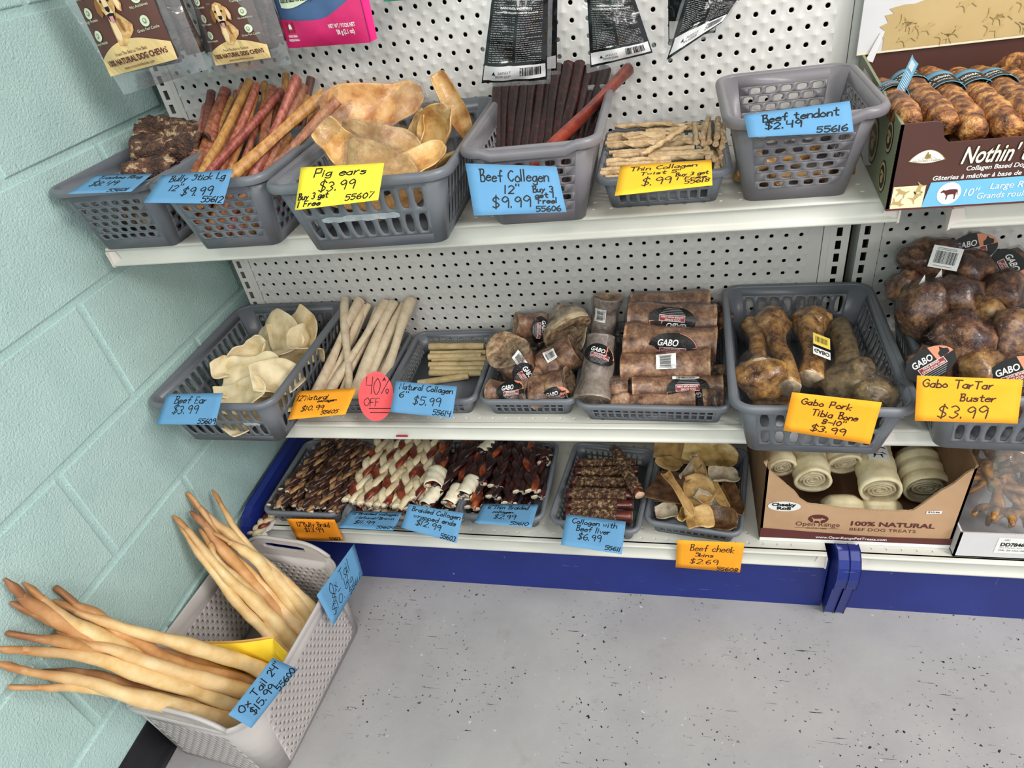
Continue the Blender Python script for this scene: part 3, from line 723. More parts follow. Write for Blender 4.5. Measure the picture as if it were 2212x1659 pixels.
TG = {'trachea': [[0.1303, -0.3373, 1.0061], [0.2152, -0.3231, 0.9961], [0.2348, -0.401, 0.9973], [0.1472, -0.4181, 1.0073]], 'bully': [[0.2572, -0.3558, 1.002], [0.3695, -0.3496, 1.0], [0.3798, -0.4135, 0.9742], [0.2633, -0.4199, 0.9867]], 'pig': [[0.4998, -0.3937, 1.0069], [0.6134, -0.3871, 1.0011], [0.6149, -0.437, 0.9717], [0.5023, -0.4457, 0.9699]], 'beefcol': [[0.7083, -0.3486, 0.979], [0.8267, -0.3403, 0.9620], [0.8392, -0.3738, 0.9131], [0.7218, -0.3966, 0.926]], 'thin': [[0.9051, -0.2948, 0.9404], [1.0226, -0.2956, 0.9388], [1.0197, -0.3791, 0.9369], [0.9026, -0.3803, 0.9328]], 'tendon': [[1.0572, -0.3166, 0.9979], [1.1756, -0.3143, 1.0015], [1.1768, -0.347, 0.9757], [1.0613, -0.3475, 0.9801]], 'beefear': [[0.0835, -0.3804, 0.6223], [0.1996, -0.3798, 0.6234], [0.2028, -0.4333, 0.5951], [0.084, -0.4344, 0.597]], 'nat12': [[0.2711, -0.2799, 0.55], [0.3966, -0.2807, 0.5575], [0.3936, -0.3401, 0.5427], [0.2723, -0.3408, 0.5293]], 'nat6': [[0.4821, -0.2853, 0.5763], [0.5957, -0.2847, 0.5624], [0.5923, -0.3318, 0.5284], [0.4784, -0.3325, 0.5423]], 'tibia': [[1.1362, -0.3921, 0.6303], [1.2529, -0.3982, 0.6166], [1.2437, -0.4152, 0.5536], [1.1279, -0.4064, 0.5706]], 'tartar': [[1.2966, -0.3766, 0.6464], [1.4265, -0.3737, 0.6357], [1.4247, -0.4004, 0.5815], [1.2967, -0.4059, 0.59]], 'braid': [[0.1434, -0.3205, 0.2278], [0.2594, -0.3186, 0.2291], [0.2588, -0.3183, 0.1597], [0.1441, -0.3212, 0.1568]], 'natbr': [[0.3086, -0.3199, 0.2616], [0.4237, -0.3162, 0.2582], [0.4281, -0.3791, 0.275], [0.3117, -0.3824, 0.2796]], 'wrap': [[0.4425, -0.3137, 0.2829], [0.5604, -0.3235, 0.2725], [0.5539, -0.3774, 0.2445], [0.4359, -0.3597, 0.2616]], 'thinbr': [[0.5983, -0.2999, 0.276], [0.7114, -0.3004, 0.2796], [0.7113, -0.3728, 0.2956], [0.5976, -0.3686, 0.2955]], 'liver': [[0.7671, -0.3081, 0.2631], [0.882, -0.3119, 0.2528], [0.8772, -0.3812, 0.2414], [0.7627, -0.3759, 0.2527]], 'cheek': [[0.9782, -0.3192, 0.215], [1.1009, -0.3195, 0.2161], [1.0972, -0.3186, 0.1266], [0.9746, -0.3179, 0.1307]]}
card('light blue card reading Trachea Ring $8.49, foreshortened', TG['trachea'], 'bluetag', [('Trachea Ring', .14, .26, .17, .74), ('$8.49', .16, .64, .26, .42), ('55601', .60, .97, .17, .3)])
card('light blue card reading Bully Stick Lg 12 inch $9.99', TG['bully'], 'bluetag', [('Bully Stick Lg', .16, .28, .20, .76), ('12"', .24, .60, .20, .14), ('$9.99', .42, .76, .26, .38), ('55612', .72, .97, .17, .25)])
card('yellow card reading Pig ears $3.99, buy 3 get 1 free', TG['pig'], 'yellowtag', [('Pig ears', .18, .26, .19, .62), ('$3.99', .26, .63, .24, .42), ('Buy 3 get', .02, .78, .14, .36), ('1 Free', .03, .95, .13, .27), ('55607', .60, .92, .15, .33)])
card('large light blue card reading Beef Collegen 12 inch $9.99', TG['beefcol'], 'bluetag', [('Beef Collegen', .13, .34, .23, .75), ('12"', .38, .58, .17, .15), ('$9.99', .22, .86, .22, .40), ('Buy 3', .68, .56, .12, .22), ('get 1', .70, .68, .11, .2), ('Free!', .72, .80, .12, .2), ('55606', .68, .97, .11, .26)])
card('orange card reading Thin Collagen Twist 5 inch', TG['thin'], 'goldtag', [('Thin Collagen', .12, .24, .14, .72), ('Twist 5"', .24, .42, .11, .42), ('$.99', .27, .78, .24, .30), ('Buy 3 get', .62, .56, .12, .34), ('1 Free', .64, .70, .10, .3), ('55618', .72, .86, .14, .25)])
o, F, S = card('light blue folded card reading Beef tendont $2.49', TG['tendon'], 'bluetag', [('Beef tendont', .16, .42, .27, .72), ('$2.49', .18, .72, .26, .34), ('55616', .66, .96, .20, .28)], wave=0.0)
card('light blue card reading Beef Ear $3.99', TG['beefear'], 'bluetag', [('Beef Ear', .18, .32, .22, .56), ('$3.99', .21, .66, .27, .42), ('55609', .70, .97, .16, .28)])
card('orange card reading 12 inch Natural collagen $10.99', TG['nat12'], 'orangetag', [('12"Natural', .05, .36, .18, .52), ('collagen', .42, .46, .10, .32), ('$10.99', .18, .74, .17, .38), ('55605', .56, .92, .13, .28)])
card('light blue card reading Natural Collagen 6 inch $5.99', TG['nat6'], 'bluetag', [('Natural Collagen', .08, .24, .18, .86), ('6"', .10, .50, .19, .12), ('$5.99', .34, .68, .26, .42), ('55614', .68, .96, .16, .27)])
card('orange card for pork tibia bones, $3.99, written in brown', TG['tibia'], 'orangetag', [('Gabo Pork', .13, .26, .15, .56), ('Tibia Bone', .27, .50, .15, .52), ('8-10"', .41, .67, .12, .25), ('$3.99', .30, .88, .15, .38)], ink='brownink')
card('large orange card on the knuckle bone basket at the right edge', TG['tartar'], 'orangetag', [('Gabo TarTar', .06, .24, .17, .66), ('Buster', .42, .52, .16, .34), ('$3.99', .22, .90, .27, .46)], ink='brownink')
card('deep orange card reading 12 inch Bully Braid $13.99', TG['braid'], 'deeporange', [('12"Bully Braid', .17, .34, .21, .66), ('$13.99', .28, .58, .20, .38), ('55613', .72, .96, .14, .22)])
card('light blue card reading 12 inch Braided collagen Natural/Brown', TG['natbr'], 'bluetag', [('12"Braided collagen', .08, .22, .13, .86), ('Natural/Brown', .20, .45, .13, .70), ('$11.99', .22, .73, .17, .36), ('55604', .68, .94, .14, .30)])
card('curling light blue card reading Braided Collogen wrapped ends', TG['wrap'], 'bluetag', [('Braided Collogen', .08, .24, .16, .88), ('wrapped ends', .15, .48, .16, .76), ('$12.99', .22, .74, .20, .44), ('55603', .70, .97, .15, .26)], curl=0.004)
card('light blue card reading 6 inch Thin Braided collagen $2.99', TG['thinbr'], 'bluetag', [('6"Thin Braided', .12, .26, .17, .72), ('collagen', .24, .46, .12, .36), ('$2.99', .30, .72, .20, .36), ('55610', .62, .96, .14, .30)])
card('light blue card reading Collogen with Beef liver $6.99', TG['liver'], 'bluetag', [('Collogen with', .12, .26, .16, .74), ('Beef liver', .20, .48, .17, .56), ('$6.99', .26, .74, .20, .36), ('55611', .72, .94, .12, .24)])
card('orange card reading Beef cheek Skins $2.69', TG['cheek'], 'orangetag', [('Beef cheek', .20, .34, .22, .66), ('Skins', .29, .54, .13, .27), ('$2.69', .22, .79, .17, .41), ('55608', .64, .98, .12, .31)])
# round red discount card
def disc_card():
    c = at(812, 856, y=-0.291); b = MB(); n = 36
    ex = V((1, 0, 0.0)); ey = (V(at(812, 890, y=-0.315)) - V(at(812, 822, y=-0.280))).normalized()
    rx, ry = 0.0352, 0.046
    nrm = ex.cross(ey); nrm = -nrm if nrm.dot(CAM - c) < 0 else nrm
    def F(s, t): return tuple(c + ex * (s - rx) + ey * (t - ry) + nrm * 0.0006)
    b.add([tuple(c + ex * rx * math.cos(2 * PI * i / n) + ey * ry * math.sin(2 * PI * i / n)) for i in range(n)], [tuple(range(n))])
    o = b.make('discount_card', M['redtag'], None, smooth=False, solid=0.0004); tag(o, 'round red card reading 40% OFF', 'price tag')
    h = MB(); sz = (2 * rx, 2 * ry)
    write_strokes(h, '40%', F, .20, .46, .33, .66, pen=0.0014, size=sz); write_strokes(h, 'OFF', F, .16, .70, .16, .42, pen=0.0014, size=sz)
    write_strokes(h, '_', F, .30, .76, .1, .66, pen=0.0014, size=sz); write_strokes(h, '_', F, .34, .84, .1, .5, pen=0.0014, size=sz)
    h.make('handwriting', M['ink'], o, smooth=False)
disc_card()
# ---------------------------------------------------------------- goods: materials
_nm = nmat
def nmat(name, cols, scale=8.0, det=4, rough=0.5, spec=0.5, bump=0.0, bscale=60.0, **k):
    k.setdefault('bdist', 0.0014)
    return _nm(name, cols, scale * 3.0, det, rough, spec, bump, bscale * 3.2, **k)
M['bully_r'] = nmat('bully_stick_red', ['7A3B2E', '9C5842', 'B4765A'], 14, 5, 0.42, 0.5, bump=0.5, bscale=90, coat=0.25, rv=0.2, rh=0.015, stretch=(3, 3, 0.6))
M['bully_t'] = nmat('bully_stick_tan', ['9A6335', 'B98446', 'C9985C'], 14, 5, 0.42, 0.5, bump=0.5, bscale=90, coat=0.25, rv=0.15, rh=0.012, stretch=(3, 3, 0.6))
M['bully_d'] = nmat('bully_stick_dark', ['4A231D', '6B3830', '7E4A3A'], 14, 5, 0.42, 0.5, bump=0.5, bscale=90, coat=0.25, rv=0.2, rh=0.01, stretch=(3, 3, 0.6))
M['cut'] = nmat('cut_end_pale', ['B88E66', 'D9C2A2'], 160, 3, 0.8, 0.2)
M['beefcol'] = nmat('dark_collagen', ['140809', '260D0D', '561A14'], 16, 5, 0.38, 0.35, bump=0.5, bscale=60, coat=0.15, rv=0.25, stretch=(3, 3, 0.8), pos=[0.35, 0.55, 0.72])
M['beefcol_r'] = nmat('red_brown_collagen', ['4A1512', '7A2A1E', '8E3A26'], 14, 5, 0.3, 0.5, bump=0.5, bscale=60, coat=0.3)
M['twist'] = nmat('pale_collagen_twist', ['A98A62', 'C2A57D', 'D0B792'], 30, 4, 0.55, 0.4, bump=0.4, bscale=120, rv=0.12)
M['nat12'] = nmat('pale_collagen_roll', ['C9B294', 'D8C5A8', 'E0D0B6'], 12, 4, 0.55, 0.4, bump=0.3, bscale=60, rv=0.08, stretch=(2, 2, .6))
M['nat6'] = nmat('tan_collagen_roll', ['B29A6C', 'C4AD80', 'CDB78C'], 18, 4, 0.55, 0.4, bump=0.3, bscale=100, rv=0.08)
M['pigear'] = nmat('pig_ear_skin', ['A9713A', 'D0A264', 'E0BA80'], 12, 5, 0.38, 0.5, bump=0.5, bscale=50, coat=0.35, rv=0.1, rh=0.01)
M['beefear'] = nmat('beef_ear_skin', ['C9AB78', 'E0CCA2', 'EAD9B4'], 9, 5, 0.5, 0.45, bump=0.5, bscale=45, rv=0.06, pos=[0.3, 0.45, 0.65])
M['trachea'] = nmat('dried_trachea', ['3A241B', '6A4634', 'C9AE86'], 17, 6, 0.5, 0.5, bump=1.0, bscale=90, coat=0.15, bdist=0.006, pos=[0.4, 0.55, 0.62])
M['bone'] = nmat('marrow_bone', ['4A3026', '91694E', 'CBA47E'], 13, 6, 0.42, 0.5, bump=0.6, bscale=50, coat=0.3, rv=0.15, pos=[0.36, 0.5, 0.66], brough=0.74)
M['bone_grey'] = nmat('dusty_marrow_bone', ['665850', '94857A', 'B3A490'], 12, 6, 0.5, 0.5, bump=0.6, bscale=60, coat=0.2, rv=0.1, pos=[0.36, 0.5, 0.66], brough=0.74)
M['marrow'] = nmat('bone_end', ['5A4232', 'A48466', 'C9B490'], 30, 5, 0.6, 0.4, bump=0.8, bscale=90)
M['bone_pale'] = nmat('pale_bone_end', ['8F7457', 'C2AE8E', 'D2C3A6'], 22, 5, 0.55, 0.4, bump=0.6, bscale=70)
M['tibia'] = nmat('tibia_bone', ['3E2414', '8C6130', 'C49A5A'], 15, 5, 0.35, 0.5, bump=0.5, bscale=40, coat=0.4, rv=0.1, pos=[0.36, 0.48, 0.64], brough=0.74)
M['tibia_g'] = nmat('grey_tibia_bone', ['4A3A24', '7C6848', 'A58B5E'], 15, 5, 0.4, 0.5, bump=0.5, bscale=40, coat=0.4, rv=0.1, pos=[0.36, 0.48, 0.64], brough=0.74)
M['knuckle'] = nmat('knuckle_bone', ['2C1815', '644030', 'B08458'], 13, 6, 0.4, 0.5, bump=0.7, bscale=45, coat=0.3, rv=0.2, pos=[0.38, 0.50, 0.64], brough=0.74)
M['bullybraid'] = nmat('bully_braid_dark', ['2A1712', '452A20', '8A6440'], 18, 4, 0.35, 0.5, bump=0.5, bscale=70, coat=0.3, rv=0.2, pos=[0.4, 0.55, 0.7])
M['bullybraid_t'] = nmat('bully_braid_tan', ['5C3D26', '94704A', 'AA8862'], 18, 4, 0.38, 0.5, bump=0.5, bscale=70, coat=0.3, rv=0.2)
M['strand_cream'] = nmat('cream_collagen_strand', ['BDA983', 'D3C29F', 'DDD0B2'], 16, 4, 0.5, 0.45, bump=0.3, bscale=60, rv=0.06)
M['strand_brown'] = nmat('brown_collagen_strand', ['43160F', '6B2618', '94452A'], 14, 4, 0.35, 0.5, bump=0.3, bscale=60, coat=0.3, rv=0.15)
M['strand_dark'] = nmat('dark_collagen_strand', ['170B0C', '2A1414', '4A201A'], 14, 4, 0.33, 0.5, bump=0.4, bscale=60, coat=0.3, rv=0.2)
M['strand_orange'] = nmat('orange_brown_strand', ['3A140D', '7A3216', 'B25C26'], 14, 4, 0.33, 0.5, bump=0.3, bscale=60, coat=0.3, rv=0.1)
M['rawhide'] = nmat('cream_rawhide', ['D6CBAE', 'E5DCC4', 'ECE5D0'], 12, 4, 0.5, 0.4, bump=0.35, bscale=50, rv=0.04)
M['braid_end'] = nmat('braid_cut_end', ['5A2C22', 'D9CDB4', 'E6DCC8'], 420, 2, 0.7, 0.3, pos=[0.42, 0.5, 0.6])
M['liver'] = nmat('liver_coating', ['3A251B', '6A4A34', 'BFA27A'], 48, 6, 0.55, 0.4, bump=1.0, bscale=110, bdist=0.006, rv=0.1, pos=[0.4, 0.52, 0.66])
M['liverstick'] = nmat('maroon_stick', ['34130F', '4E1F18', '6A2C20'], 16, 4, 0.3, 0.5, bump=0.2, bscale=60, coat=0.3)
M['cheek'] = nmat('cheek_skin_tan', ['8E693A', 'BA965C', 'CDAE76'], 12, 5, 0.42, 0.45, bump=0.4, bscale=60, coat=0.2, rv=0.15, rh=0.01)
M['cheekd'] = nmat('cheek_skin_brown', ['3E281A', '5E3F26', '7C5834'], 20, 5, 0.4, 0.45, bump=0.8, bscale=80, coat=0.25, rv=0.1)
M['cheekg'] = nmat('cheek_skin_grey', ['7A6A58', 'A89880', 'B8AC94'], 16, 5, 0.5, 0.45, bump=0.4, bscale=60, rv=0.1)
M['roll'] = nmat('roasted_roll', ['3A1F12', '8A5228', 'C79254'], 26, 6, 0.5, 0.45, bump=0.8, bscale=75, bdist=0.004, rv=0.1, coat=0.1, pos=[0.36, 0.5, 0.66])
M['cheeky'] = nmat('cream_rawhide_roll', ['CBB990', 'DCCEA8', 'E6DAB8'], 10, 4, 0.5, 0.4, bump=0.35, bscale=40, rv=0.05)
M['feet'] = nmat('dried_chicken_foot', ['4A2C16', '9A6A34', 'C2904C'], 16, 5, 0.4, 0.5, bump=0.6, bscale=60, coat=0.3, rv=0.15, pos=[0.36, 0.5, 0.66])
M['tail'] = nmat('ox_tail_cream', ['D9B47C', 'E6C793', 'EBD2A4'], 8, 5, 0.5, 0.45, bump=0.35, bscale=50, rv=0.05, rh=0.006)
M['tail_o'] = nmat('ox_tail_tan', ['B98350', 'CF9C66', 'DBB07C'], 8, 5, 0.5, 0.45, bump=0.35, bscale=50, rv=0.08, rh=0.006)
M['tail_d'] = nmat('ox_tail_tip', ['84583A', 'A87A50', 'BE9468'], 12, 5, 0.55, 0.4, bump=0.4, bscale=70, rv=0.1)
# ---------------------------------------------------------------- upper shelf sticks
def on_line(p, q, y, z):
    """x on the horizontal line y, z whose picture falls on the line through pixels p and q"""
    n = ray(*p).cross(ray(*q))
    return CAM.x - (n.y * (y - CAM.y) + n.z * (z - CAM.z)) / n.x
def stick(name, label, cat, group, top, low, yb, zb, L, r, mat, n=9, end='cut', wob=0.003, fn=None, flat=1.0, seg=10, ymax=-.014, xr=None):
    x = on_line(top, low, yb, zb)
    if xr:
        z0 = zb
        for _ in range(24):
            sp = (zb - z0) * .22
            if xr[0] - sp <= x <= xr[1] + sp: break
            zb += .004; x = on_line(top, low, yb, zb)
        L *= 1 - max(0, zb - z0) * .6
    c = V((x, yb, zb)); d = ray(*top).normalized(); o = CAM - c
    bq = o.dot(d); disc = bq * bq - (o.dot(o) - L * L)
    t = -bq + math.sqrt(disc) if disc > 0 else -bq
    a = CAM + d * t
    if a.y > ymax: a = V(at(*top, y=ymax))
    s = rng.random() * 10; dd = (c - a).normalized(); side = dd.cross(V((0, 0, 1))).normalized()
    P = [a.lerp(c, i / 4) + side * wob * math.sin(s + i * 1.3) * (0 if i in (0, 4) else 1) for i in range(5)]
    ff = fn or (lambda t, q: 1 + 0.07 * math.sin(q * 3 + s) + 0.08 * math.sin(t * 9 + s))
    v, f, m = sweep(catmull(P, seg), [r * 1.05, r * 0.92, r, r * 0.95], n, fn=ff, flat=flat, cap=1)
    o = mk(name, v, f, [M[mat], M[end]], None, mi=m, sharp=55)
    return tag(o, label, cat, group)
BS = [  # top px, y, low px, y, radius, material, label
 ((457,200),-.10,(437,352),-.24,.0075,'bully_d','darkest upright bully stick at the left of the bunch'),
 ((487,196),-.08,(458,300),-.20,.0085,'bully_r','thick red-brown bully stick second from the left'),
 ((503,214),-.10,(461,335),-.25,.0065,'bully_t','golden bully stick between dark ones at the left'),
 ((540,177),-.11,(437,372),-.32,.0075,'bully_t','tan bully stick slanting from upper middle to lower left'),
 ((527,184),-.06,(492,300),-.18,.006,'bully_r',None), ((556,182),-.09,(478,372),-.30,.007,'bully_r',None),
 ((572,180),-.07,(562,330),-.22,.006,'bully_t',None), ((588,190),-.08,(570,345),-.24,.008,'bully_r',None),
 ((618,160),-.05,(612,230),-.10,.0065,'bully_t','tallest bully stick at the back of the bunch'),
 ((641,168),-.09,(552,372),-.31,.0085,'bully_r','thick pinkish bully stick with a frayed white tip'),
 ((655,186),-.09,(575,368),-.30,.0075,'bully_r',None), ((672,168),-.05,(662,230),-.10,.0065,'bully_d','dark short-looking bully stick behind the right side'),
 ((665,210),-.10,(600,340),-.25,.0065,'bully_t',None), ((689,216),-.10,(625,322),-.22,.0065,'bully_t',None),
 ((437,290),-.27,(414,372),-.335,.0070,'bully_r','red bully stick lowest at the left rim'),
 ((541,270),-.22,(528,372),-.325,.0065,'bully_r',None), ((560,262),-.20,(552,380),-.325,.0065,'bully_t',None),
 ((502,285),-.20,(486,366),-.31,.006,'bully_r',None), ((600,222),-.14,(548,340),-.27,.006,'bully_r',None), ((512,200),-.04,(505,300),-.16,.006,'bully_r',None),
 ((608,196),-.13,(458,368),-.335,.0075,'bully_r','long pinkish bully stick crossing over the bunch to lower left'),
 ((702,203),-.17,(505,375),-.345,.0095,'bully_t','thick golden bully stick crossing in front of all others'),
 ((730,216),-.16,(585,368),-.33,.0075,'bully_r','red-orange bully stick with a white tip at far right'),
 ((712,236),-.13,(640,332),-.24,.0065,'bully_t',None), ((690,262),-.14,(655,320),-.21,.006,'bully_d',None), ((700,225),-.08,(655,290),-.16,.006,'bully_r',None),
 ((478,250),-.16,(445,372),-.30,.006,'bully_d',None), ((636,250),-.19,(590,345),-.28,.006,'bully_r',None)]
BS += [((445,232),-.2,(412,360),-.33,.0072,'bully_r',None),((462,225),-.2,(422,372),-.33,.0065,'bully_t',None),((478,215),-.2,(428,345),-.30,.0068,'bully_r',None),((520,208),-.2,(448,374),-.33,.0065,'bully_d',None),((530,215),-.2,(470,374),-.32,.0070,'bully_r',None),
 ((553,205),-.2,(497,372),-.30,.0068,'bully_t',None),((575,215),-.2,(520,360),-.28,.0068,'bully_r',None),((620,215),-.2,(572,372),-.31,.007,'bully_r',None),((640,225),-.2,(610,350),-.27,.007,'bully_t',None),((660,240),-.2,(628,340),-.25,.007,'bully_r',None)]
RK = sorted(range(len(BS)), key=lambda i: BS[i][0][0])
for bi_, (tp, yt, lp, yl, r, mt, lb) in enumerate(BS):
    k_ = RK.index(bi_); ord_ = (ORD[k_] + ' from the left') if k_ < 19 else (ORD[len(BS) - 1 - k_] + ' from the right')
    stick('bully_stick', lb or ({'bully_r': 'reddish', 'bully_t': 'tan', 'bully_d': 'dark'}[mt] + ' slim bully stick, its tip ' + ord_ + ' in the bunch'), 'chew stick', 'bully sticks standing in the basket', tp, lp, min(-.16, max(-.312, yl - .05)), Z1 + 0.012, 0.300, r, mt, wob=.003, xr=(.245, .375))
BCX = [(1080,150,1070,322),(1098,150,1083,325),(1117,150,1101,325),(1135,150,1116,324),(1153,150,1131,322),(1172,150,1149,322),(1190,155,1166,322),(1206,145,1183,320),(1229,140,1200,318),(1252,138,1216,316),(1272,150,1236,312),(1290,160,1252,305),(1306,150,1270,300)]
for i, (a, b, c, d) in enumerate(BCX):
    stick('collagen_stick', ORD[i].capitalize() + ' from the left of thirteen dark collagen sticks leaning back', 'chew stick', 'dark collagen sticks leaning on the pegboard', (a, b), (c, d), -.275, Z1 + 0.012, .37, .0098, 'beefcol', end='beefcol', n=10, wob=.002, flat=0.9, xr=(.716, .856))
for i, (a, b, c, d) in enumerate([(1085,195,1092,300),(1160,190,1158,300),(1240,150,1225,300),(1280,150,1262,290)]):
    stick('collagen_stick', 'dark collagen stick hidden behind the front row', 'chew stick', 'dark collagen sticks leaning on the pegboard', (a, b), (c, d), -.20, Z1 + 0.012, .34, .0085, 'beefcol', end='beefcol', n=8)
stick('collagen_stick', 'brighter red collagen stick lying diagonally across the dark ones', 'chew stick', None, (1357, 149), (1188, 318), -.285, Z1 + 0.06, .30, .0095, 'beefcol_r', end='beefcol', n=12)
# thin twists
TW = [((1352,271),(1428,269),-.08,.060),((1398,268),(1493,276),-.075,.062),((1395,281),(1530,279),-.10,.060),((1368,288),(1450,292),-.12,.056),((1345,292),(1398,290),-.10,.05),
 ((1358,302),(1490,300),-.13,.055),((1328,302),(1360,299),-.12,.045),((1312,308),(1400,311),-.15,.055),((1400,312),(1515,297),-.14,.058),((1315,310),(1440,316),-.165,.050),((1398,318),(1508,305),-.16,.055),
 ((1316,328),(1500,322),-.185,.050),((1325,335),(1500,318),-.19,.054),((1316,333),(1528,333),-.205,.046),((1318,344),(1440,348),-.225,.046),((1380,345),(1520,338),-.215,.050),((1320,352),(1440,356),-.235,.042),((1306,374),(1400,371),-.26,.04),((1317,366),(1420,363),-.25,.045),((1308,380),(1460,384),-.265,.036),((1400,335),(1540,335),-.21,.04)]
TW.sort(key=lambda q: q[0][1] + q[1][1])
for i, (a, b, y, h) in enumerate(TW):
    p, q = V(at(*a, y=y)), V(at(*b, y=y - .004))
    m_ = (p + q) / 2; d = (q - p).normalized(); d.z *= .3; d.normalize(); L = min(max((q - p).length, .09), .128)
    p = m_ - d * L / 2; q = m_ + d * L / 2
    p.x = max(.874, p.x); q.x = min(p.x + L, 1.04)
    s = rng.random() * 6
    v, f, m = sweep([p.lerp(q, k / 12) for k in range(13)], .0047, 8, flat=.75, tw=1.3, cap=1, fn=lambda t, a_: 1 + .12 * math.sin(2 * a_ + s))
    tag(mk('collagen_twist', v, f, [M['twist'], M['cut']], None, mi=m, sharp=60), 'pale thin twist lying sideways, ' + (ORD[i] + ' from the back' if i < 11 else ORD[len(TW) - 1 - i] + ' from the front') + ' of the heap', 'chew stick', 'thin collagen twists in the shallow tray')
v, f, m = sweep(catmull([at(1485, 272, y=-.15), at(1435, 305, y=-.19), at(1385, 335, y=-.225)], 14), .0052, 8, flat=.7, tw=2.2, cap=1)
tag(mk('collagen_twist', v, f, [M['twist'], M['cut']], None, mi=m), 'thin collagen twist lying diagonally on top of the heap', 'chew stick')
k = 0
for (u, v_) in sorted([(1517,297),(1549,297),(1520,311),(1546,312),(1565,304),(1505,308),(1532,307),(1560,318),(1560,340),(1572,350),(1545,345),(1549,363),(1568,365),(1530,340),(1527,322)], key=lambda q: q[0]):
    p = V(at(u, v_, y=-.175 - (v_ - 297) * .0011)); q = p + V((rng.uniform(-.02, .015), .105, -.004)); q.y = min(q.y, -.066)
    k += 1
    vv, f, m = sweep([p.lerp(q, j / 10) for j in range(11)], .0047, 8, flat=.85, tw=1.0, cap=1)
    tag(mk('collagen_twist', vv, f, [M['twist'], M['cut']], None, mi=m, sharp=60), 'pale thin twist pointing its round end forward, ' + ORD[k - 1] + ' such end from the left', 'chew stick', 'thin collagen twists with ends to the front')
# ---------------------------------------------------------------- leaf-like skins (ears, cheeks)
def skin(name, label, cat, mat, c, L, W, R, curl=1.2, bend=0.6, seed=0, amp=0.006, point=0.7, th=0.0022, group=None, wrap=False, ns=16, nt=10, twist=0.0, parts=None, lift=0.0):
    """curled leaf: s along the length, t across; curl rolls the sides up, bend arches the length"""
    c = V(c); v = []
    for i in range(ns + 1):
        s = i / ns; w = W * 1.12 * max(0.02, 1 - abs((s - 0.4) / 0.615) ** (3.4 * point)) ** 0.5 * (1 + .16 * noise3((s * 4, 0, seed), 1, seed))
        ang = bend * (s - 0.5); cx = L * (s - 0.5) if abs(bend) < 1e-3 else math.sin(ang) * L / bend
        cz = 0 if abs(bend) < 1e-3 else -(math.cos(ang) - 1) * L / bend
        for j in range(nt + 1):
            t = -1 + 2 * j / nt; a = curl * t * (0.88 + 0.12 * math.sin(s * 5 + seed)); r = w / max(abs(curl), 0.05)
            yy = math.sin(a) * r if abs(curl) > 0.05 else t * w; zz = (1 - math.cos(a)) * r
            q = twist * (s - .5); yy, zz = yy * math.cos(q) - zz * math.sin(q), yy * math.sin(q) + zz * math.cos(q)
            nz_ = noise3((cx * 22, yy * 22, seed), 1.0, seed) * amp * 2.0 + noise3((cx * 60, yy * 60, seed), 1.0, seed + 3) * amp * 0.6
            v.append(c + R @ V((cx, yy, zz + cz + nz_)))
    f = [(i * (nt + 1) + j, i * (nt + 1) + j + 1, (i + 1) * (nt + 1) + j + 1, (i + 1) * (nt + 1) + j) for i in range(ns) for j in range(nt)]
    o = mk(name, v, f, M[mat], None, smooth=True, solid=th)
    tag(o, label, cat, group)
    sb = o.modifiers.new('soft', 'SUBSURF'); sb.levels = 1; sb.render_levels = 1
    if wrap:
        cen = sum((V(p) for p in v), V()) / len(v)
        w2 = []
        for idx, p in enumerate(v):
            p = V(p); k_ = noise3(p, 30, seed + 9) * .002
            w2.append(p + (p - cen).normalized() * (.004 + k_) + R @ V((0, 0, .0035)))
        mk('plastic_wrap', w2, f, M['film'], o, smooth=True)
    return o
S_ = lambda *a, **k: skin(*a, **k)
S_('pig_ear', 'biggest film-wrapped pig ear standing at the back of its basket', 'pig ear', 'pigear', at(812, 240, y=-.135), .165, .047, eul(62, -18, 0) @ eul(0, 22, 0), curl=.8, bend=.5, seed=1, wrap=True)
S_('pig_ear', 'film-wrapped pig ear lying across the middle of the basket', 'pig ear', 'pigear', at(818, 318, y=-.255), .130, .040, eul(48, 6, -5), curl=.9, bend=-.5, seed=2, wrap=True)
S_('pig_ear', 'cupped pig ear upright at the left of its basket', 'pig ear', 'pigear', at(735, 318, y=-.25), .085, .032, eul(70, 60, 20), curl=1.3, bend=.4, seed=3, wrap=True)
S_('pig_ear', 'wide curled pig ear against the right rim, shining with film', 'pig ear', 'pigear', at(950, 305, y=-.24), .110, .040, eul(52, -58, 0), curl=1.1, bend=.5, seed=4, wrap=True)
S_('pig_ear', 'pig ear rising to a thin point by the right rear rim', 'pig ear', 'pigear', at(983, 240, y=-.13), .125, .020, eul(70, 72, 10), curl=1.2, bend=.25, seed=5, point=.5)
S_('pig_ear', 'orange-brown narrow pig ear in the centre, tip up', 'pig ear', 'pigear', at(905, 298, y=-.225), .090, .018, eul(60, -62, 0), curl=1.2, bend=.2, seed=6)
S_('pig_ear', 'pig ear lying low just behind the yellow card', 'pig ear', 'pigear', at(820, 362, y=-.315), .115, .034, eul(35, 10, -10), curl=.9, bend=-.4, seed=7, wrap=True)
S_('pig_ear', 'darker pig ear low at the front right corner', 'pig ear', 'pigear', at(905, 360, y=-.30), .095, .032, eul(30, -20, 30), curl=1.0, bend=.4, seed=8)
for i, (x, y, z) in enumerate([(.50, -.27, .905), (.57, -.26, .90), (.625, -.25, .905), (.54, -.14, .90), (.61, -.12, .905), (.49, -.17, .905)]):
    S_('pig_ear', 'pig ear at the bottom of the basket, seen through its slots', 'pig ear', 'pigear', (x, y, z), .11, .034, eul(10, 12 * (-1) ** i, 50 * i), curl=.7, bend=.3, seed=20 + i, group='pig ears at the bottom of the basket')
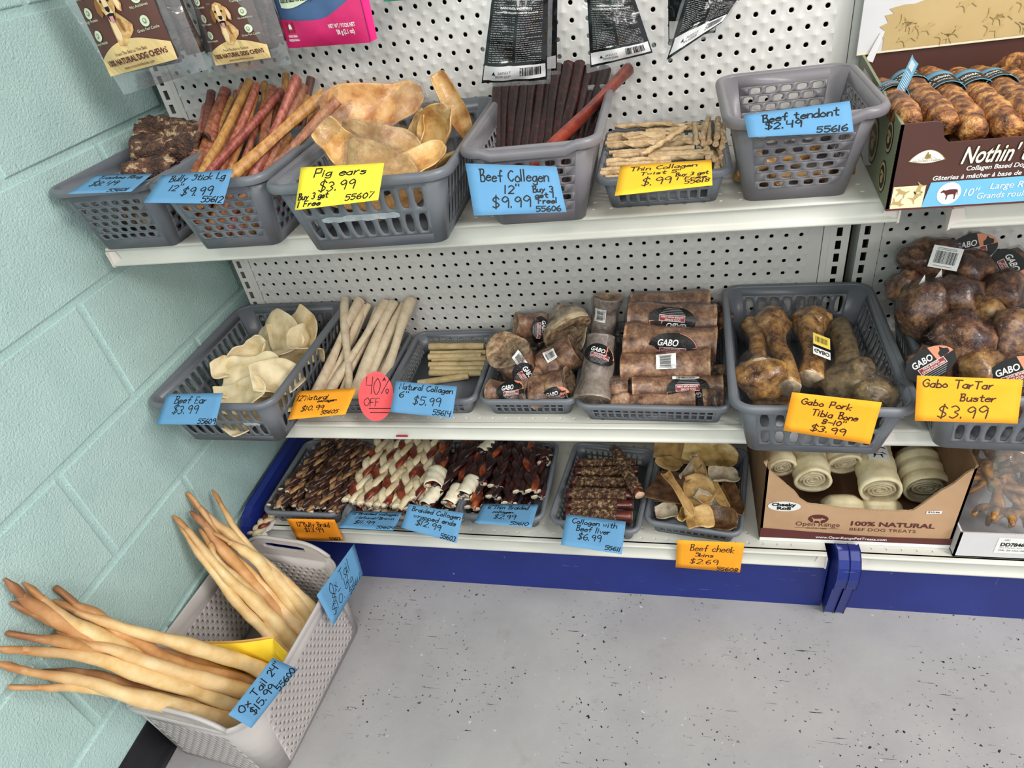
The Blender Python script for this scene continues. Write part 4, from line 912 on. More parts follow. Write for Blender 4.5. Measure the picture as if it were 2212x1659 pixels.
BE = [((592,735),-.13,.155,.052,(25,-10,-20),'beef ear with an orange spot at the back of its basket'), ((650,738),-.12,.130,.048,(20,25,-50),'folded beef ear against the right rim, its dark tip pointing down'), ((668,752),-.15,.09,.035,(20,60,60),'beef ear half hidden behind the right rim'),
 ((548,768),-.19,.085,.036,(30,-25,30),'cupped beef ear curling open in the middle of the pile'), ((545,820),-.25,.125,.052,(18,4,10),'largest smooth beef ear lying on top of the pile'), ((520,862),-.31,.120,.036,(20,-4,5),'pale beef ear lowest at the front of the basket'), ((486,800),-.235,.055,.022,(40,30,60),'small crumpled beef ear at the left of the pile'), ((600,820),-.26,.10,.035,(30,20,40),'beef ear tucked under the pile at the front right')]
for i, (p, y, L, W, e, lb) in enumerate(BE):
    S_('beef_ear', lb, 'beef ear', 'beefear', at(*p, y=y), L * 1.05, W * 1.22, eul(*e), curl=(-.9 if i % 2 == 0 else .8) if i != 3 else 1.9, bend=(-.8 if i % 2 == 0 else .6), seed=30 + i, amp=.010, th=.003)
for i, (x, y) in enumerate([(.10, -.30), (.17, -.31), (.22, -.27), (.15, -.22)]):
    S_('beef_ear', 'beef ear at the bottom of the corner basket, seen through its slots', 'beef ear', 'beefear', (x, y, Z2 + .03), .11, .035, eul(8, 10 * (-1) ** i, 60 * i), curl=.8, bend=.4, seed=50 + i, group='beef ears at the bottom of the basket', th=.003)
# trachea rings
def trachea(label, c, R, L, rr, seed, group=None):
    c = V(c); P = [c + eul(*R) @ V((L * (t - .5), .01 * math.sin(t * 4 + seed), 0)) for t in [i / 12 for i in range(13)]]
    v, f, m = sweep(P, [rr * .8, rr, rr * 1.05, rr, rr * .85], 18, fn=lambda t, a: 1 + .10 * math.sin(t * 44) + .16 * math.sin(a * 3 + seed + t * 5) + .10 * math.sin(a * 7 + seed * 2))
    nv = len(v) - 2
    f2 = [q for q in f if max(q) < nv]
    o = mk('dried_trachea', v[:nv], f2, M['trachea'], None, solid=.004); return tag(o, label, 'dog chew', group)
trachea('ridged trachea tube lying at the back against the pegboard', at(378, 293, y=-.10), (0, 8, 12), .12, .026, 1)
trachea('open-ended trachea curling in the middle of the heap', at(352, 322, y=-.17), (10, 5, 25), .095, .022, 2)
trachea('ragged dark trachea at the left of the heap', at(330, 305, y=-.13), (0, 35, 70), .07, .020, 3)
trachea('trachea showing its round open mouth beside the bully sticks', at(400, 318, y=-.17), (0, -5, -20), .09, .018, 4)
trachea('pale trachea strip low behind the trachea card', at(325, 365, y=-.27), (0, 10, 10), .075, .013, 5)
for i, (x, y) in enumerate([(.07, -.24), (.12, -.22), (.16, -.20), (.10, -.12)]):
    trachea('trachea piece at the bottom of the basket', (x + .01, y, Z1 + .028), (0, 3, 40 * i), .08, .019, 8 + i, 'trachea pieces at the bottom of the basket')
# chews inside the deep basket
for i, (x, y) in enumerate([(1.09, -.24), (1.14, -.235), (1.18, -.22), (1.115, -.17), (1.165, -.15), (1.10, -.12)]):
    p = V((x, y, Z1 + .014)); d = eul(0, 0, 25 * i - 40) @ V((.036, 0, 0))
    v, f, m = sweep([p - d + d * 2 * k / 8 for k in range(9)], [.009, .006, .007, .010], 8, fn=lambda t, a: 1 + .15 * math.sin(a * 2 + i), cap=1)
    tag(mk('beef_tendon', v, f, [M['tibia'], M['cut']], None, mi=m), 'amber tendon chew on the floor of the deep basket', 'dog chew', 'tendon chews in the deep basket')
# ---------------------------------------------------------------- middle shelf collagen
N12 = [((745,645),-.045,(752,840),-.262,.0085,'frontmost long pale collagen stick crossing the others',2), ((778,648),-.03,(684,842),-.262,.0098,None,0), ((797,658),-.035,(742,770),-.16,.0075,None,0), ((790,662),-.02,(705,838),-.24,.0085,None,0),
 ((832,652),-.03,(716,842),-.268,.0095,None,0), ((850,654),-.03,(768,838),-.262,.0115,None,0), ((873,658),-.03,(790,832),-.258,.009,None,0), ((888,648),-.03,(822,830),-.255,.0105,None,0), ((862,700),-.08,(806,836),-.262,.0085,None,0), ((815,668),-.02,(742,842),-.24,.009,None,0), ((735,700),-.09,(692,842),-.25,.008,None,0)]
for i, (tp, yt, lp, yl, r, lb, q) in enumerate(N12):
    stick('collagen_roll', lb or ('long pale collagen roll whose top stands ' + ORD[[0, 1, 4, 3, 6, 7, 8, 9, 5, 2, 0][i]] + ' from the left'), 'chew stick', 'long pale collagen rolls leaning on the pegboard', tp, lp, yl + .014, Z2 + .014, .29, r, 'nat12', end='nat12', wob=.003, xr=(.256, .402), fn=lambda t, a, i=i: 1 + .16 * math.sin(t * 7 + i * 2) + .07 * math.sin(a * 2 + i), seg=18, n=12)
N6 = [((928,749),(1046,748),.0078),((930,763),(1050,761),.0055),((926,771),(1040,768),.0065),((934,776),(1051,775),.007),((927,788),(1048,787),.0065),((930,797),(1045,797),.0065),((928,806),(1040,806),.0065)]
for i, (a, b, r) in enumerate(N6):
    y = None; z = Z2 + .013 + (0.010 if i < 3 else 0.004)
    p, q = V(at(*a, z=z)), V(at(*b, z=z)); q.x = min(q.x, .606)
    v, f, m = sweep([p.lerp(q, k / 10) for k in range(11)], r, 10, fn=lambda t, a_: 1 + .06 * math.sin(t * 11 + i), cap=1)
    tag(mk('collagen_roll', v, f, [M['nat6'], M['cut']], None, mi=m, sharp=60), ORD[i].capitalize() + ' from the back of seven short collagen rolls side by side', 'chew stick', 'short collagen rolls side by side')
for (a, b, z, lb) in [((903,828),(1012,812),Z2 + .017,'short collagen roll lying askew at the front of its tray')]:
    p, q = V(at(*a, z=z)), V(at(*b, z=z))
    v, f, m = sweep([p.lerp(q, k / 10) for k in range(11)], .0068, 10, cap=1)
    tag(mk('collagen_roll', v, f, [M['nat6'], M['cut']], None, mi=m, sharp=60), lb, 'chew stick')
# ---------------------------------------------------------------- printed text
TXT = {}
def text_shape(s, bold=0.0, shear=0.0):
    k = (s, bold, shear)
    if k not in TXT:
        c = bpy.data.curves.new('print', 'FONT'); c.body = s; c.size = 1.0; c.offset = bold; c.shear = shear; c.resolution_u = 3; c.fill_mode = 'FRONT'
        o = bpy.data.objects.new('print', c); COL.objects.link(o)
        me = bpy.data.meshes.new_from_object(o.evaluated_get(bpy.context.evaluated_depsgraph_get()))
        v = [(p.co.x, p.co.y) for p in me.vertices]; f = [tuple(p.vertices) for p in me.polygons]
        bpy.data.objects.remove(o); bpy.data.curves.remove(c); bpy.data.meshes.remove(me)
        xs = [p[0] for p in v]; ys = [p[1] for p in v]
        x0, x1, y1 = min(xs), max(xs), max(ys); y0 = min(ys)
        TXT[k] = ([((x - x0) / (x1 - x0), y) for x, y in v], f, (x1 - x0), y0, y1)
    return TXT[k]
def add_text(b, s, F, x, y, h, w=None, bold=0.0, shear=0.0, m=0, align='l'):
    """F(u, v) with v down; x, y baseline; h cap height; w total width"""
    v, f, w0, y0, y1 = text_shape(s, bold, shear); k = h / 0.69; w = w or w0 * k
    if align == 'c': x -= w / 2
    b.add([F(x + a * w, y - c * k) for a, c in v], f, m)
def poly(b, pts, F, m=0):
    tri = tessellate_polygon([[V((p[0], p[1], 0)) for p in pts]])
    b.add([F(*p) for p in pts], [tuple(t) for t in tri], m)
def ellipse(b, cx, cy, rx, ry, F, m=0, n=24, a0=0.0, a1=2 * PI):
    full = abs(a1 - a0 - 2 * PI) < 1e-6
    pts = [(cx + rx * math.cos(a0 + (a1 - a0) * i / n), cy + ry * math.sin(a0 + (a1 - a0) * i / n)) for i in range(n if full else n + 1)]
    # fan of narrow rings so that it bends with the surface
    k = len(b.v); b.v.append(F(cx, cy)); 
    for r in (0.5, 1.0): b.v += [F(cx + (p[0] - cx) * r, cy + (p[1] - cy) * r) for p in pts]
    q = len(pts); rngi = range(q) if full else range(q - 1)
    for i in rngi:
        j = (i + 1) % q
        b.f.append((k, k + 1 + i, k + 1 + j)); b.m.append(m)
        b.f.append((k + 1 + i, k + 1 + q + i, k + 1 + q + j, k + 1 + j)); b.m.append(m)
def rect(b, x0, y0, x1, y1, F, m=0, nx=4, ny=2):
    k = len(b.v)
    b.v += [F(x0 + (x1 - x0) * i / nx, y0 + (y1 - y0) * j / ny) for j in range(ny + 1) for i in range(nx + 1)]
    for j in range(ny):
        for i in range(nx): a = k + j * (nx + 1) + i; b.f.append((a, a + 1, a + nx + 2, a + nx + 1)); b.m.append(m)
def shifted(F, d): return lambda u, v: F(u, v, d)
def barcode(parent, F, x, y, w, h, seed=1, vertical=False, rows=True, nm='barcode_sticker'):
    """white sticker with bars; F(u, v, o)"""
    b = MB(); rect(b, x, y, x + w, y + h, shifted(F, 0.0006), 0)
    r = random.Random(seed); u = 0.14
    while u < 0.86:
        ww = r.choice((0.008, 0.014, 0.022))
        if vertical: rect(b, x + w * 0.2, y + h * u, x + w * 0.75, y + h * (u + ww), shifted(F, 0.0009), 1, 1, 1)
        else: rect(b, x + w * u, y + h * 0.22, x + w * (u + ww), y + h * 0.78, shifted(F, 0.0009), 1, 1, 2)
        u += ww + r.choice((0.008, 0.014, 0.02))
    if rows:
        for j in (0.08, 0.14, 0.88): rect(b, x + w * .15, y + h * j, x + w * .8, y + h * (j + .03), shifted(F, 0.0009), 2, 1, 1)
    b.make(nm, [M['sticker'], M['black'], M['greyprint']], parent, smooth=False)
M['greyprint'] = flatm('grey_print', '8A8A8C', 0.6)
def gabo(parent, F, cx, cy, r, rot=0.0, half=False):
    """round black bone label: rust segment, red box, white lettering, tiny lines; F(u, v, o) with v down"""
    ca, sa = math.cos(rot), math.sin(rot)
    def G(o): return lambda u, v: F(cx + (u * ca - v * sa), cy + (u * sa + v * ca), o)
    b = MB()
    ellipse(b, 0, 0, r, r * .66, G(.0008), 0, 28)
    # rust wedge at the right of the name
    pts = [(r * math.cos(t) * .99, r * .66 * math.sin(t) * .99) for t in [-1.25 + 2.1 * i / 10 for i in range(11)]]
    poly(b, [(r * .18, -r * .62)] + pts + [(r * .12, r * .64)] if False else [(r * .28, -r * .63)] + [(r * math.cos(t) * .99, r * .66 * math.sin(t) * .99) for t in [-1.2 + 1.15 * i / 8 for i in range(9)]] + [(r * .30, 0)], G(.0011), 1)
    # cut-out dog head shape on the wedge
    poly(b, [(r * .45, -r * .02), (r * .47, -r * .22), (r * .58, -r * .28), (r * .66, -r * .44), (r * .74, -r * .30), (r * .88, -r * .22), (r * .86, -r * .06), (r * .70, -r * .02)], G(.0013), 0)
    rect(b, -r * .52, -r * .02, r * .55, r * .26, G(.0014), 2, 6, 2)
    for (x0, y0, x1, y1) in ((-.52, -.02, .55, .0), (-.52, .245, .55, .265), (-.53, -.02, -.51, .26), (.54, -.02, .56, .26)): rect(b, r * x0, r * y0, r * x1, r * y1, G(.0016), 3, 4, 1)
    add_text(b, 'GABO', G(.0016), -r * .62, -r * .10, r * .26, r * .85, bold=.02, shear=.25, m=3)
    add_text(b, 'DOG BONES', G(.0017), -r * .34, r * .10, r * .085, r * .66, bold=.01, m=3)
    add_text(b, 'GÂTERIE POUR CHIEN', G(.0017), -r * .46, r * .215, r * .075, r * .95, bold=.01, m=3)
    for i in range(4): rect(b, -r * (.5 - i * .07), r * (.32 + i * .075), r * (.5 - i * .07), r * (.345 + i * .075), G(.0016), 4, 4, 1)
    return b.make('round_label', [M['black'], M['salmon'], M['redprint'], M['white'], M['greyprint']], parent, smooth=False)
# ---------------------------------------------------------------- wrapped marrow bones
def frame(d, up):
    d = V(d).normalized(); up = V(up); n = (up - d * up.dot(d)).normalized(); return d, n, d.cross(n)
def marrow_bone(label, p, q, r, group=None, mat='bone', rn=None, seed=0, lab=None, bar=None, ends=True, flat=1.0, wrap=True, lumps=.10):
    """bone shaft from p to q with open marrow ends, cling film and labels on the side facing the camera.
    lab: (along 0..1, round offset in radians, radius, text turn); bar: (along, round offset, width, height)"""
    p, q = V(p), V(q); d, n, bi = frame(q - p, CAM - (p + q) / 2); L = (q - p).length
    t = thing('marrow_bone', label, 'bone', (p + q) / 2, group)
    P = [p.lerp(q, i / 14) + n * .0015 * math.sin(i * .9 + seed) for i in range(15)]
    rr = rn or [r * 1.08, r * .98, r * .92, r * .96, r * 1.1]
    fn = lambda tt, a: 1 + lumps * math.sin(a * 2 + seed) + lumps * .6 * math.sin(a * 3 + seed * 2 + tt * 5) + .04 * math.sin(tt * 13 + seed)
    v, f, m = sweep(P, rr, 18, up=n, fn=fn, flat=flat)
    m2 = MB(); nv = len(v) - 2
    m2.add(v[:nv], [x for x in f if max(x) < nv]); m2.make('bone_shaft', M[mat], t)
    for e in (0, 1):
        c = p if e == 0 else q; dd = d if e == 0 else -d
        base = 0 if e == 0 else 14 * 18
        ring = [V(v[base + k]) for k in range(18)]; cc = sum(ring, V()) / 18
        in1 = [cc + (x - cc) * .55 + dd * .001 for x in ring]; in2 = [cc + (x - cc) * .45 + dd * .012 for x in ring]
        b = MB(); b.add([tuple(x) for x in ring + in1 + in2] + [tuple(cc + dd * .012)], [(k, (k + 1) % 18, 18 + (k + 1) % 18, 18 + k) for k in range(18)] + [(18 + k, 18 + (k + 1) % 18, 36 + (k + 1) % 18, 36 + k) for k in range(18)] + [(36 + k, 36 + (k + 1) % 18, 54) for k in range(18)])
        b.make('bone_end', M['marrow'], t)
    if wrap:
        ww = []
        P2 = [p - d * .004] + P + [q + d * .004]
        v2, f2, _ = sweep(P2, [x * 1.0 for x in ([rr[0] * .55] + [interp(rr, i / 8) for i in range(9)] + [rr[-1] * .55])], 28, up=n, fn=lambda tt, a: fn(min(1, max(0, (tt * 16 - 1) / 14)), a) * 1.045 + .0016 / r + .012 * noise3((tt * 30, a * 5, seed), 1.0, seed))
        b = MB(); b.add(v2, f2); b.make('plastic_wrap', M['film'], t)
    def F(along, off):
        def g(u, vv, o=0.0):
            s = along * L + u; a = off + vv / (r * 1.08); R_ = interp(rr, min(1, max(0, s / L))) * fn(s / L, 0 if False else -a) * 1.05 + .0022 + o
            return tuple(p + d * s + (n * math.cos(a) + bi * math.sin(a)) * R_)
        return g
    if lab:
        al, of, lr, rot = lab; g = F(al, of); gabo(t, lambda u, vv, o=0.0: g(u, vv, o), 0, 0, lr, rot)
    if bar:
        al, of, w_, h_ = bar[:4]; g = F(al, of); barcode(t, lambda u, vv, o=0.0: g(u, vv, o), -w_ / 2, -h_ / 2, w_, h_, seed, vertical=len(bar) > 4)
    return t
A = lambda u, v, y: at(u, v, y=y)
marrow_bone('long dusty marrow bone standing on end against the pegboard', A(1313, 640, -.075), A(1300, 748, -.10), .027, 'bones', 'bone_grey', seed=1, bar=(.30, .35, .026, .022))
marrow_bone('long marrow bone standing in front at the left, knob end down', A(1299, 728, -.175), A(1280, 866, -.270), .031, None, 'bone_grey', rn=[.026, .027, .029, .031, .033, .036], seed=2, lab=(.36, -.05, .030, -1.35))
marrow_bone('orange-brown bone low between the standing bone and the stack', A(1328, 820, -.235), A(1338, 872, -.262), .022, None, 'bone', seed=3)
LBN = [((1362,660),(1530,658),-.045,.024,'topmost marrow bone at the back of the stack',(.42,.75,.036,3.14),None,'bone'), ((1358,692),(1545,697),-.10,.031,'largest stacked marrow bone with an upside-down label',(.50,-.02,.042,3.2),None,'bone'),
 ((1350,733),(1548,742),-.155,.028,'third stacked marrow bone, its label right way up',(.52,.40,.042,0.0),None,'bone'), ((1345,794),(1538,787),-.195,.030,'pale marrow bone with a barcode, in the middle of the stack',None,(.50,-.25,.034,.026,1),'bone'),
 ((1366,842),(1562,836),-.235,.024,'marrow bone with a tilted barcode near the front rim',(.62,.15,.036,3.14),(.60,-.75,.045,.008),'bone'), ((1345,873),(1500,866),-.262,.018,'knobby bone lying along the front rim',None,None,'bone')]
for i, (a, b_, y, r, lb, lab, bar, mt) in enumerate(LBN):
    marrow_bone(lb, A(*a, y), A(*b_, y), r, None, mt, seed=4 + i, lab=lab, bar=bar)
marrow_bone('dark round bone knob at the front right corner of the wide tray', A(1520, 862, -.258), A(1560, 858, -.262), .022, None, 'knuckle', seed=14)
marrow_bone('marrow bone standing up at the right edge of the stack', A(1555, 800, -.19), A(1560, 850, -.21), .017, None, 'bone', seed=15)
marrow_bone('marrow bone seen under the stack at the right rear', A(1535, 668, -.05), A(1568, 700, -.08), .018, None, 'knuckle', seed=16)
# short bones
def short_bone(label, px, y, R, rx, rl, mat, seed, lab=None, bar=None, cap='marrow', wrap=True):
    c = V(A(*px, y)); ax = eul(*R) @ V((1, 0, 0)); return marrow_bone(label, c - ax * rl, c + ax * rl, rx, None, mat, rn=[rx * 1.12, rx, rx, rx * 1.14], seed=seed, lab=lab, bar=bar, wrap=wrap, lumps=.14)
short_bone('short marrow bone with an upright round label at the front left', (1113, 783), -.19, (0, 68, 20), .038, .036, 'bone', 21, lab=(.60, 0, .030, 0), bar=(.10, -.2, .034, .016))
short_bone('big pale round bone slice at the back right of its tray', (1222, 712), -.10, (0, 0, -70), .042, .016, 'bone_pale', 22)
short_bone('square-cut dark bone at the back left showing half a label', (1145, 705), -.10, (0, 20, 20), .022, .030, 'bone', 23, lab=(.75, .2, .026, 1.5))
short_bone('slanting marrow bone with a small barcode, centre right', (1210, 775), -.18, (0, -28, 12), .026, .036, 'bone', 24, bar=(.42, -.5, .022, .018))
short_bone('marrow bone with a cut-off label at the front right', (1192, 838), -.235, (0, -12, 8), .027, .034, 'bone', 25, lab=(.62, .55, .026, 0))
short_bone('marrow bone lying under the upright one, label towards the rim', (1100, 845), -.245, (0, 0, 0), .021, .038, 'bone', 26, lab=(.62, .0, .026, -.1))
for i, (x, y) in enumerate([(.68, -.13), (.755, -.17), (.70, -.07)]):
    c = V((x, y, Z2 + .026)); marrow_bone('film-wrapped bone at the bottom of the short-bone tray', c - V((.03, 0, 0)), c + V((.03, .01, 0)), .021, 'bones under the heap', 'knuckle', seed=30 + i)
# ---------------------------------------------------------------- tibia bones
def tibia(label, p, q, r0, r1, mat, seed, head=None, sticker=False):
    """p thin end, q head end"""
    p, q = V(p), V(q); d = (q - p).normalized(); t = thing('tibia_bone', label, 'bone', (p + q) / 2)
    P = catmull([p, p.lerp(q, .35) + V((.004, 0, .004)), p.lerp(q, .7), q], 20)
    v, f, m = sweep(P, [r0 * 1.15, r0 * .95, r0 * .9, r0 * 1.05, r1 * .95], 18, fn=lambda tt, a: 1 + .12 * math.sin(a * 2 + seed) + .06 * math.sin(a * 5 + seed + tt * 6), cap=1)
    b = MB(); b.addm(v, f, m); b.make('bone_shaft', [M[mat], M['bone_pale']], t)
    if head:
        hv, hf = blob(q + d * r1 * .3, (r1 * 1.25, r1 * 1.0, r1 * 1.05), seed, 1.0, .32, 3, fs=1.5)
        b = MB(); b.add(hv, hf); b.make('bone_head', M[mat], t)
    cen = (p + q) / 2
    w = MB(); v2, f2, _ = sweep([p - d * .004] + P + [q + d * (r1 * 1.3 if head else .004)], [r0 * .9, r0 * 1.22, r0 * 1.12, r0 * 1.1, r0 * 1.3, r1 * 1.2, r1 * (1.25 if head else .9)], 22, fn=lambda tt, a: 1.06 + .10 * math.sin(a * 2 + seed) + .05 * noise3((tt * 20, a * 3, seed), 1, seed))
    w.add(v2, f2); w.make('plastic_wrap', M['film'], t)
    if sticker:
        dd, n, bi = frame(q - p, CAM - cen + V((.5, 0, 0)))
        c0 = p + d * .028
        def F(u, vv, o=0.0): return tuple(c0 + d * vv + bi * u + n * (r0 * 1.32 + .003 + o))
        b = MB(); rect(b, -.014, 0, .016, .050, shifted(F, 0), 0); rect(b, -.0135, .022, .0155, .0495, shifted(F, .0004), 1); rect(b, -.014, .017, .016, .023, shifted(F, .0005), 2)
        add_text(b, 'GABO', shifted(F, .0007), -.012, .013, .008, .026, bold=.02, m=2)
        for k in range(9): rect(b, -.010 + k * .0024, .030, -.009 + k * .0024, .043, shifted(F, .0007), 2, 1, 1)
        b.make('paper_label', [M['sticker'], flatm('yellow_print', 'E8CE5A'), M['black']], t, smooth=False)
    return t
tibia('tibia bone at the far left, big knobbly yellow head to the front', A(1622, 705, -.13), A(1645, 808, -.255), .017, .034, 'tibia', 1, True)
tibia('dark tibia bone with a split head at the back, cut end forward', A(1706, 838, -.29), A(1668, 708, -.15), .017, .027, 'tibia', 2, True)
tibia('straight tibia bone bearing a white and yellow sticker', A(1752, 820, -.27), A(1752, 700, -.14), .019, .025, 'tibia', 3, True, True)
tibia('greyish tibia bone leaning to the right with a lumpy head in front', A(1806, 705, -.12), A(1842, 818, -.26), .018, .036, 'tibia_g', 4, True)
tibia('small round bone head at the front right of the tibia basket', A(1868, 880, -.32), A(1885, 858, -.31), .020, .026, 'tibia_g', 5, True)
tibia('tibia bone lying flat at the bottom, seen through the front slots', V((1.11, -.25, Z2 + .026)), V((1.19, -.29, Z2 + .03)), .018, .022, 'tibia', 6, False)
# ---------------------------------------------------------------- wrapped knuckle bones
KB = [((2006,562),-.10,.040,'topmost knuckle bone, pointed, with a white barcode sticker',(1,0)), ((2100,590),-.13,.038,'knuckle bone in a loose bag at the top right of the heap',0), ((2020,640),-.17,.030,'dark knuckle bone under the topmost one',0), ((1995,672),-.20,.042,'large round knuckle bone at the left of the heap',0),
 ((2080,645),-.19,.036,'knuckle bone with a pale tag edge in the centre of the heap',0), ((2165,632),-.18,.036,'brown knuckle bone at the right edge of the photo, upper',0), ((2125,682),-.22,.030,'small yellowish knuckle bone right of centre',0), ((2080,738),-.27,.042,'wide knuckle bone in the lower middle of the heap',0),
 ((2185,738),-.27,.042,'round knuckle bone at the right edge of the photo, lower',0), ((2120,800),-.315,.030,'yellow-ended knuckle bone just behind the orange card',0), ((2010,790),-.30,.026,'knuckle bone at the left end behind the orange card',(0,1)), ((2195,812),-.32,.032,'dark knuckle bone behind the right end of the orange card',(0,1)),
 ((2180,585),-.10,.030,'knuckle bone bearing a slanted round label at the right edge',(0,1)), ((2100,540),-.07,.026,'knuckle bone at the very back with a black round label',(0,1)), ((1955,620),-.15,.026,'small dark knuckle bone by the left rim',0), ((2150,770),-.25,.026,'knuckle bone wedged between two round ones',(0,1))]
for i, (px, y, r, lb, ex) in enumerate(KB):
    c = V(A(*px, y)); t = thing('knuckle_bone', lb, 'bone', c)
    R = eul(20 * i, 35 * i, 50 * i)
    v, f = blob(c, (r * 1.12, r * .92, r * .9), i * 3 + 1, 1.0, .34, 3, R, 1.4); b = MB(); b.add(v, f); b.make('bone_lump', M['knuckle' if i not in (9, 6) else 'tibia'], t)
    v2 = []
    for k, p in enumerate(v):
        p = V(p); dd = (p - c); v2.append(tuple(c + dd * (1.07 + .10 * noise3(dd.normalized() * 6, 1, i))))
    b = MB(); b.add(v2, f); b.make('plastic_wrap', M['film'], t)
    n = (CAM - c).normalized(); ex_, ey_ = V((1, 0, 0)), None; bx = (V((1, 0, .1)) - n * V((1, 0, .1)).dot(n)).normalized(); by = n.cross(bx)
    if ex and ex[0]:
        c0 = c + n * r * 1.35 + bx * r * .5 - by * r * .0
        bb_ = (bx - by * .35).normalized(); cc_ = n.cross(bb_)
        barcode(t, lambda u, vv, o=0.0: tuple(c0 + bb_ * u - cc_ * vv + n * o), -.018, -.018, .040, .034, i)
    if ex and ex[1]:
        c0 = c + n * r * 1.28 + by * r * .1
        gabo(t, lambda u, vv, o=0.0: tuple(c0 + bx * u - by * vv + n * o), 0, 0, .034, {12: 1.2, 13: -.1, 10: -.5, 11: -.3, 15: 1.3}[i])
# bag corners sticking up as white paper tags
for px, y, dx, lb in (((1990, 612), -.19, .010, 'white tag corner sticking up by the left rim'), ((2025, 600), -.17, .012, 'white tag corner pointing up in the knuckle bone heap'), ((2150, 655), -.20, .022, 'white tag edge between the knuckle bones')):
    c = V(A(*px, y)); b = MB(); b.add([tuple(c + V((-dx, 0, -.022))), tuple(c + V((dx, .004, -.020))), tuple(c + V((dx * .3, .002, .014)))], [(0, 1, 2)]); tag(b.make('paper_tag', M['sticker'], smooth=False, solid=.0005), lb, 'tag')
for i, (x, y) in enumerate([(1.40, -.30), (1.45, -.31), (1.50, -.29), (1.55, -.30), (1.42, -.2), (1.52, -.2)]):
    v, f = blob((x, y, Z2 + .045), (.030, .026, .026), 60 + i, 1.0, .3, 2); tag(mk('knuckle_bone', v, f, M['knuckle'], None), 'knuckle bone at the bottom of its basket, seen through the slots', 'bone', 'knuckle bones at the bottom of the basket')
# ---------------------------------------------------------------- braids
def braid(label, p, q, A_, Bh, r, mats, turns=5.0, group=None, seed=0, sag=0.0, ends='braid_end', wraps=(), nm='braided_chew'):
    """three plaited strands from the front end p to the back end q"""
    p, q = V(p), V(q); d, n, bi = frame(q - p, V((0, 0, 1))); t = thing(nm, label, 'chew stick', (p + q) / 2 - V((0, 0, Bh)), group)
    for k in range(3):
        P = []
        for i in range(45):
            f = i / 44; ph = 2 * PI * (f * turns / 2 + k / 3.0) + seed
            sp = 1.0 + (.25 if f < .06 else 0)
            P.append(p.lerp(q, f) + bi * A_ * math.sin(ph) * sp + n * (Bh * math.sin(2 * ph) - sag * 4 * f * (1 - f)))
        v, f_, m = sweep(P, r, 8, up=n, flat=.62, fn=lambda tt, a: 1.06 + .10 * math.sin(a * 3 + seed + k), cap=1)
        b = MB(); b.addm(v, f_, m); b.make('strand', [M[mats[k]], M[ends]], t)
    for (f0, f1, rr, mt) in wraps:
        P = [p.lerp(q, f0 + (f1 - f0) * i / 12) for i in range(13)]
        def fn(tt, a): return 1 + .05 * math.sin(tt * 16 + a * 2 + seed) + .04 * math.sin(a * 5 + seed) + (.08 if abs(a - 3.5) < .4 else 0)
        v, f_, m = sweep(P, rr, 20, up=n, fn=fn, flat=.85); nv = len(v) - 2
        b = MB(); b.add(v[:nv], [x for x in f_ if max(x) < nv]); o = b.make('rawhide_wrap', M[mt], t, solid=.0022)
    return t
def dk(u, v, h): return V(at(u, v, z=Z3 + h))
# dark bully braids: front ends on the rim, rising slightly to the back
BB = [((588,1094),(705,948),.052),((602,1096),(730,945),.058),((627,1090),(752,950),.050),((648,1100),(762,962),.056),((664,1103),(782,958),.052),((684,1097),(800,966),.058),((706,1102),(815,975),.050),((720,1106),(820,1000),.046),((612,1060),(712,950),.066),((668,1060),(770,948),.066)]
for i, (a, b_, h) in enumerate(BB):
    p = dk(*a, h); q = dk(*b_, h + .004); q = p + (q - p).normalized() * min((q - p).length, .285); q.y = min(q.y, -.03)
    mt = [('bullybraid', 'bullybraid', 'bullybraid'), ('bullybraid', 'bullybraid_t', 'bullybraid'), ('bullybraid_t', 'bullybraid', 'bullybraid')][i % 3]
    lb = ('dark greasy bully braid, ' + ORD[i] + ' from the left at the front rim') if i < 8 else ('bully braid lying on top of the others, ' + ('left' if i == 8 else 'right') + ' one')
    braid(lb, p, q, .0084, .0030, .0058, mt, 5.2, 'bully braids in the leftmost tray', seed=i)
for i in range(5):
    x = .110 + .027 * i; braid('bully braid in the bottom layer of the leftmost tray', (x, -.275, Z3 + .018), (x + .002, -.09, Z3 + .018), .0062, .003, .0056, ('bullybraid',) * 3, 7.0, 'bully braids in the bottom layer', seed=i)
# natural / brown braids
NB = [((757,1084),(826,948),.056,0),((770,1086),(842,946),.048,1),((783,1091),(862,948),.058,0),((800,1098),(868,962),.046,1),((826,1092),(880,948),.058,2),((838,1090),(892,955),.050,0),((866,1098),(910,950),.056,1),((898,1080),(935,952),.058,2),((912,1086),(952,960),.050,0)]
for i, (a, b_, h, mm) in enumerate(NB):
    p = dk(*a, h); q = dk(*b_, h + .003); q = p + (q - p).normalized() * min(max((q - p).length, .2), .285); q.y = min(q.y, -.03)
    mt = [('strand_cream', 'strand_brown', 'strand_cream'), ('strand_cream', 'strand_cream', 'strand_brown'), ('strand_brown', 'strand_cream', 'strand_cream')][mm]
    braid('cream and red-brown braid, ' + ORD[i] + ' from the left in the wide tray', p, q, .0112, .0038, .0086, mt, 3.4, 'two-tone braids in the wide tray', seed=i * 1.7)
for i in range(5):
    x = .295 + .03 * i; braid('two-tone braid in the bottom layer of the wide tray', (x, -.285, Z3 + .018), (x + .004, -.08, Z3 + .018), .008, .004, .0078, ('strand_cream', 'strand_brown', 'strand_cream'), 6.0, 'two-tone braids in the bottom layer', seed=i)
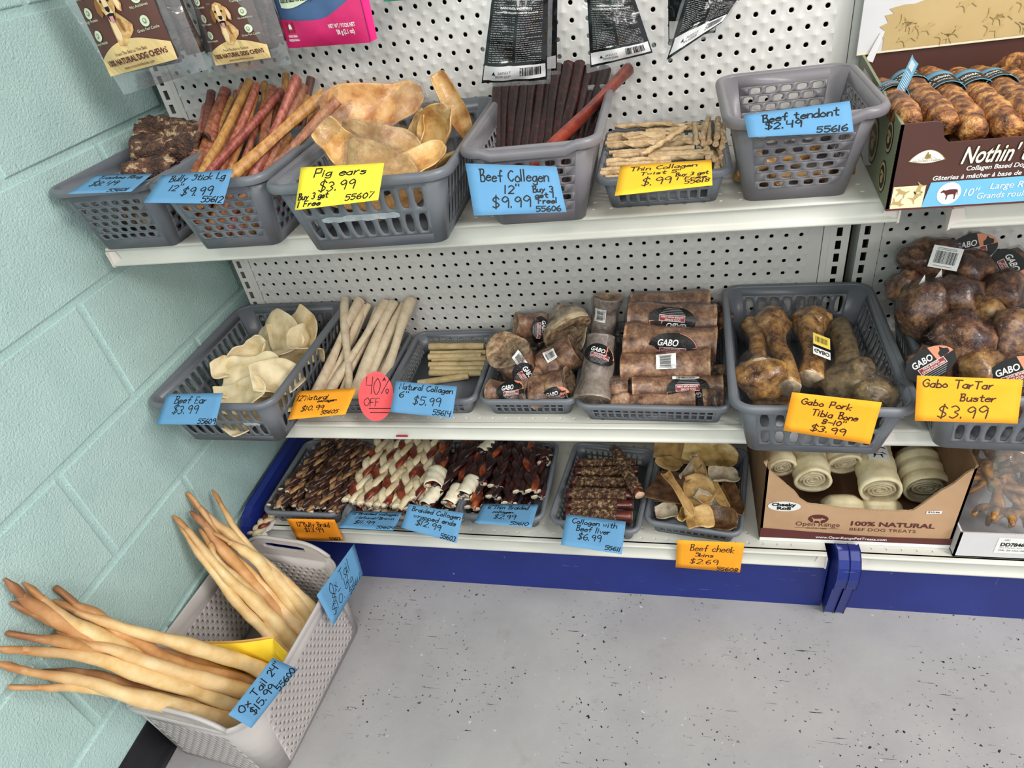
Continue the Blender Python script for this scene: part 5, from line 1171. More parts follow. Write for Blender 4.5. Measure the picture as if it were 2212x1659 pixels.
# wrapped-end braids
WE = [((934,1052),(968,950),.070,.000,.20,.0175,'wrapped-end braid lying highest, its cream cuff squarely to the front'), ((917,1094),(1000,990),.058,.0,.19,.0125,'wrapped-end braid with a ragged bent cream cuff above the card'), ((968,1090),(1040,965),.054,.0,.20,.0125,'wrapped-end braid with a narrow tilted cream cuff, right of centre'),
 ((1000,1072),(1062,962),.058,.0,.20,.0145,'wrapped-end braid with a fat cream cuff beside the thin braids'), ((955,1048),(1010,950),.050,.0,.14,.012,'wrapped-end braid whose cuff hides behind the others'), ((1040,975),(1075,946),.062,.0,.5,.012,'wrapped-end braid at the back, only its cream cuff showing')]
for i, (a, b_, h, f0, f1, rr, lb) in enumerate(WE):
    p = dk(*a, h); q = dk(*b_, h); L = .22 if i < 5 else .06; q = p + (q - p).normalized() * L; q.y = min(q.y, -.025)
    braid(lb, p, q, .0088, .0034, .0078, ('strand_dark', 'strand_dark', 'strand_dark' if i % 2 else 'strand_orange'), 3.2, 'braids with cream wrapped ends', seed=i, wraps=((f0 + .01, f1 * 1.22, rr * 1.14, 'rawhide'),))
for i in range(4):
    x = .455 + .022 * i; braid('dark braid under the wrapped-end ones', (x, -.26, Z3 + .02), (x + .02, -.07, Z3 + .02), .007, .0035, .0072, ('strand_dark',) * 3, 6.0, 'dark braids in the bottom layer', seed=i)
# thin braided
TB = [((1036,1043),(1080,955),.060,2,'thin braid with a bright orange strand, left'), ((1070,1052),(1098,958),.056,0,'dark thin braid left of centre, pale cut end'), ((1066,1075),(1092,975),.050,0,'thin braid whose end lies lowest in the centre'), ((1020,1098),(1045,1010),.046,1,'thick thin-braid end at the front left, orange sides'), ((1125,1063),(1118,962),.056,0,'black thin braid right of centre'),
 ((1152,1061),(1140,950),.062,2,'thin braid with an orange patch near its pale end, right'), ((1100,1088),(1105,985),.048,0,'dark thin braid above the card'), ((1176,1000),(1172,970),.050,0,'dark thin braid end by the right rim, upper'), ((1165,1075),(1166,995),.044,0,'black thin braid against the right rim'), ((1190,985),(1145,975),.062,0,'short dark piece lying crosswise at the back right')]
for i, (a, b_, h, mm, lb) in enumerate(TB):
    p = dk(*a, h); q = dk(*b_, h); q = p + (q - p).normalized() * (.15 if i not in (7, 9) else .05); q.y = min(q.y, -.06); q.x = min(q.x, .705); p.x = min(p.x, .705)
    mt = [('strand_dark',) * 3, ('strand_orange', 'strand_orange', 'strand_dark'), ('strand_dark', 'strand_orange', 'strand_dark')][mm]
    braid(lb, p, q, .0088, .0036, .0080, mt, 2.4, 'thin dark braids', seed=i * 2.1)
for i in range(4):
    x = .56 + .035 * i; braid('thin dark braid in the bottom layer', (x, -.265, Z3 + .018), (x + .002, -.09, Z3 + .018), .007, .0035, .0072, ('strand_dark',) * 3, 5.0, 'thin dark braids in the bottom layer', seed=i)
# stray braid and torn paper beneath the leftmost tray
braid('stray two-tone braid lying beside the blue end bracket under the tray', dk(548, 1155, .010), dk(595, 1100, .012), .0075, .003, .0078, ('strand_cream', 'strand_brown', 'strand_cream'), 3.0, seed=2)
def paper(label, pts, z, nm='torn_paper', mat='sticker'):
    b = MB(); poly(b, [(p[0], p[1]) for p in pts], lambda u, v: tuple(at(u, v, z=z))); tag(b.make(nm, M[mat], None, smooth=False, solid=.0006), label, 'paper')
paper('torn white paper strip on the bottom shelf beside the stray braid', [(562,1156),(578,1157),(577,1152),(573,1150),(585,1144),(597,1124),(592,1120),(580,1128)], Z3 + .002)
# red corner of a label under the middle shelf rail
b = MB(); c = V(at(868, 941, y=-.3005)); b.add([tuple(c + V(p)) for p in ((-.013, 0, -.003), (.012, 0, -.003), (.012, .0, .0015), (-.011, 0, .0015))], [(0, 1, 2, 3)]); tag(b.make('label_strip', flatm('crimson_label', 'A3203E'), None, smooth=False, solid=.0005), 'small crimson label scrap on the middle shelf rail', 'label')
# liver sticks
def liver(label, a, b_, h, r, seed, bare=(.0, .0), group=None):
    p, q = dk(*a, h), dk(*b_, h); t = thing('liver_stick', label, 'chew stick', (p + q) / 2 - V((0, 0, r)), group)
    P = [p.lerp(q, i / 16) for i in range(17)]
    v, f, m = sweep(P, r, 12, flat=.9, fn=lambda tt, a_: 1 + .04 * math.sin(a_ * 3 + seed), cap=1); bb_ = MB(); bb_.addm(v, f, m); bb_.make('collagen_core', [M['liverstick'], M['cut']], t)
    f0, f1 = .07 + bare[0] * .5, .94 - bare[1] * .8
    P = [p.lerp(q, f0 + (f1 - f0) * i / 30) for i in range(31)]
    v, f, m = sweep(P, r * 1.20, 20, flat=.92, fn=lambda tt, a_: 1 + .16 * noise3((tt * 14, a_ * 2.2, seed), 1.0, seed) + .14 * noise3((tt * 34, a_ * 5, seed), 1.0, seed + 2)); bb_ = MB(); bb_.add(v, f); bb_.make('liver_coating', M['liver'], t)
LV = [((1247,1000),(1372,1002),.050,.0095,0,0),((1243,1020),(1380,1016),.052,.0090,.05,.05),((1235,1040),(1355,1042),.054,.0098,0,0),((1224,1066),(1368,1068),.056,.0112,.03,.05),((1224,1090),(1368,1090),.052,.0098,0,.22),((1222,1110),(1366,1114),.050,.0105,.02,.22)]
for i, (a, b_, h, r, b0, b1) in enumerate(LV): liver('liver-coated stick lying crosswise, ' + ORD[i] + ' from the back', a, b_, h, r, i * 3.1, (b0, b1), 'liver-coated sticks lying crosswise')
liver('liver-coated stick lying slantwise on top of the others', (1326, 967), (1382, 1070), .078, .0105, 20, (.02, .02))
for i in range(4): liver('liver-coated stick in the bottom layer', (1240 - i * 6, 1015 + i * 34), (1368 - i, 1020 + i * 34), .022, .010, 30 + i, (0, .1), 'liver-coated sticks in the bottom layer')
# cheek skins
CS = [((1470,976),.050,.115,.030,(20,0,-5),.5,.3,'cheek','long cheek skin lying along the back rim'), ((1535,978),.068,.115,.030,(35,8,-8),.4,-.4,'cheek','cheek skin rolled like a ridge at the back right'), ((1448,1006),.050,.05,.028,(0,10,60),.9,.5,'cheek','small folded cheek skin at the left rear'),
 ((1442,1052),.066,.095,.036,(6,4,78),.25,.1,'cheekd','dark brown flat square cheek slab at the left'), ((1466,1066),.086,.115,.013,(0,6,-62),1.6,.1,'cheek','amber rolled cheek strip lying on top of the dark slab'), ((1490,1020),.060,.07,.018,(20,0,60),1.8,.8,'cheekg','curled cheek skin with a scrolled edge, centre rear'),
 ((1515,1012),.066,.07,.016,(30,20,-70),1.7,1.0,'cheek','S-shaped cheek curl standing in the centre'), ((1505,1062),.056,.075,.036,(8,-6,20),.4,.3,'cheek','smooth flat cheek skin in the middle with a slit'), ((1562,1034),.072,.062,.026,(10,10,15),1.6,.7,'cheekg','grey curled cheek skin at the right'),
 ((1552,1070),.056,.095,.014,(10,0,-70),1.4,.4,'cheek','narrow cheek strip slanting down the centre right'), ((1585,1075),.058,.11,.017,(10,0,-78),1.6,.5,'cheekd','cheek strip with a frilled edge by the right rim'), ((1512,1118),.056,.055,.026,(14,0,10),.5,-.6,'cheek','rounded tan cheek piece at the front'),
 ((1555,1122),.052,.070,.028,(20,-6,-20),1.0,.6,'cheekd','wrinkled brown cheek piece at the front right'), ((1440,1108),.048,.045,.020,(10,0,10),1.4,.5,'cheekg','pale crumpled cheek bit at the front left'), ((1478,1108),.050,.060,.014,(10,0,70),1.9,.8,'cheek','small scrolled cheek curl at the front'), ((1530,1085),.052,.06,.018,(5,10,-30),1.5,.5,'cheekg','cheek curl showing its pale inside near the middle')]
for i, (px, h, L, W, e, cu, be, mt, lb) in enumerate(CS): skin('cheek_skin', lb, 'dog chew', mt, dk(*px, h), L, W, eul(*e), curl=cu, bend=be, seed=80 + i, amp=.004, th=.0028, point=1.4)
for i in range(5): skin('cheek_skin', 'cheek skin in the bottom layer of its tray', 'dog chew', 'cheek', (.965 + .028 * i, -.20 - .03 * (i % 2), Z3 + .022), .07, .024, eul(5, 5, 60 * i), curl=.8, bend=.4, seed=110 + i, group='cheek skins in the bottom layer', th=.003)
# ---------------------------------------------------------------- corrugated boxes
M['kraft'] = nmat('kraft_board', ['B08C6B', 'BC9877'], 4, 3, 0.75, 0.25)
M['kraft_shaded'] = nmat('kraft_board_shaded', ['7A5C44', '8A6B50'], 4, 3, 0.8, 0.2)  # darker copy of the kraft, the box's inner shade put into the colour
M['brownboard'] = nmat('brown_printed_board', ['4A2C26', '50312A'], 3, 2, 0.45, 0.4)
M['whiteboard'] = nmat('white_board', ['C8C6C8', 'CECCCE'], 4, 3, 0.6, 0.3)
M['tan_print'] = nmat('tan_print', ['B59C6C', 'BCA374'], 6, 2, 0.6, 0.3)
M['cream_print'] = flatm('cream_print', 'E3D2B2')
M['camo'] = flatm('camo_print', 'B49B68')
M['skyblue'] = flatm('sky_blue_print', '6FB3D6')
M['maroon'] = flatm('maroon_print', '5A2A28')
M['goldprint'] = flatm('gold_print', '8E7638')
M['green_print'] = flatm('dull_green_print', '7F8468')
M['card_blue'] = flatm('steel_blue_card', '5E93AE')
def slab(b, pts, off, m=0):
    """closed thin board: polygon pts (3-D) thickened by vector off"""
    n = len(pts); a = [V(p) for p in pts]; c = [p + V(off) for p in a]
    # triangulate in its own plane
    ex = (a[1] - a[0]).normalized(); nn = V(off).normalized(); ey = nn.cross(ex)
    tri = tessellate_polygon([[V(((p - a[0]).dot(ex), (p - a[0]).dot(ey), 0)) for p in a]])
    b.add([tuple(p) for p in a + c], [tuple(t) for t in tri] + [tuple(n + i for i in reversed(t)) for t in tri] + [(i, (i + 1) % n, n + (i + 1) % n, n + i) for i in range(n)], m)
SILH = {
 'cow': [(0,6.2),(1,7.0),(1.6,7.6),(2.4,7.0),(3,7.2),(5,7.6),(8,7.6),(9.4,7.2),(9.7,6.4),(9.9,4),(9.5,3.8),(9.4,5.6),(9.0,5.2),(8.8,3),(8.9,1),(8.2,1),(8.2,2.8),(7.6,4.4),(5.2,4.2),(4.4,3.6),(4.3,1),(3.6,1),(3.7,3.4),(3.0,4.4),(2.2,5.6),(1.2,5.8),(.4,5.4)],
 'dog': [(0,5.2),(1.4,5.6),(2,6.6),(2.7,6.6),(3.2,5.8),(6.5,5.5),(8.2,5.6),(9.8,7.4),(10,6.9),(8.7,4.6),(8.4,2.6),(9.2,.4),(8.6,.4),(7.5,2.4),(7.1,3.3),(4.4,2.8),(3.4,.3),(2.8,.3),(3.1,3),(2.4,4.2),(1.2,4.6),(.2,4.7)]}
def silhouette(b, k, F, x, y, w, m, flip=False, rot=0.0):
    s = w / 10; P = []
    for a, c in SILH[k]:
        a = 10 - a if flip else a; X, Y = (a - 5) * s, -(c - 4) * s
        P.append((x + X * math.cos(rot) - Y * math.sin(rot), y + X * math.sin(rot) + Y * math.cos(rot)))
    poly(b, P, F, m)
def board_edge(b, p, q, w, m):
    """zigzag corrugation between two edge points, w = thickness vector"""
    p, q, w = V(p), V(q), V(w); n = int((q - p).length / .0045)
    for i in range(n):
        a = p.lerp(q, i / n); c = p.lerp(q, (i + .5) / n); e = p.lerp(q, (i + 1) / n); d = (q - p).normalized() * .0006
        b.add([tuple(a), tuple(a + d), tuple(c + w + d), tuple(c + w)], [(0, 1, 2, 3)], m); b.add([tuple(c + w), tuple(c + w + d), tuple(e + d), tuple(e)], [(0, 1, 2, 3)], m)
# -- brown box of rolls on the upper right shelf
def roll_box():
    x0, x1, yf, yb, z = 1.2300, 1.56, -0.334, -0.022, Z1 + .0005
    t = thing('display_box', 'open brown printed display box of collagen rolls on the upper shelf, cut off at right', 'box', (1.39, -.18, z))
    W = .0035; zl = .975; zc = .9495
    b = MB(); slab(b, [(x0, yf, z), (x1, yf, z), (x1, yf, zc), (1.2850, yf, zc), (1.2780, yf, .956), (1.2735, yf, .9725), (1.268, yf, zl), (x0, yf, zl)], (0, W, 0)); fr = b.make('front_panel', M['brownboard'], t, smooth=False)
    b = MB(); slab(b, [(x0 + .020, yb, z), (x0, yf, z), (x0, yf, zl), (x0 + .020, yb, zl + .01)], (W, 0, 0)); sd = b.make('side_panel', M['green_print'], t, smooth=False)
    b = MB(); slab(b, [(x1 - W, yb, z), (x1 - W, yf, z), (x1 - W, yf, zl), (x1 - W, yb, zl)], (W, 0, 0)); b.make('side_panel', M['green_print'], t, smooth=False)
    b = MB(); slab(b, [(x0 + .020, yb, z), (x1, yb, z), (x1, yb, .985), (x0 + .020, yb, .985)], (0, -W, 0)); b.make('rear_panel', M['brownboard'], t, smooth=False)
    b = MB(); slab(b, [(x0 + .004, yf, z), (x1, yf, z), (x1, yb, z), (x0 + .022, yb, z)], (0, 0, W)); b.make('bottom_panel', M['kraft'], t, smooth=False)
    b = MB(); board_edge(b, (x0 - .0004, yf + .0002, z + .002), (x0 - .0004, yf + .0002, zl), (.0001, W, 0), 0); b.make('corrugated_edge', M['cream_print'], t, smooth=False)
    # lid: folded up against the pegboard, printed side torn
    b = MB(); lz = .984; sl = .010
    def LF(u, v, o=0.0): return (x0 + .012 + u, yb - .0065 + .0035 * 0 - o + v * .05, lz + v)
    slab(b, [LF(0, 0), LF(.34, 0), LF(.34, .34), LF(.004, .34)], (0, .0035, 0)); lid = b.make('lid_flap', M['whiteboard'], t, smooth=False)
    r = random.Random(4); top = []
    for i in range(30): top.append((.025 + .312 * i / 29, .058 + .030 * i / 29 + r.uniform(-.002, .003)))
    b = MB(); edge = [(.034, .0035), (.034, .018), (.030, .026), (.034, .030), (.026, .036), (.037, .040), (.031, .050), (.043, .051), (.036, .058), (.055, .061)]
    poly(b, [(.337, .0035)] + [p for p in reversed(top) if p[0] > .06] + list(reversed(edge)), lambda u, v: LF(u, v, .0006), 0)
    r = random.Random(9)
    for i in range(16):
        u, v = .06 + .27 * r.random(), .012 + .05 * r.random()
        silhouette(b, 'dog', lambda a, c, u=u, v=v: LF(a, c, .0016), u, v, .026, 1, r.random() < .5, PI + r.uniform(-.5, .5))
    b.make('torn_print', [M['tan_print'], M['camo']], lid, smooth=False)
    b = MB(); b.add([LF(.012, -.006, .006), LF(.022, -.010, .007), LF(.034, .030, .002), LF(.028, .028, .001)], [(0, 1, 2, 3)]); b.make('torn_strip', M['whiteboard'], lid, smooth=False, solid=.0008)
    b = MB(); b.add([LF(0, .0005, .0007), LF(.34, .0005, .0007), LF(.34, .0032, .0008), LF(0, .0032, .0008)], [(0, 1, 2, 3)]); b.make('fold_edge', M['cream_print'], lid, smooth=False)
    # front print; u from the left edge, v down from z=.975
    FP = lambda u, v, o=0.0006: (x0 + u, yf - o, zl - v)
    b = MB()
    rect(b, .0045, .0745, .040, .1025, lambda u, v: FP(u, v), 0, 1, 1)
    r = random.Random(3)
    for (u, v, ro) in ((.014, .082, .4), (.031, .088, 2.2), (.012, .095, 3.3), (.033, .079, 5)): silhouette(b, 'dog', lambda a, c: FP(a, c, .0009), u, v, .016, 1, False, ro)
    poly(b, [(.0445, .0718), (.33, .0710), (.33, .1025), (.0395, .1025)], lambda u, v: FP(u, v, .0009), 2)
    ellipse(b, .0665, .0868, .0128, .0138, lambda u, v: FP(u, v, .0012), 3, 24); silhouette(b, 'cow', lambda a, c: FP(a, c, .0015), .0665, .0885, .0190, 4)
    add_text(b, '10″', lambda u, v: FP(u, v, .0013), .0825, .0915, .0092, .0165, shear=.15, m=3)
    add_text(b, 'Large Rolls', lambda u, v: FP(u, v, .0013), .1090, .0845, .0075, .050, shear=.15, m=3)
    add_text(b, 'Grands rouleaux', lambda u, v: FP(u, v, .0013), .0975, .0958, .0072, .068, shear=.15, m=3)
    for (bo, m_, o) in ((.05, 5, .0010), (.032, 6, .0013), (.012, 3, .0016)):
        add_text(b, "Nothin' to Hide", lambda u, v, o=o: FP(u, v, o), .0710, .0510, .0190, .118, bold=bo, shear=.3, m=m_)
    add_text(b, 'Collagen Based Dog Chews', lambda u, v: FP(u, v), .079, .0600, .0052, .085, bold=.015, shear=.15, m=3)
    add_text(b, 'Gâteries à mâcher à base de collagène', lambda u, v: FP(u, v), .0455, .0695, .0052, .125, bold=.015, shear=.15, m=3)
    # oval farm badge
    P = [(-.0185 + .037 * i / 12, -.012 * math.sin(PI * i / 12) ** .8) for i in range(13)] + [(.0185 - .037 * i / 8, .0032 * math.sin(PI * i / 8)) for i in range(1, 8)]
    C0 = (.0345, .0440)
    poly(b, [(C0[0] + p[0] * 1.08, C0[1] + p[1] * 1.08 + .0004) for p in P], lambda u, v: FP(u, v, .0008), 6); poly(b, [(C0[0] + p[0], C0[1] + p[1]) for p in P], lambda u, v: FP(u, v, .0011), 3)
    for k in (-2, -1, 0, 1, 2): poly(b, [(C0[0] + k * .0050 - .0004, C0[1] - .0012), (C0[0] + k * .0050 + .0004, C0[1] - .0012), (C0[0] + k * .0012 + .0002, C0[1] - .0055), (C0[0] + k * .0012 - .0002, C0[1] - .0055)], lambda u, v: FP(u, v, .0013), 6)
    poly(b, [(C0[0] + x, C0[1] + y) for x, y in ((-.0025, -.0022), (-.0022, -.0072), (-.001, -.0082), (-.0010, -.0100), (.0002, -.0100), (.0004, -.0080), (.0015, -.0068), (.0024, -.0075), (.0032, -.0060), (.0028, -.0022))], lambda u, v: FP(u, v, .0015), 6)
    add_text(b, 'FIELDCREST FARMS', lambda u, v: FP(u, v, .0015), C0[0] - .0150, C0[1] + .0016, .0025, .030, m=6)
    rect(b, .0, .1025, .33, .1050, lambda u, v: FP(u, v), 4, 1, 1)
    b.make('front_print', [M['cream_print'], M['camo'], M['skyblue'], M['white'], M['maroon'], M['black'], M['goldprint']], fr, smooth=False)
    SP = lambda u, v, o=0.0006: (x0 + .020 * u / .312 - o, yf + u, zl - v)
    b = MB()
    for cu, cv, r_ in ((.045, .028, .020), (.045, .078, .020), (.13, .060, .03)):
        ellipse(b, cu, cv, r_, r_, lambda u, v: SP(u, v, .0006), 0, 24); ellipse(b, cu, cv, r_ * .9, r_ * .9, lambda u, v: SP(u, v, .0008), 1, 24); ellipse(b, cu, cv, r_ * .72, r_ * .72, lambda u, v: SP(u, v, .0010), 0, 24)
        ellipse(b, cu, cv + r_ * .15, r_ * .3, r_ * .25, lambda u, v: SP(u, v, .0012), 1, 12)
        for k in (-1, -.35, .35, 1): ellipse(b, cu + k * r_ * .35, cv - r_ * (.3 - .1 * abs(k)), r_ * .11, r_ * .16, lambda u, v: SP(u, v, .0012), 1, 8)
    poly(b, [(.20, .0), (.27, .0), (.30, .05), (.24, .09), (.16, .105), (.12, .09)], lambda u, v: SP(u, v, .0004), 2)
    b.make('side_print', [M['black'], M['tan_print'], M['whiteboard']], sd, smooth=False)
    return t
roll_box()
def roast(label, a, ya, za, b_, yb, zb, r, seed, band=None, group='roasted collagen rolls in the display box'):
    p = V(at(*a, y=ya)) if za is None else V(at(*a, z=za)); q = V(at(*b_, y=yb)) if zb is None else V(at(*b_, z=zb))
    t = thing('collagen_roll', label, 'dog chew', (p + q) / 2 - V((0, 0, r)), group)
    v, f, m = sweep([p.lerp(q, i / 34) for i in range(35)], [r * .75, r, r * 1.02, r, r * .97, r, r * .72], 22, fn=lambda tt, a_: 1 + .07 * noise3((tt * 16, a_ * 2, seed), 1, seed) + .07 * noise3((tt * 40, a_ * 5, seed), 1, seed + 4))
    bb_ = MB(); bb_.add(v, f); bb_.make('roll_body', M['roll'], t)
    if band:
        f0, f1, mt = band; P = [p.lerp(q, f0 + (f1 - f0) * i / 6) for i in range(7)]
        v, f, m = sweep(P, r * 1.17, 26); nv = len(v) - 2; bb_ = MB(); bb_.add(v[:nv], [x for x in f if max(x) < nv]); sl = bb_.make('paper_sleeve', M[mt], t, solid=.0007)
        d, n, bi = frame(q - p, CAM - (p + q) / 2); W2 = (p - q).length * (f1 - f0)
        def F(u, v_, o=0.0): s = (p.lerp(q, f0)) + d * v_; an = u / (r * 1.17); return tuple(s + (n * math.cos(an) + bi * math.sin(an)) * (r * 1.17 + .0008 + o))
        bb_ = MB(); rect(bb_, -.03, W2 * .35, .034, W2 * .98, lambda u, v_: F(u, v_), 0, 12, 2)
        add_text(bb_, "Nothin' to Hide", lambda u, v_: F(u, v_, .0004), -.022, W2 * .66, W2 * .16, .042, bold=.02, shear=.3, m=1)
        add_text(bb_, 'Rawhide Alternative', lambda u, v_: F(u, v_, .0004), -.022, W2 * .86, W2 * .10, .042, m=1)
        bb_.make('sleeve_print', [M['black'], M['white']], sl, smooth=False)
RB = [((1900,188),-.12,(1968,262),-.315,.0165,(.30,.46,'card_blue'),'leftmost roll tucked against the box side'), ((1945,178),-.08,(2043,268),-.30,.0195,(.10,.30,'card_blue'),'dark roasted roll with a blue sleeve, second from left'), ((2000,165),-.06,(2105,285),-.315,.0200,(.26,.48,'card_blue'),'roasted roll in a printed sleeve, third from left'),
 ((2062,168),-.07,(2180,280),-.315,.0200,(.22,.44,'card_blue'),'golden roll with its blunt end over the box front, fourth from left'), ((2105,165),-.06,(2225,250),-.30,.0200,(.3,.5,'card_blue'),'roll cut off by the right photo edge, fifth from left'), ((2150,158),-.05,(2290,260),-.30,.0195,None,'roll behind the sleeve at the right photo edge')]
for i, (a, ya, b_, yb, r, bd, lb) in enumerate(RB): roast(lb, a, ya, None, b_, yb, None, r, i * 3.3, bd)
roast('roll lying highest at the back right of the box', (2165, 150), -.075, None, (2260, 150), -.12, None, .021, 31)
roast('roll lying lower behind the box front', (2000, 270), -.30, .90, (2075, 300), -.31, .905, .017, 33)
for i in range(5): v, f, m = sweep([V((1.26 + .052 * i, -.31 + .26 * k / 10, Z1 + .024)) for k in range(11)], .018, 14, fn=lambda tt, a_: 1 + .08 * noise3((tt * 14, a_ * 2, i), 1, i)); tag(mk('collagen_roll', v, f, M['roll'], None), 'roll in the bottom layer of the display box', 'dog chew', 'rolls in the bottom layer of the box')
# upright blue hang tag
def hangtag():
    c = [V(at(1971, 118, y=-.20)), V(at(1984, 138, y=-.195)), V(at(1944, 223, y=-.215)), V(at(1931, 205, y=-.225))]
    o, F, S = card('steel blue folded sleeve end sticking up between the rolls', c, 'card_blue', [], curl=.003)
    b = MB()
    W, H = S
    for k in range(10): rect(b, W * .15, H * (.08 + k * .02), W * .75, H * (.09 + k * .02), lambda u, v: F(u, v, .0007), 0, 1, 1)
    for k in range(8): rect(b, W * .15, H * (.36 + k * .05), W * .8, H * (.37 + k * .05), lambda u, v: F(u, v, .0007), 0, 1, 1)
    b.make('fine_print', M['white'], o, smooth=False); o['category'] = 'sleeve'; o.name = 'paper_sleeve_end'
hangtag()
# -- kraft box of cream rolls on the bottom shelf
def kraft_box():
    x0, x1, yf, yb, z = 1.1330, 1.4600, -.2820, -.020, Z3 + .0005; W = .004; zt = .392
    t = thing('kraft_box', 'open kraft cardboard box with a torn V-shaped front holding cream rawhide rolls', 'box', (1.297, -.15, z))
    r = random.Random(2)
    vpx = [(1644, 990), (1650, 1000), (1663, 1017), (1690, 1040), (1716, 1062), (1728, 1078), (1745, 1088), (1780, 1093), (1830, 1099), (1890, 1104), (1945, 1106), (1972, 1104), (1990, 1092), (2030, 1063), (2062, 1045), (2085, 1025), (2108, 1012)]
    prof = [(at(u, v, y=yf).x, at(u, v, y=yf).z) for u, v in vpx]; prof[0] = (x0, zt); prof[-1] = (x1, zt - .005)
    top = []
    for (xa, za), (xb, zb) in zip(prof, prof[1:]):
        n = max(1, int(math.hypot(xb - xa, zb - za) / .006))
        for i in range(n): top.append((xa + (xb - xa) * i / n, za + (zb - za) * i / n + r.uniform(-.0009, .0009)))
    top.append(prof[-1])
    b = MB(); slab(b, [(x0, yf, z), (x1, yf, z)] + [(x, yf, zz) for x, zz in reversed(top)], (0, W, 0)); fr = b.make('front_panel', M['kraft'], t, smooth=False)
    b = MB()
    for (xa, za), (xb, zb) in zip(top, top[1:]): board_edge(b, (xa, yf + .0002, za + .0003), (xb, yf + .0002, zb + .0003), (0, W - .0004, 0), 0)
    b.make('torn_edge', M['cream_print'], t, smooth=False)
    for xx, dx in ((x0, W), (x1, -W)):
        b = MB(); slab(b, [(xx, yf, z), (xx, yb, z), (xx, yb, zt), (xx, yf, zt)], (dx, 0, 0)); b.make('side_panel', M['kraft_shaded'], t, smooth=False)
    b = MB(); slab(b, [(x0, yb, z), (x1, yb, z), (x1, yb, zt), (x0, yb, zt)], (0, -W, 0)); b.make('rear_panel', M['kraft_shaded'], t, smooth=False)
    b = MB(); slab(b, [(x0, yf, z), (x1, yf, z), (x1, yb, z), (x0, yb, z)], (0, 0, W)); b.make('bottom_panel', M['kraft_shaded'], t, smooth=False)
    FP = lambda u, v, o=0.0006: (x0 + u, yf - o, z + .210 - v)
    b = MB(); W_ = x1 - x0
    rect(b, 0, .2000, W_, .2100, lambda u, v: FP(u, v), 0, 1, 1)
    cur = [(0, .1740)] + [(W_ * i / 16, .1740 + .0125 * math.sin(PI * min(1, i / 16 * .9) * .62) ** 1.0 * 1.0 - .003 * max(0, i - 11) / 5) for i in range(1, 17)]
    poly(b, [(0, .2005)] + [(p[0], p[1]) for p in cur] + [(W_, .2005)], lambda u, v: FP(u, v, .0009), 1)
    add_text(b, 'www.OpenRangePetTreats.com', lambda u, v: FP(u, v, .0012), .099, .1960, .0062, .122, bold=.015, m=2)
    add_text(b, '100% NATURAL', lambda u, v: FP(u, v), .155, .1580, .0110, .138, bold=.035, m=1); add_text(b, 'BEEF DOG TREATS', lambda u, v: FP(u, v), .155, .1720, .0078, .110, m=1)
    add_text(b, 'Open Range', lambda u, v: FP(u, v), .0610, .1640, .0110, .076, bold=.0, m=1); rect(b, .060, .1690, .078, .1697, lambda u, v: FP(u, v), 1, 1, 1); rect(b, .118, .1690, .136, .1697, lambda u, v: FP(u, v), 1, 1, 1)
    add_text(b, 'natural dog treats', lambda u, v: FP(u, v), .0790, .1712, .0042, .037, bold=.02, shear=.2, m=1)
    ellipse(b, .0985, .1440, .0175, .0115, lambda u, v: FP(u, v), 1, 28); silhouette(b, 'dog', lambda u, v: FP(u, v, .0009), .0985, .1470, .024, 3, True)
    poly(b, [(.078, .1545), (.098, .1500), (.122, .1560), (.098, .1515)], lambda u, v: FP(u, v, .0011), 1)
    b.make('front_print', [M['white'], M['maroon'], M['white'], M['kraft']], fr, smooth=False)
    b = MB(); ellipse(b, .0370, .1130, .0285, .0130, lambda u, v: FP(u, v, .001), 0, 28)
    add_text(b, 'Cheeky', lambda u, v: FP(u, v, .0015), .0150, .1120, .0076, .042, bold=.05, m=1); add_text(b, 'Roll', lambda u, v: FP(u, v, .0015), .0245, .1215, .0076, .024, bold=.05, m=1)
    b.make('oval_sticker', [M['sticker'], M['black']], fr, smooth=False)
    b = MB(); rect(b, .2720, .1130, .2960, .1205, lambda u, v: FP(u, v + (u - .27) * -.08, .001), 0, 1, 1); add_text(b, '$10.99', lambda u, v: FP(u, v, .0014), .2745, .1170, .0034, .018, bold=.02, m=1)
    b.make('price_sticker', [M['sticker'], M['black']], fr, smooth=False)
kraft_box()
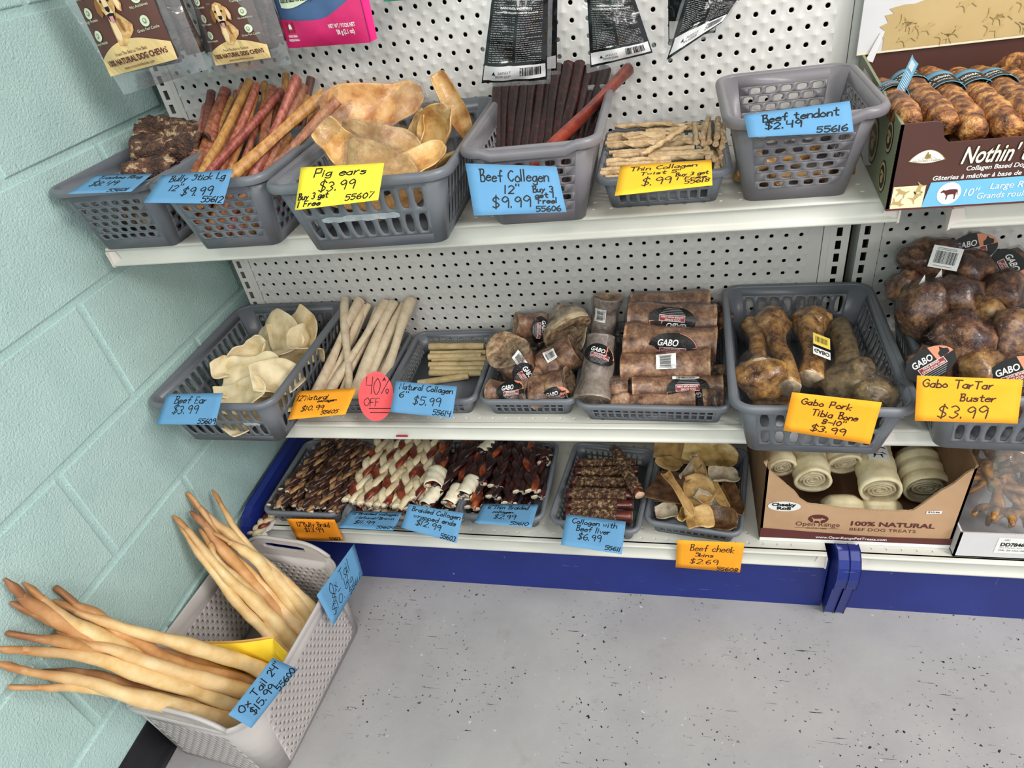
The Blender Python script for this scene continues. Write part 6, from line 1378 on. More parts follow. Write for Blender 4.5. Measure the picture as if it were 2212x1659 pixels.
def rawroll(label, a, ya, b_, yb, r, seed, lab=False, n_end=True, group='cream rawhide rolls in the kraft box'):
    q = V(A(*b_, yb)); p = V(at(*a, z=q.z + .012)); p.y = min(p.y, -.06); t = thing('rawhide_roll', label, 'dog chew', (p + q) / 2 - V((0, 0, r)), group)
    def fn(tt, a_): return 1 + .05 * math.sin(tt * 17 + seed) ** 3 + .03 * math.sin(a_ * 3 + seed) + .05 * (1 if abs(((a_ + seed + tt) % (2 * PI)) - 3) < .25 else 0) + .02 * noise3((tt * 9, a_ * 2, seed), 1, seed)
    P = [p.lerp(q, i / 22) for i in range(23)]
    v, f, m = sweep(P, [r * .9, r, r, r, r * 1.04, r * 1.02], 26, fn=fn); nv = len(v) - 2
    bb_ = MB(); bb_.add(v[:nv], [x for x in f if max(x) < nv]); bb_.make('outer_wrap', M['cheeky'], t, solid=.006)
    # spiral layers inside the visible end
    d, n, bi = frame(q - p, V((0, 0, 1))); S = MB()
    pts = []
    for i in range(70):
        th = i * .30; rr_ = r * (.14 + .68 * i / 70) * (1 + .10 * math.sin(th * 2 + seed)); pts.append((th, rr_))
    for ring in (0, 1):
        for (th, rr_) in pts: c = q + (n * math.cos(th) * .8 + bi * math.sin(th)) * rr_; S.v += [tuple(c + d * -.002), tuple(c - d * .05)]
        break
    for i in range(len(pts) - 1): S.f.append((2 * i, 2 * i + 2, 2 * i + 3, 2 * i + 1)); S.m.append(0)
    S.make('spiral_core', M['cheeky'], t, solid=.0030)
    ww = MB(); v2, f2, _ = sweep([p] + P + [q + d * .004], [r * 1.0] + [r * 1.07] * 6 + [r * .9], 26, fn=lambda tt, a_: fn(tt, a_)); ww.add(v2, f2); ww.make('plastic_wrap', M['film'], t)
    if lab:
        dd, nn, b2 = frame(q - p, CAM - (p + q) / 2 + V((.4, 0, 0))); L = (q - p).length
        F = lambda u, v_, o=0.0: tuple(p + d * (L * .15 + v_) + (nn * math.cos(u / r) + b2 * math.sin(u / r)) * (r * 1.14 + .001 + o))
        b = MB(); rect(b, -.016, 0, .016, L * .55, lambda u, v_: F(u, v_), 0, 6, 2)
        for k in range(7): rect(b, -.012, L * (.05 + .05 * k), .010 - .003 * (k % 3), L * (.065 + .05 * k), lambda u, v_: F(u, v_, .0005), 1, 3, 1)
        silhouette(b, 'dog', lambda u, v_: F(u, v_, .0006), 0, L * .47, .022, 1)
        b.make('paper_label', [M['sticker'], M['black']], t, smooth=False)
rawroll('cream roll at the left, partly behind the torn box edge', (1668, 950), -.16, (1690, 1012), -.235, .024, 1)
rawroll('cream roll with its spiral end facing forward, second from left', (1736, 945), -.165, (1757, 1040), -.252, .029, 2)
rawroll('short cream roll in the centre behind the two big ones', (1808, 955), -.14, (1825, 1005), -.195, .027, 3)
rawroll('long upright cream roll with a printed paper label', (1868, 930), -.165, (1903, 1062), -.245, .031, 4, lab=True)
rawroll('broad cream roll at the right with a crumpled end', (1975, 985), -.145, (2003, 1058), -.212, .036, 5)
for lb, px, r, i in (('cream roll lying low behind the front, left', (1822, 1079), .028, 6), ('cream roll lying low behind the front, right', (1905, 1084), .030, 7)):
    c = V(at(*px, y=-.245)) - V((0, 0, r * .9)); p_, q_ = c - V((.036, 0, 0)), c + V((.036, 0, 0)); v, f, m = sweep([p_.lerp(q_, k / 14) for k in range(15)], [r * .55, r * .95, r, r, r * .95, r * .6], 22, fn=lambda tt, a_: 1 + .04 * math.sin(a_ * 3 + i + tt * 4))
    tag(mk('rawhide_roll', v, f, M['cheeky'], None), lb, 'dog chew')
# -- white box with a bag of dried chicken feet
def white_box():
    x0, x1, yf, yb, z = 1.4610, 1.72, -.3000, -.020, Z3 + .0005; zt = .2460; W = .003
    t = thing('white_box', 'low white cardboard box with a printed label at the right edge', 'box', (1.59, -.16, z))
    for nm, pts, off in (('front_panel', [(x0, yf, z), (x1, yf, z), (x1, yf, zt), (x0, yf, zt)], (0, W, 0)), ('side_panel', [(x0, yf, z), (x0, yb, z), (x0, yb, zt), (x0, yf, zt)], (W, 0, 0)), ('side_panel', [(x1, yf, z), (x1, yb, z), (x1, yb, zt), (x1, yf, zt)], (-W, 0, 0)), ('rear_panel', [(x0, yb, z), (x1, yb, z), (x1, yb, zt), (x0, yb, zt)], (0, -W, 0)), ('bottom_panel', [(x0, yf, z), (x1, yf, z), (x1, yb, z), (x0, yb, z)], (0, 0, W))):
        b = MB(); slab(b, pts, off); o = b.make(nm, M['whiteboard'], t, smooth=False)
        if nm == 'front_panel': fr = o
    b = MB(); board_edge(b, (x0, yf, zt + .0003), (x1, yf, zt + .0003), (0, W, 0), 0); b.make('corrugated_edge', M['kraft'], t, smooth=False)
    FP = lambda u, v, o=0.0006: (x0 + u, yf - o, zt - v)
    b = MB(); rect(b, .060, .008, .16, .048, lambda u, v: FP(u, v), 0, 1, 1); add_text(b, 'DD7846', lambda u, v: FP(u, v, .001), .066, .0290, .0082, .036, bold=.04, m=1)
    add_text(b, 'UPC', lambda u, v: FP(u, v, .001), .070, .0150, .0032, .008, m=1); add_text(b, '4oz Chicken Feet - Bulk', lambda u, v: FP(u, v, .001), .066, .0345, .0028, .048, m=2); add_text(b, 'OR: 26-Oct-2023', lambda u, v: FP(u, v, .001), .066, .0420, .0036, .046, m=1)
    b.make('shipping_label', [M['sticker'], M['black'], M['greyprint']], fr, smooth=False)
white_box()
def foot_piece(label, px, y, R, s, seed):
    c = V(A(*px, y)); R = eul(*R); t = thing('chicken_foot', label, 'dog chew', c, 'dried chicken feet in the clear bag'); r = random.Random(seed)
    v, f, m = sweep(catmull([c + R @ V((0, 0, .075 * s)), c + R @ V((.004, 0, .04 * s)), c], 10), [.0095 * s, .007 * s, .012 * s], 10, fn=lambda tt, a: 1 + .1 * math.sin(a * 3 + tt * 9)); b = MB(); b.add(v, f); b.make('shank', M['feet'], t)
    for k, a in enumerate((-.8, -.1, .6, 2.8)):
        L = .045 * s * (1 if k < 3 else .6); d = V((math.sin(a), math.cos(a) * .9, -.25))
        P = [c, c + R @ (d * L * .4 + V((0, 0, .006))), c + R @ (d * L * .8 + V((0, 0, -.002))), c + R @ (d * L + V((0, 0, -.016 * s)))]
        v, f, m = sweep(catmull(P, 9), [.0085 * s, .0062 * s, .0072 * s, .003 * s], 8, fn=lambda tt, a_: 1 + .12 * math.sin(tt * 16)); b = MB(); b.add(v, f); b.make('toe', M['feet'], t)
CF = [((2142,985),-.14,(20,20,0),1.0,'foot piled highest at the back'), ((2165,1020),-.17,(-20,40,40),1.0,'foot with its shank to the right'), ((2125,1035),-.20,(40,-20,90),.9,'foot at the left side of the bag'), ((2160,1055),-.21,(10,30,200),1.0,'foot with toes forward, centre'), ((2195,1060),-.20,(30,-30,300),1.05,'foot at the right photo edge'), ((2150,1105),-.25,(60,10,150),1.0,'foot lowest at the front, curled'), ((2190,1000),-.15,(0,60,60),1.0,'foot near the right edge, upper'), ((2110,1000),-.14,(10,-50,20),.9,'foot at the upper left of the bag'), ((2200,1110),-.24,(20,40,100),1.0,'foot by the right photo edge, lower')]
for i, (px, y, R, s, lb) in enumerate(CF): foot_piece('dried chicken ' + lb, px, y, R, s, i)
def clear_bag():
    v = []; nx, nz = 14, 12; f = []
    pts = {}
    for j in range(nz + 1):
        for i in range(nx * 2):
            a = 2 * PI * i / (nx * 2); h = j / nz; rx = .118 * (1 - .12 * h); ry = .128 * (1 - .55 * h ** 2)
            x = 1.585 + rx * math.copysign(abs(math.cos(a)) ** .5, math.cos(a)); y = -.160 + ry * math.copysign(abs(math.sin(a)) ** .6, math.sin(a)); z = .190 + .235 * h
            d = noise3((x * 14, y * 14, z * 14), 1, 3) * .014 + noise3((x * 40, y * 40, z * 30), 1, 5) * .004
            v.append((x + d, max(y + d, -.293) if h < .3 else y + d, z + d * .5))
    n = nx * 2
    for j in range(nz):
        for i in range(n): f.append((j * n + i, j * n + (i + 1) % n, (j + 1) * n + (i + 1) % n, (j + 1) * n + i))
    tag(mk('clear_bag', v, f, M['bag'], None), 'crinkled clear plastic bag of dried feet in the white box', 'bag')
clear_bag()
# ---------------------------------------------------------------- hanging pouches
M['pouchbrown'] = flatm('brown_pouch_card', '5A3B33', .5); M['pouchcream'] = flatm('cream_pouch_band', 'DCC188', .5); M['mint'] = flatm('pale_mint_print', 'CDD9BE'); M['jerky'] = nmat('dark_jerky', ['2A211E', '453732', '6A5648'], 20, 6, .5, .5, bump=1, bscale=80)
M['fur'] = nmat('golden_fur_print', ['B98A50', 'D0A468', 'E0BC88'], 50, 4, .6); M['furd'] = flatm('dark_fur_print', '8E6238'); M['furl'] = flatm('light_fur_print', 'EBD0A4'); M['pink'] = flatm('tongue_pink', 'D9919A')
M['slate'] = nmat('slate_blue_pouch', ['3E5A80', '43608A'], 5, 2, .35); M['magenta'] = nmat('magenta_pouch', ['C01F60', 'D0286C'], 5, 2, .35); M['brightpink'] = flatm('bright_pink_edge', 'EE2A80', .35)
M['blackpouch'] = flatm('black_pouch_foil', '101114', .22, .6)
for n_ in ('blackpouch', 'slate', 'magenta'):
    nt = M[n_].node_tree; bs = nt.nodes['Principled BSDF']; tc = nt.nodes.new('ShaderNodeTexCoord'); nz = nt.nodes.new('ShaderNodeTexNoise'); nz.inputs['Scale'].default_value = 16; nz.inputs['Detail'].default_value = 3; nz.inputs['Distortion'].default_value = .8
    bp = nt.nodes.new('ShaderNodeBump'); bp.inputs['Strength'].default_value = .6; bp.inputs['Distance'].default_value = .008 if n_ == 'blackpouch' else .003
    nt.links.new(tc.outputs['Object'], nz.inputs['Vector']); nt.links.new(nz.outputs['Fac'], bp.inputs['Height']); nt.links.new(bp.outputs[0], bs.inputs['Normal']); nt.links.new(bp.outputs[0], bs.inputs['Coat Normal'])
def hook(x, z, y1, label):
    v, f, m = sweep(catmull([V((x, .006, z)), V((x, -.01, z + .002)), V((x, y1 * .6, z)), V((x, y1, z)), V((x, y1 - .012, z + .012))], 24), .0028, 8)
    o = mk('peg_hook', v, f, nmat('chrome_wire', 'BFBFBF', metal=1.0, rough=.25), None); tag(o, label, 'hook')
def pillow(b, quad, depth, bulge, nx=14, nz=16, m=0, seed=0, wr=.004, tw=None):
    """sealed pouch between four corners (TL TR BR BL, front side) with its thickness towards the panel"""
    A_, B_, C_, D_ = [V(p) for p in quad]; nrm = (D_ - A_).cross(B_ - A_).normalized(); nrm = -nrm if nrm.dot(CAM - A_) < 0 else nrm
    def P(s, t, side):
        p = A_ * (1 - s) * (1 - t) + B_ * s * (1 - t) + C_ * s * t + D_ * (1 - s) * t
        k = (max(0, 1 - abs(2 * s - 1) ** 2.6) * max(0, 1 - abs(2 * t - 1) ** 5)) ** .8
        return p + nrm * (side * bulge * k + wr * noise3((s * 3.5, t * 4.5, seed), 1, seed) * (1 if k > .02 else .6) + wr * .4 * noise3((s * 11, t * 12, seed), 1, seed) * (1 if k > .02 else 0))
    for side in (1, -1):
        v = [tuple(P(i / nx, j / nz, side)) for j in range(nz + 1) for i in range(nx + 1)]
        f = [(j * (nx + 1) + i, j * (nx + 1) + i + 1, (j + 1) * (nx + 1) + i + 1, (j + 1) * (nx + 1) + i) for j in range(nz) for i in range(nx)]
        b.add(v, f if side == 1 else [tuple(reversed(x)) for x in f], m)
    W = (B_ - A_).length; H = (D_ - A_).length
    return (lambda u, v_, o=0.0: tuple(P(u / W, v_ / H, 1) + nrm * (o + .0006))), W, H
def retriever(parent, F, cx, cy, s):
    """printed picture of a sitting golden retriever, mouth open; cx, cy chin; v down"""
    b = MB(); g = lambda o: (lambda u, v_: F(cx + u * s, cy + v_ * s, o))
    poly(b, [(-.30, .15), (-.42, .9), (-.35, 1.7), (.15, 1.75), (.95, 1.15), (1.05, .85), (.75, .45), (.42, .10)], g(.0006), 0)
    poly(b, [(-.28, .3), (-.32, 1.3), (-.1, 1.65), (.12, 1.2), (.05, .4)], g(.0009), 1)
    poly(b, [(.2, .35), (.30, 1.0), (.48, 1.1), (.42, .4)], g(.0009), 2)
    poly(b, [(-.52, -.75), (-.35, -1.08), (0, -1.2), (.38, -1.05), (.55, -.7), (.52, -.2), (.32, .22), (0, .36), (-.30, .22), (-.5, -.2)], g(.0012), 0)
    poly(b, [(-.50, -.85), (-.78, -.60), (-.86, -.15), (-.72, .18), (-.52, .05), (-.45, -.45)], g(.0015), 2)
    poly(b, [(.48, -.92), (.80, -.70), (.95, -.25), (.82, .12), (.62, .0), (.50, -.5)], g(.0015), 0); poly(b, [(.60, -.7), (.82, -.55), (.88, -.25), (.76, .02), (.66, -.1)], g(.0018), 1)
    poly(b, [(-.14, -1.0), (.14, -1.0), (.20, -.3), (.30, .05), (0, .28), (-.30, .05), (-.20, -.3)], g(.0016), 3)
    for x in (-.26, .26): ellipse(b, x, -.58, .085, .085, g(.002), 4, 12)
    poly(b, [(-.17, -.28), (.17, -.28), (.15, -.10), (.04, .0), (-.04, .0), (-.15, -.10)], g(.0022), 4)
    poly(b, [(-.30, .10), (0, .04), (.30, .10), (.20, .42), (0, .52), (-.20, .42)], g(.0020), 4); poly(b, [(-.15, .20), (.15, .20), (.14, .46), (0, .56), (-.14, .46)], g(.0023), 5)
    b.make('printed_dog', [M['fur'], M['furl'], M['furd'], M['furl'], M['black'], M['pink']], parent, smooth=False)
def brown_pouch(label, quad, filmq, seed, lx=0.0):
    t = thing('treat_pouch', label, 'pouch', [sum(c[i] for c in quad) / 4 for i in range(3)], 'clear pouches with brown cards')
    b = MB(); FF, FW, FH = pillow(b, filmq, .02, .020, seed=seed, wr=.006); b.make('clear_pouch', M['bag'], t)
    c0 = V(quad[3]).lerp(V(quad[2]), .5)
    for k in range(7):
        r = random.Random(seed * 10 + k); ux = (V(quad[2]) - V(quad[3])); up = (V(quad[0]) - V(quad[3]))
        p = V(filmq[3]).lerp(V(filmq[2]), .12 + .13 * k) + up.normalized() * (.02 + .014 * r.random()) + V((0, .012, 0)); q = p + up.normalized() * .15 + ux.normalized() * r.uniform(-.02, .02)
        v, f, m = sweep([p.lerp(q, i / 12) for i in range(13)], .011 + .004 * r.random(), 9, fn=lambda tt, a: 1 + .2 * math.sin(tt * 9 + k + a * 2)); bb_ = MB(); bb_.add(v, f); bb_.make('jerky_stick', M['jerky'], t)
    b = MB(); F, W, H = pillow(b, quad, .0, .012, seed=seed, wr=.004, nx=12, nz=12); cd_ = b.make('printed_card', M['pouchbrown'], t)
    b = MB(); n = 14
    arc = [(W * i / n, H - W * (.12 + .21 * math.sin(PI * (i / n * .75 + .12)) ** 1.2)) for i in range(n + 1)]
    k0 = len(b.v); b.v += [F(x, y, .0008) for x, y in arc] + [F(x, H - (H - y) * .5, .0008) for x, y in arc] + [F(x, H, .0008) for x, y in arc]
    for r_ in range(2):
        for i in range(n): a = k0 + r_ * (n + 1) + i; b.f.append((a, a + 1, a + n + 2, a + n + 1)); b.m.append(0)
    add_text(b, '100% NATURAL DOG CHEWS', lambda u, v_: F(u, v_, .0014), W * .07, H - W * .095, W * .062, W * .86, bold=.03, m=1)
    add_text(b, 'From The Best to The Best', lambda u, v_: F(u, v_, .0014), W * .28, H - W * .185, W * .036, W * .44, m=1); add_text(b, 'www.munchiebones.com', lambda u, v_: F(u, v_, .0014), W * .28, H - W * .030, W * .036, W * .44, m=1)
    for side, x, names in ((0, .13, ('Tasty', 'No Rawhide', 'High Protein', 'Dental Health')), (1, .83, ('Training Reward', 'No Additives', 'Grass Fed Cattle'))):
        for i, nm in enumerate(names):
            yy = H - W * (.43 + .235 * (len(names) - 1 - i)) - (0 if side == 0 else W * .02)
            ellipse(b, W * x, yy, W * .058, W * .058, lambda u, v_: F(u, v_, .0009), 2, 20); ellipse(b, W * x, yy, W * .024, W * .030, lambda u, v_: F(u, v_, .0013), 3, 10); ellipse(b, W * x, yy - W * .004, W * .014, W * .018, lambda u, v_: F(u, v_, .0016), 2, 8)
            add_text(b, nm, lambda u, v_: F(u, v_, .0012), W * x, yy + W * .095, W * .028, None, m=2, align='c')
    ellipse(b, W * .49, H - W * 1.36, W * .155, W * .155, lambda u, v_: F(u, v_, .0009), 4, 28); ellipse(b, W * .49, H - W * 1.36, W * .14, W * .14, lambda u, v_: F(u, v_, .0013), 5, 28)
    add_text(b, 'BONES', lambda u, v_: F(u, v_, .0017), W * .49, H - W * 1.33, W * .06, W * .18, bold=.04, m=4, align='c'); silhouette(b, 'dog', lambda u, v_: F(u, v_, .0017), W * .49, H - W * 1.42, W * .14, 4)
    b.make('card_print', [M['pouchcream'], M['maroon'], M['mint'], M['green_print'], M['camo'], M['pouchbrown']], cd_, smooth=False)
    retriever(cd_, lambda u, v_, o=0.0: F(u, v_, o + .0006), W * .46, H - W * .62, W * .20)
yq = -.20
def q_up(bl, br, y, h, lean=0.0):
    a, c = V(at(*bl, y=y)), V(at(*br, y=y)); return [a + V((0, lean, h)), c + V((0, lean, h)), c, a]
brown_pouch('clear pouch with a brown dog-picture card, nearest the mint wall', q_up((240, 165), (384, 127), -.20, .22), [V(at(262, 212, y=-.19)) + V((-.045, .004, .26)), V(at(440, 150, y=-.185)) + V((0, .004, .26)), V(at(447, 150, y=-.185)), V(at(268, 205, y=-.185))], 1)
brown_pouch('second clear pouch with a brown dog-picture card, beside the pink pouch', q_up((468, 141), (587, 124), -.15, .22), [V(at(448, 160, y=-.145)) + V((-.012, .004, .26)), V(at(632, 142, y=-.145)) + V((0, .004, .26)), V(at(630, 138, y=-.140)), V(at(455, 162, y=-.140))], 2)
def pink_pouch():
    y = -.125; bl, br = (624, 104), (800, 92); quad = q_up(bl, br, y, .20); t = thing('treat_pouch', 'slate blue and magenta treat pouch hanging at the top', 'pouch', [sum(c[i] for c in quad) / 4 for i in range(3)])
    b = MB(); F, W, H = pillow(b, quad, .0, .016, seed=5, wr=.004); body = b.make('pouch_body', M['slate'], t)
    b = MB(); n = 16; arc = [(W * i / n, H - W * (.30 - .02 * math.sin(PI * i / n * 1.2) + .55 * max(0, i / n - .55) ** 1.3)) for i in range(n + 1)]
    k0 = 0; b.v += [F(x, y_ + (H - y_) * r_ / 4, .0007) for r_ in range(5) for x, y_ in arc]
    for r_ in range(4):
        for i in range(n): a = r_ * (n + 1) + i; b.f.append((a, a + 1, a + n + 2, a + n + 1)); b.m.append(0)
    b.make('magenta_band', M['magenta'], body, smooth=True)
    b = MB(); k = lambda o: (lambda u, v_: F(u, v_, o))
    rect(b, W * .10, H - W * .62, W * .62, H - W * .44, lambda u, v_: F(u, v_ - u * .05 + .006 * math.sin(u * 55), .0012), 0, 12, 1)
    add_text(b, 'Natural Source of Antioxidants', lambda u, v_: F(u, v_ - u * .05, .0016), W * .115, H - W * .525, W * .062, W * .47, bold=.02, m=2); add_text(b, "Source naturelle d'antioxydants", lambda u, v_: F(u, v_ - u * .05, .0016), W * .115, H - W * .455, W * .062, W * .47, bold=.02, m=2)
    ellipse(b, W * .80, H - W * .58, W * .068, W * .082, k(.0012), 1, 24)
    for a in range(6): ca, sa = math.cos(a * PI / 6), math.sin(a * PI / 6); rect(b, -.0003, -W * .062, .0003, W * .062, lambda u, v_, ca=ca, sa=sa: F(W * .80 + u * ca - v_ * sa, H - W * .58 + u * sa + v_ * ca, .0016), 3, 1, 1)
    add_text(b, 'FREEZE DRIED', k(.0019), W * .745, H - W * .565, W * .022, W * .11, bold=.04, m=3)
    add_text(b, 'NET WT./ POIDS NET', k(.0014), W * .60, H - W * .185, W * .040, W * .30, bold=.02, m=1); add_text(b, '58 g (2.1 oz)', k(.0014), W * .67, H - W * .115, W * .048, W * .20, bold=.03, m=1)
    for (x0, x1) in ((.075, .10), (.15, .175)): rect(b, W * x0, H - W * .27, W * x1, H - W * .16, k(.0014), 4, 1, 1)
    ellipse(b, W * .125, H - W * .215, W * .022, W * .035, k(.0014), 1, 8); rect(b, W * .115, H - W * .20, W * .135, H - W * .16, k(.0014), 4, 1, 1)
    add_text(b, 'MADE IN CANADA', k(.0014), W * .07, H - W * .115, W * .022, W * .12, bold=.03, m=1); add_text(b, 'FABRIQUÉ AU CANADA', k(.0014), W * .06, H - W * .075, W * .022, W * .14, bold=.03, m=1)
    rect(b, W * .10, H - W * .97, W * .36, H - W * .78, lambda u, v_: F(u + (H - v_) * .1, v_ + u * .3 - .004, .0012), 5, 2, 1); rect(b, W * .26, H - W * .86, W * .44, H - W * .74, lambda u, v_: F(u, v_ - u * .2 + .01, .0015), 5, 2, 1); ellipse(b, W * .58, H - W * .90, W * .09, W * .12, k(.0012), 1, 14); ellipse(b, W * .58, H - W * .92, W * .05, W * .05, k(.0016), 3, 10); silhouette(b, 'dog', k(.0018), W * .60, H - W * .86, W * .16, 2)
    b.make('pouch_print', [M['mint'], M['white'], M['black'], M['skyblue'], M['redprint'], M['kraft']], body, smooth=False)
    q2 = [quad[1] + V((-.002, .004, 0)), quad[1] + V((.016, .010, 0)), V(at(815, 84, y=y + .006)), quad[2] + V((-.002, .004, 0))]
    b = MB(); pillow(b, q2, 0, .002, nx=4, nz=10, wr=.002); b.make('pink_gusset', M['brightpink'], t)
pink_pouch()
def black_pouch(label, quad, seed, group='black pouches on the hooks', pr=True, bend=None):
    t = thing('treat_pouch', label, 'pouch', [sum(c[i] for c in quad) / 4 for i in range(3)], group)
    b = MB(); F, W, H = pillow(b, quad, .0, .011, seed=seed, wr=.007, nx=16, nz=22); body = b.make('pouch_body', M['blackpouch'], t)
    b = MB(); rect(b, W * .02, H - W * .34, W * .98, H - W * .06, lambda u, v_: F(u, v_, .0007), 0, 12, 4); b.make('white_band', M['whiteboard'], body)
    b = MB()
    if pr:
        k = lambda o: (lambda u, v_: F(u, v_, o)); r = random.Random(seed)
        for i in range(34):
            v0 = H - W * .42 - W * .040 * i
            if v0 < .004: break
            for x0 in (.07, .52):
                w_ = .40 * (1 if r.random() < .75 else r.uniform(.3, .9)); x = x0
                while x < x0 + w_:
                    l = r.uniform(.02, .07); rect(b, W * x, v0, W * min(x + l, x0 + w_), v0 + W * .012, k(.0009), 1, 1, 1); x += l + .012
        add_text(b, 'HAGEN', k(.0012), W * .30, H - W * .40, W * .035, W * .10, bold=.03, m=0)
        add_text(b, 'INGREDIENTS / INGRÉDIENTS', k(.0013), W * .2, H - W * 1.35, W * .034, W * .55, bold=.02, m=0); add_text(b, 'GUARANTEED ANALYSIS / ANALYSE GARANTIE', k(.0013), W * .1, H - W * 1.28, W * .030, W * .75, bold=.02, m=0)
        add_text(b, '2435517', k(.0014), W * .26, H - W * .19, W * .05, W * .20, m=2); add_text(b, '30/09/2026', k(.0014), W * .22, H - W * .12, W * .05, W * .25, m=2); 
        poly(b, [(W * .16, H - W * .17), (W * .19, H - W * .24), (W * .22, H - W * .17)], k(.0012), 2)
        u = .60
        while u < .90: ww = r.choice((.006, .010, .016)); rect(b, W * u, H - W * .30, W * (u + ww), H - W * .13, k(.0013), 2, 1, 2); u += ww + r.choice((.006, .010))
        b.make('pouch_print', [M['white'], M['greyprint'], M['black']], body, smooth=False)
    # clear sealed rim
    A_, B_, C_, D_ = [V(p) for p in quad]; e = .006; ux = (C_ - D_).normalized(); uz = (D_ - A_).normalized()
    b = MB(); b.add([tuple(p) for p in (D_ - ux * e, D_, C_, C_ + ux * e, D_ - ux * e + uz * e, C_ + ux * e + uz * e, A_ - ux * e, A_, B_, B_ + ux * e)], [(4, 5, 3, 0), (0, 1, 7, 6), (2, 3, 9, 8)]); b.make('clear_seal', M['bag'], t, smooth=False)
    return t
def qpx(tl, tr, br, bl, yt, yb): return [V(at(*tl, y=yt)), V(at(*tr, y=yt)), V(at(*br, y=yb)), V(at(*bl, y=yb))]
def ext(q, k):  # prolong a pouch upwards beyond the frame
    return [q[3] + (q[0] - q[3]) * k, q[2] + (q[1] - q[2]) * k, q[2], q[3]]
black_pouch('black pouch hanging in front of the dark collagen sticks, barcode at its foot', ext(qpx((1062,0),(1184,0),(1181,172),(1040,180),-.19,-.185), 1.15), 1)
black_pouch('rear black pouch peeking out behind the first one', ext(qpx((1100,0),(1204,0),(1203,152),(1098,160),-.14,-.135), 1.15), 2, pr=False)
black_pouch('shiny crumpled black pouch hanging tilted in the middle', ext(qpx((1268,0),(1372,0),(1410,114),(1276,146),-.185,-.19), 1.4), 3)
black_pouch('black pouch turned sideways, its text side curving away', ext(qpx((1480,0),(1592,0),(1560,48),(1440,130),-.13,-.17), 1.9), 4)
black_pouch('rear black pouch beside the sideways one', ext(qpx((1443,0),(1560,0),(1545,70),(1444,92),-.10,-.10), 1.9), 5, pr=False)
b = MB(); F, W, H = pillow(b, [V(at(835, -60, y=-.08)), V(at(925, -68, y=-.08)), V(at(925, -4, y=-.08)), V(at(828, 4, y=-.08))], 0, .008, wr=.003); tag(b.make('treat_pouch', flatm('turquoise_pouch', '3FC9AC', .35)), 'turquoise pouch edge just showing at the top', 'pouch')
for x, z, y1, lb in ((.19, 1.375, -.215, 'wire peg hook above the first brown pouch'), (.325, 1.365, -.165, 'wire peg hook above the second brown pouch'), (.46, 1.335, -.14, 'wire peg hook above the pink pouch'), (.745, 1.345, -.205, 'wire peg hook above the black pouch at the collagen sticks'), (.875, 1.36, -.205, 'wire peg hook above the middle black pouch')): hook(x, z, y1, lb)
# ---------------------------------------------------------------- ox tails and the folder
def along_attr(o, vals):
    at_ = o.data.attributes.new('along', 'FLOAT', 'POINT'); at_.data.foreach_set('value', vals)
def tail_mat(name, base, tip):
    m = nmat(name, base, 8, 5, .5, .45, bump=.35, bscale=50, rv=.05, rh=.006); nt = m.node_tree; N = nt.nodes; L = nt.links; b = N['Principled BSDF']; src = b.inputs['Base Color'].links[0].from_socket
    an = N.new('ShaderNodeAttribute'); an.attribute_name = 'along'; tc = N.new('ShaderNodeTexCoord'); nz = N.new('ShaderNodeTexNoise'); nz.inputs['Scale'].default_value = 28; nz.inputs['Detail'].default_value = 4; L.new(tc.outputs['Object'], nz.inputs['Vector'])
    ad = N.new('ShaderNodeMath'); ad.operation = 'ADD'; L.new(an.outputs['Fac'], ad.inputs[0]); mm = N.new('ShaderNodeMath'); mm.operation = 'MULTIPLY_ADD'; mm.inputs[1].default_value = .9; mm.inputs[2].default_value = -.45; L.new(nz.outputs['Fac'], mm.inputs[0]); L.new(mm.outputs[0], ad.inputs[1])
    cl = N.new('ShaderNodeClamp'); L.new(ad.outputs[0], cl.inputs[0]); x = N.new('ShaderNodeMixRGB'); L.new(cl.outputs[0], x.inputs[0]); L.new(src, x.inputs[1]); x.inputs[2].default_value = srgb(tip); L.new(x.outputs[0], b.inputs['Base Color']); return m
M['tail'] = tail_mat('ox_tail_cream', ['D6AE72', 'E2C08A', 'E9CE9E'], 'B07C4C')
M['tail_o'] = tail_mat('ox_tail_tan', ['B98350', 'CB9860', 'D6AA78'], '8E5E3C')
M['tail_d'] = tail_mat('ox_tail_brown', ['966840', 'B08054', 'C29668'], '6E4A34')
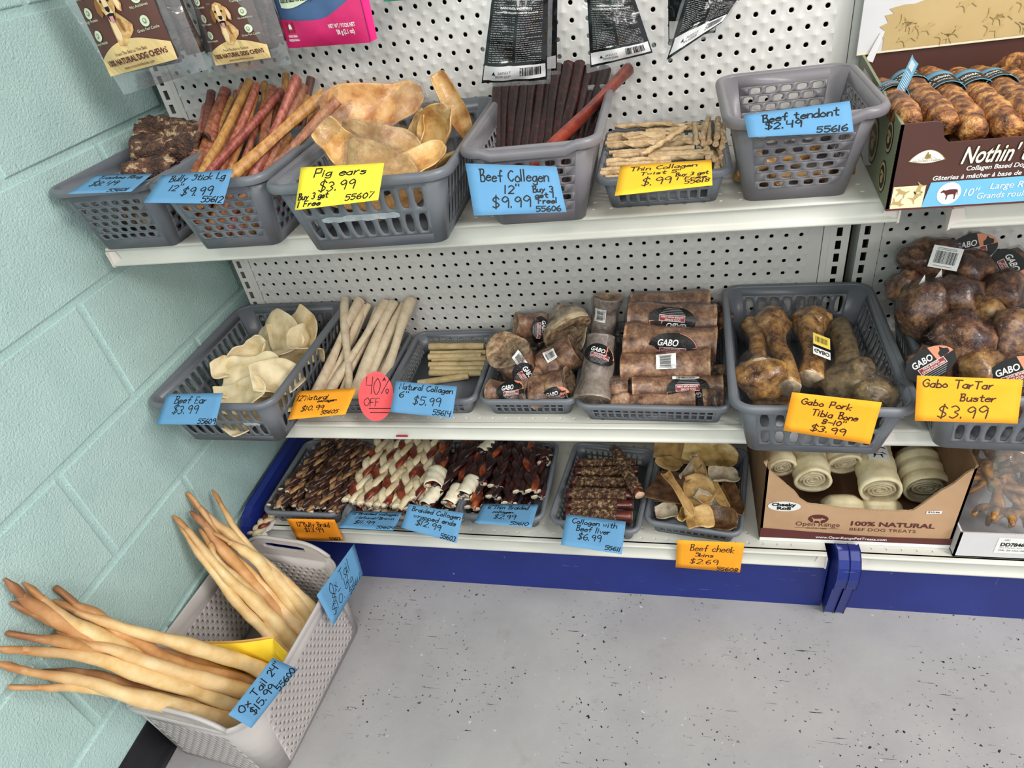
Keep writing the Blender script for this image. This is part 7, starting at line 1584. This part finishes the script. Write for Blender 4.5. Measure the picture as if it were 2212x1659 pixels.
def tail(label, pts, radii, seed, mats=('tail', 'tail_d'), tipn=4, loop=False, group=None):
    P = [V(p) for p in pts]; t = thing('ox_tail', label, 'dog chew', P[0] - V((0, 0, radii[0])), group)
    C = catmull(P, 48)
    for i in range(1, 48): C[i] = C[i] + V((noise3((i * .12, seed, 0), 1, seed), noise3((i * .12, seed, 4), 1, seed), noise3((i * .12, seed, 8), 1, seed))) * .0032
    radii = radii[:-2] + [radii[-2] * .92, radii[-1] * .80]
    v, f, m = sweep(C, radii, 14, fn=lambda tt, a: 1 + .08 * math.sin(a * 2 + seed + tt * 3) + .07 * math.sin(tt * 17 + seed) + .05 * math.sin(tt * 41 + seed * 2) + .05 * noise3((tt * 30, a, seed), 1, seed))
    b = MB(); b.add(v, f); o = b.make('tail_body', M[mats[0]], t); along_attr(o, [max(0, (min(i // 14, 48) / 48 - .68) / .40) for i in range(len(v))])
    e = C[-1]; d = (C[-1] - C[-4]).normalized(); s = V((-d.z, .3, d.x)).normalized(); r = radii[-1]
    if loop: Q = [C[-4], e, e + d * .022 + s * .002, e + d * .034 + s * .010, e + d * .026 + s * .019, e - d * .004 + s * .015, e - d * .036 + s * .006]; rr = [r * .8, r * .98, r * .85, r * .8, r * .7, r * .6, r * .5]
    else: Q = [C[-4], e, e + d * .018 + s * .002, e + d * .034 + s * .007]; rr = [r * .8, r * 1.0, r * 1.0, r * .35]
    v, f, m = sweep(catmull(Q, 20), rr, 12, fn=lambda tt, a: 1 + .10 * math.sin(a * 3 + tt * 8 + seed)); b = MB(); b.add(v, f); o = b.make('tail_tip', M[mats[0]], t); along_attr(o, [.8 + .3 * min(i // 12, 20) / 20 for i in range(len(v))])
X = lambda u, v, x: at(u, v, x=x)
OT = [  # butt inside the basket, then pixels with the distance from the wall, towards the tip
 ([(.245,-.60,.025),X(545,1440,.19),X(400,1392,.13),X(250,1352,.075),X(160,1318,.035)],[.016,.0165,.014,.011,.008],'uppermost long ox tail lying along the yellow folder',('tail','tail_o'),0),
 ([(.235,-.63,.025),X(520,1490,.18),X(390,1452,.13),X(255,1408,.085),X(175,1385,.055)],[.017,.0165,.015,.011,.008],'wrinkled long ox tail with a looped tip, below the uppermost',('tail','tail_d'),1),
 ([(.225,-.67,.025),X(500,1520,.165),X(350,1470,.115),X(200,1420,.065),X(45,1405,.03)],[.017,.018,.0155,.012,.008],'straight thick ox tail reaching the left photo edge',('tail','tail_o'),0),
 ([(.215,-.70,.03),X(490,1558,.17),X(330,1515,.115),X(190,1475,.070),X(45,1446,.03)],[.017,.018,.015,.012,.0085],'lowest long ox tail, its split tip by the left photo edge',('tail','tail_o'),0),
 ([(.20,-.60,.03),X(400,1440,.12),X(290,1385,.080),X(205,1325,.050),X(160,1302,.034)],[.015,.015,.013,.012,.008],'orange-brown ox tail with a looped tip pointing up the wall',('tail_o','tail_o'),1),
 ([(.19,-.62,.03),X(380,1445,.11),X(270,1400,.075),X(150,1340,.045),X(88,1292,.030)],[.016,.017,.014,.011,.0085],'long tan ox tail, second from the top at the left',('tail','tail_o'),0),
 ([(.17,-.62,.03),X(330,1440,.085),X(210,1390,.055),X(110,1330,.036),X(45,1285,.026)],[.016,.017,.016,.013,.009],'darkest brown ox tail with its tip highest at the left',('tail_o','tail_d'),0),
 ([(.19,-.66,.03),X(380,1475,.11),X(270,1435,.075),X(140,1385,.05),X(75,1378,.034)],[.015,.0155,.013,.011,.008],'ox tail with a grey-brown looped tip at the left',('tail_o','tail_d'),1),
 ([(.17,-.69,.03),X(400,1515,.105),X(280,1480,.07),X(180,1455,.045),X(118,1452,.032)],[.014,.014,.012,.010,.007],'shadowed brown ox tail low between the lighter ones',('tail_d','tail_d'),0),
 ([(.20,-.69,.03),X(430,1530,.13),X(300,1500,.09),X(160,1488,.06),X(80,1486,.04)],[.012,.012,.011,.009,.006],'thin ox tail with a hooked tip beneath the lowest one',('tail','tail_o'),1),
 ([(.16,-.60,.03),X(330,1410,.08),X(220,1380,.05),X(130,1345,.033),X(70,1322,.024)],[.014,.015,.014,.012,.009],'brown ox tail stub half hidden under the darkest one',('tail_o','tail_d'),0)]
for i, (P, R, lb, mt, lp) in enumerate(OT):
    P = [V(p) for p in P]
    tail(lb, P, [r_ * .88 for r_ in R], i * 1.9, mt, loop=bool(lp))
SB = [([(.255,-.485,.03),X(675,1315,.225),X(590,1235,.155),X(520,1160,.10),X(475,1085,.045)],[.011,.0125,.011,.009,.006],'short ox tail at the right of the bundle, its tip standing apart',0),
 ([(.25,-.50,.03),X(668,1330,.22),X(575,1225,.145),X(495,1155,.085),X(448,1112,.045)],[.014,.0155,.013,.010,.007],'long pale ox tail on top of the bundle by the handle',1),
 ([(.245,-.525,.03),X(655,1368,.21),X(585,1290,.15),X(500,1200,.09),X(430,1095,.035)],[.016,.0175,.016,.011,.006],'thick ox tail in the middle with the highest curled tip',1),
 ([(.245,-.55,.03),X(635,1392,.21),X(560,1310,.15),X(480,1235,.10),X(400,1140,.035)],[.015,.0165,.014,.011,.007],'leftmost ox tail of the bundle with a pointed tip',0),
 ([(.24,-.53,.03),X(648,1380,.20),X(560,1270,.135),X(480,1185,.085),X(438,1130,.05)],[.013,.015,.014,.012,.009],'orange-tinted ox tail inside the bundle',0),
 ([(.235,-.545,.03),X(600,1360,.18),X(540,1285,.13),X(470,1215,.09),X(452,1175,.07)],[.013,.014,.013,.010,.007],'ox tail ending in a small loop below the tips',1),
 ([(.235,-.56,.03),X(575,1370,.165),X(505,1290,.115),X(440,1210,.07),X(405,1160,.04)],[.010,.011,.010,.008,.005],'thin ox tail along the left edge of the bundle',0),
 ([(.24,-.50,.03),X(620,1290,.18),X(560,1215,.14),X(520,1185,.115),X(495,1170,.1)],[.012,.013,.012,.009,.006],'ox tail whose folded tip rests in the middle of the bundle',1)]
for i, (P, R, lb, lp) in enumerate(SB): tail(lb, P, R, 30 + i * 2.3, ('tail' if i != 4 else 'tail_o', 'tail_o'), loop=bool(lp))
M['folder'] = nmat('yellow_folder', ['EFC92E', 'F5D23A'], 10, 3, .6, .3)
M['folderb'] = nmat('manila_back', ['C79A52', 'CFA25A'], 10, 3, .6, .3)
def folder():
    z0 = .03
    tl = V(at(352, 1388, z=.205)); tr = V(at(590, 1380, z=.205)); tl.x = max(tl.x, .030)
    bl = V((tl.x + .03, tl.y + .01, z0)); br = V((tr.x - .01, tr.y, z0))
    t = thing('paper_folder', 'yellow folded paper folder standing as a divider in the laundry basket', 'folder', ((tl + tr) / 2 - V((0, 0, .1))))
    b = MB(); n = 8; v = []
    for j in range(4):
        for i in range(n + 1):
            s = i / n; p = tl.lerp(tr, s).lerp(bl.lerp(br, s), j / 3) + V((0, -.006 * math.sin(s * PI) * (1 - j / 3), .002 * math.sin(s * 7) * (j == 0))); v.append(tuple(p))
    b.add(v, [(j * (n + 1) + i, j * (n + 1) + i + 1, (j + 1) * (n + 1) + i + 1, (j + 1) * (n + 1) + i) for j in range(3) for i in range(n)]); b.make('front_leaf', M['folder'], t, solid=.0006)
    b = MB(); b.add([(p[0] - .001, p[1] + .005, p[2] + .001) for p in v], [(j * (n + 1) + i, j * (n + 1) + i + 1, (j + 1) * (n + 1) + i + 1, (j + 1) * (n + 1) + i) for j in range(3) for i in range(n)]); b.make('rear_leaf', M['folderb'], t, solid=.0006)
    f1 = V(at(622, 1412, z=.20)); b = MB(); b.add([tuple(tr), tuple(f1), tuple(f1 + V((-.01, -.005, -.035))), tuple(tr + V((-.002, -.01, -.035)))], [(0, 1, 2, 3)]); b.make('side_flap', M['folder'], t, smooth=False, solid=.0006)
folder()
# cards on the laundry basket
def xq(*p): return [V(at(u, v, x=x)) for u, v, x in p]
card('light blue card reading Ox Tail 24 inch $15.99 on the floor basket', [V((.2995,-.7795,.3035))*1, V((.2995,-.6600,.2640)), V((.3150,-.6430,.2010)), V((.3150,-.7735,.2525))] if False else xq((493,1544,.276),(589,1421,.288),(643,1446,.312),(543,1573,.300)), 'bluetag', [('Ox Tail 24"', .10, .40, .27, .84), ('$15.99', .16, .78, .28, .46), ('55600', .60, .97, .22, .36)], pen=.0020)
card('light blue creased card reading Ox Tail 8 to 12 inch $10.99', xq((684,1286,.300),(765,1174,.305),(784,1240,.322),(720,1352,.318)), 'bluetag', [('Ox Tail', .22, .40, .30, .52), ('8"- 12"', .20, .60, .18, .5), ('$10.99', .10, .84, .22, .62), ('55617', .56, .97, .14, .36)], pen=.0014)
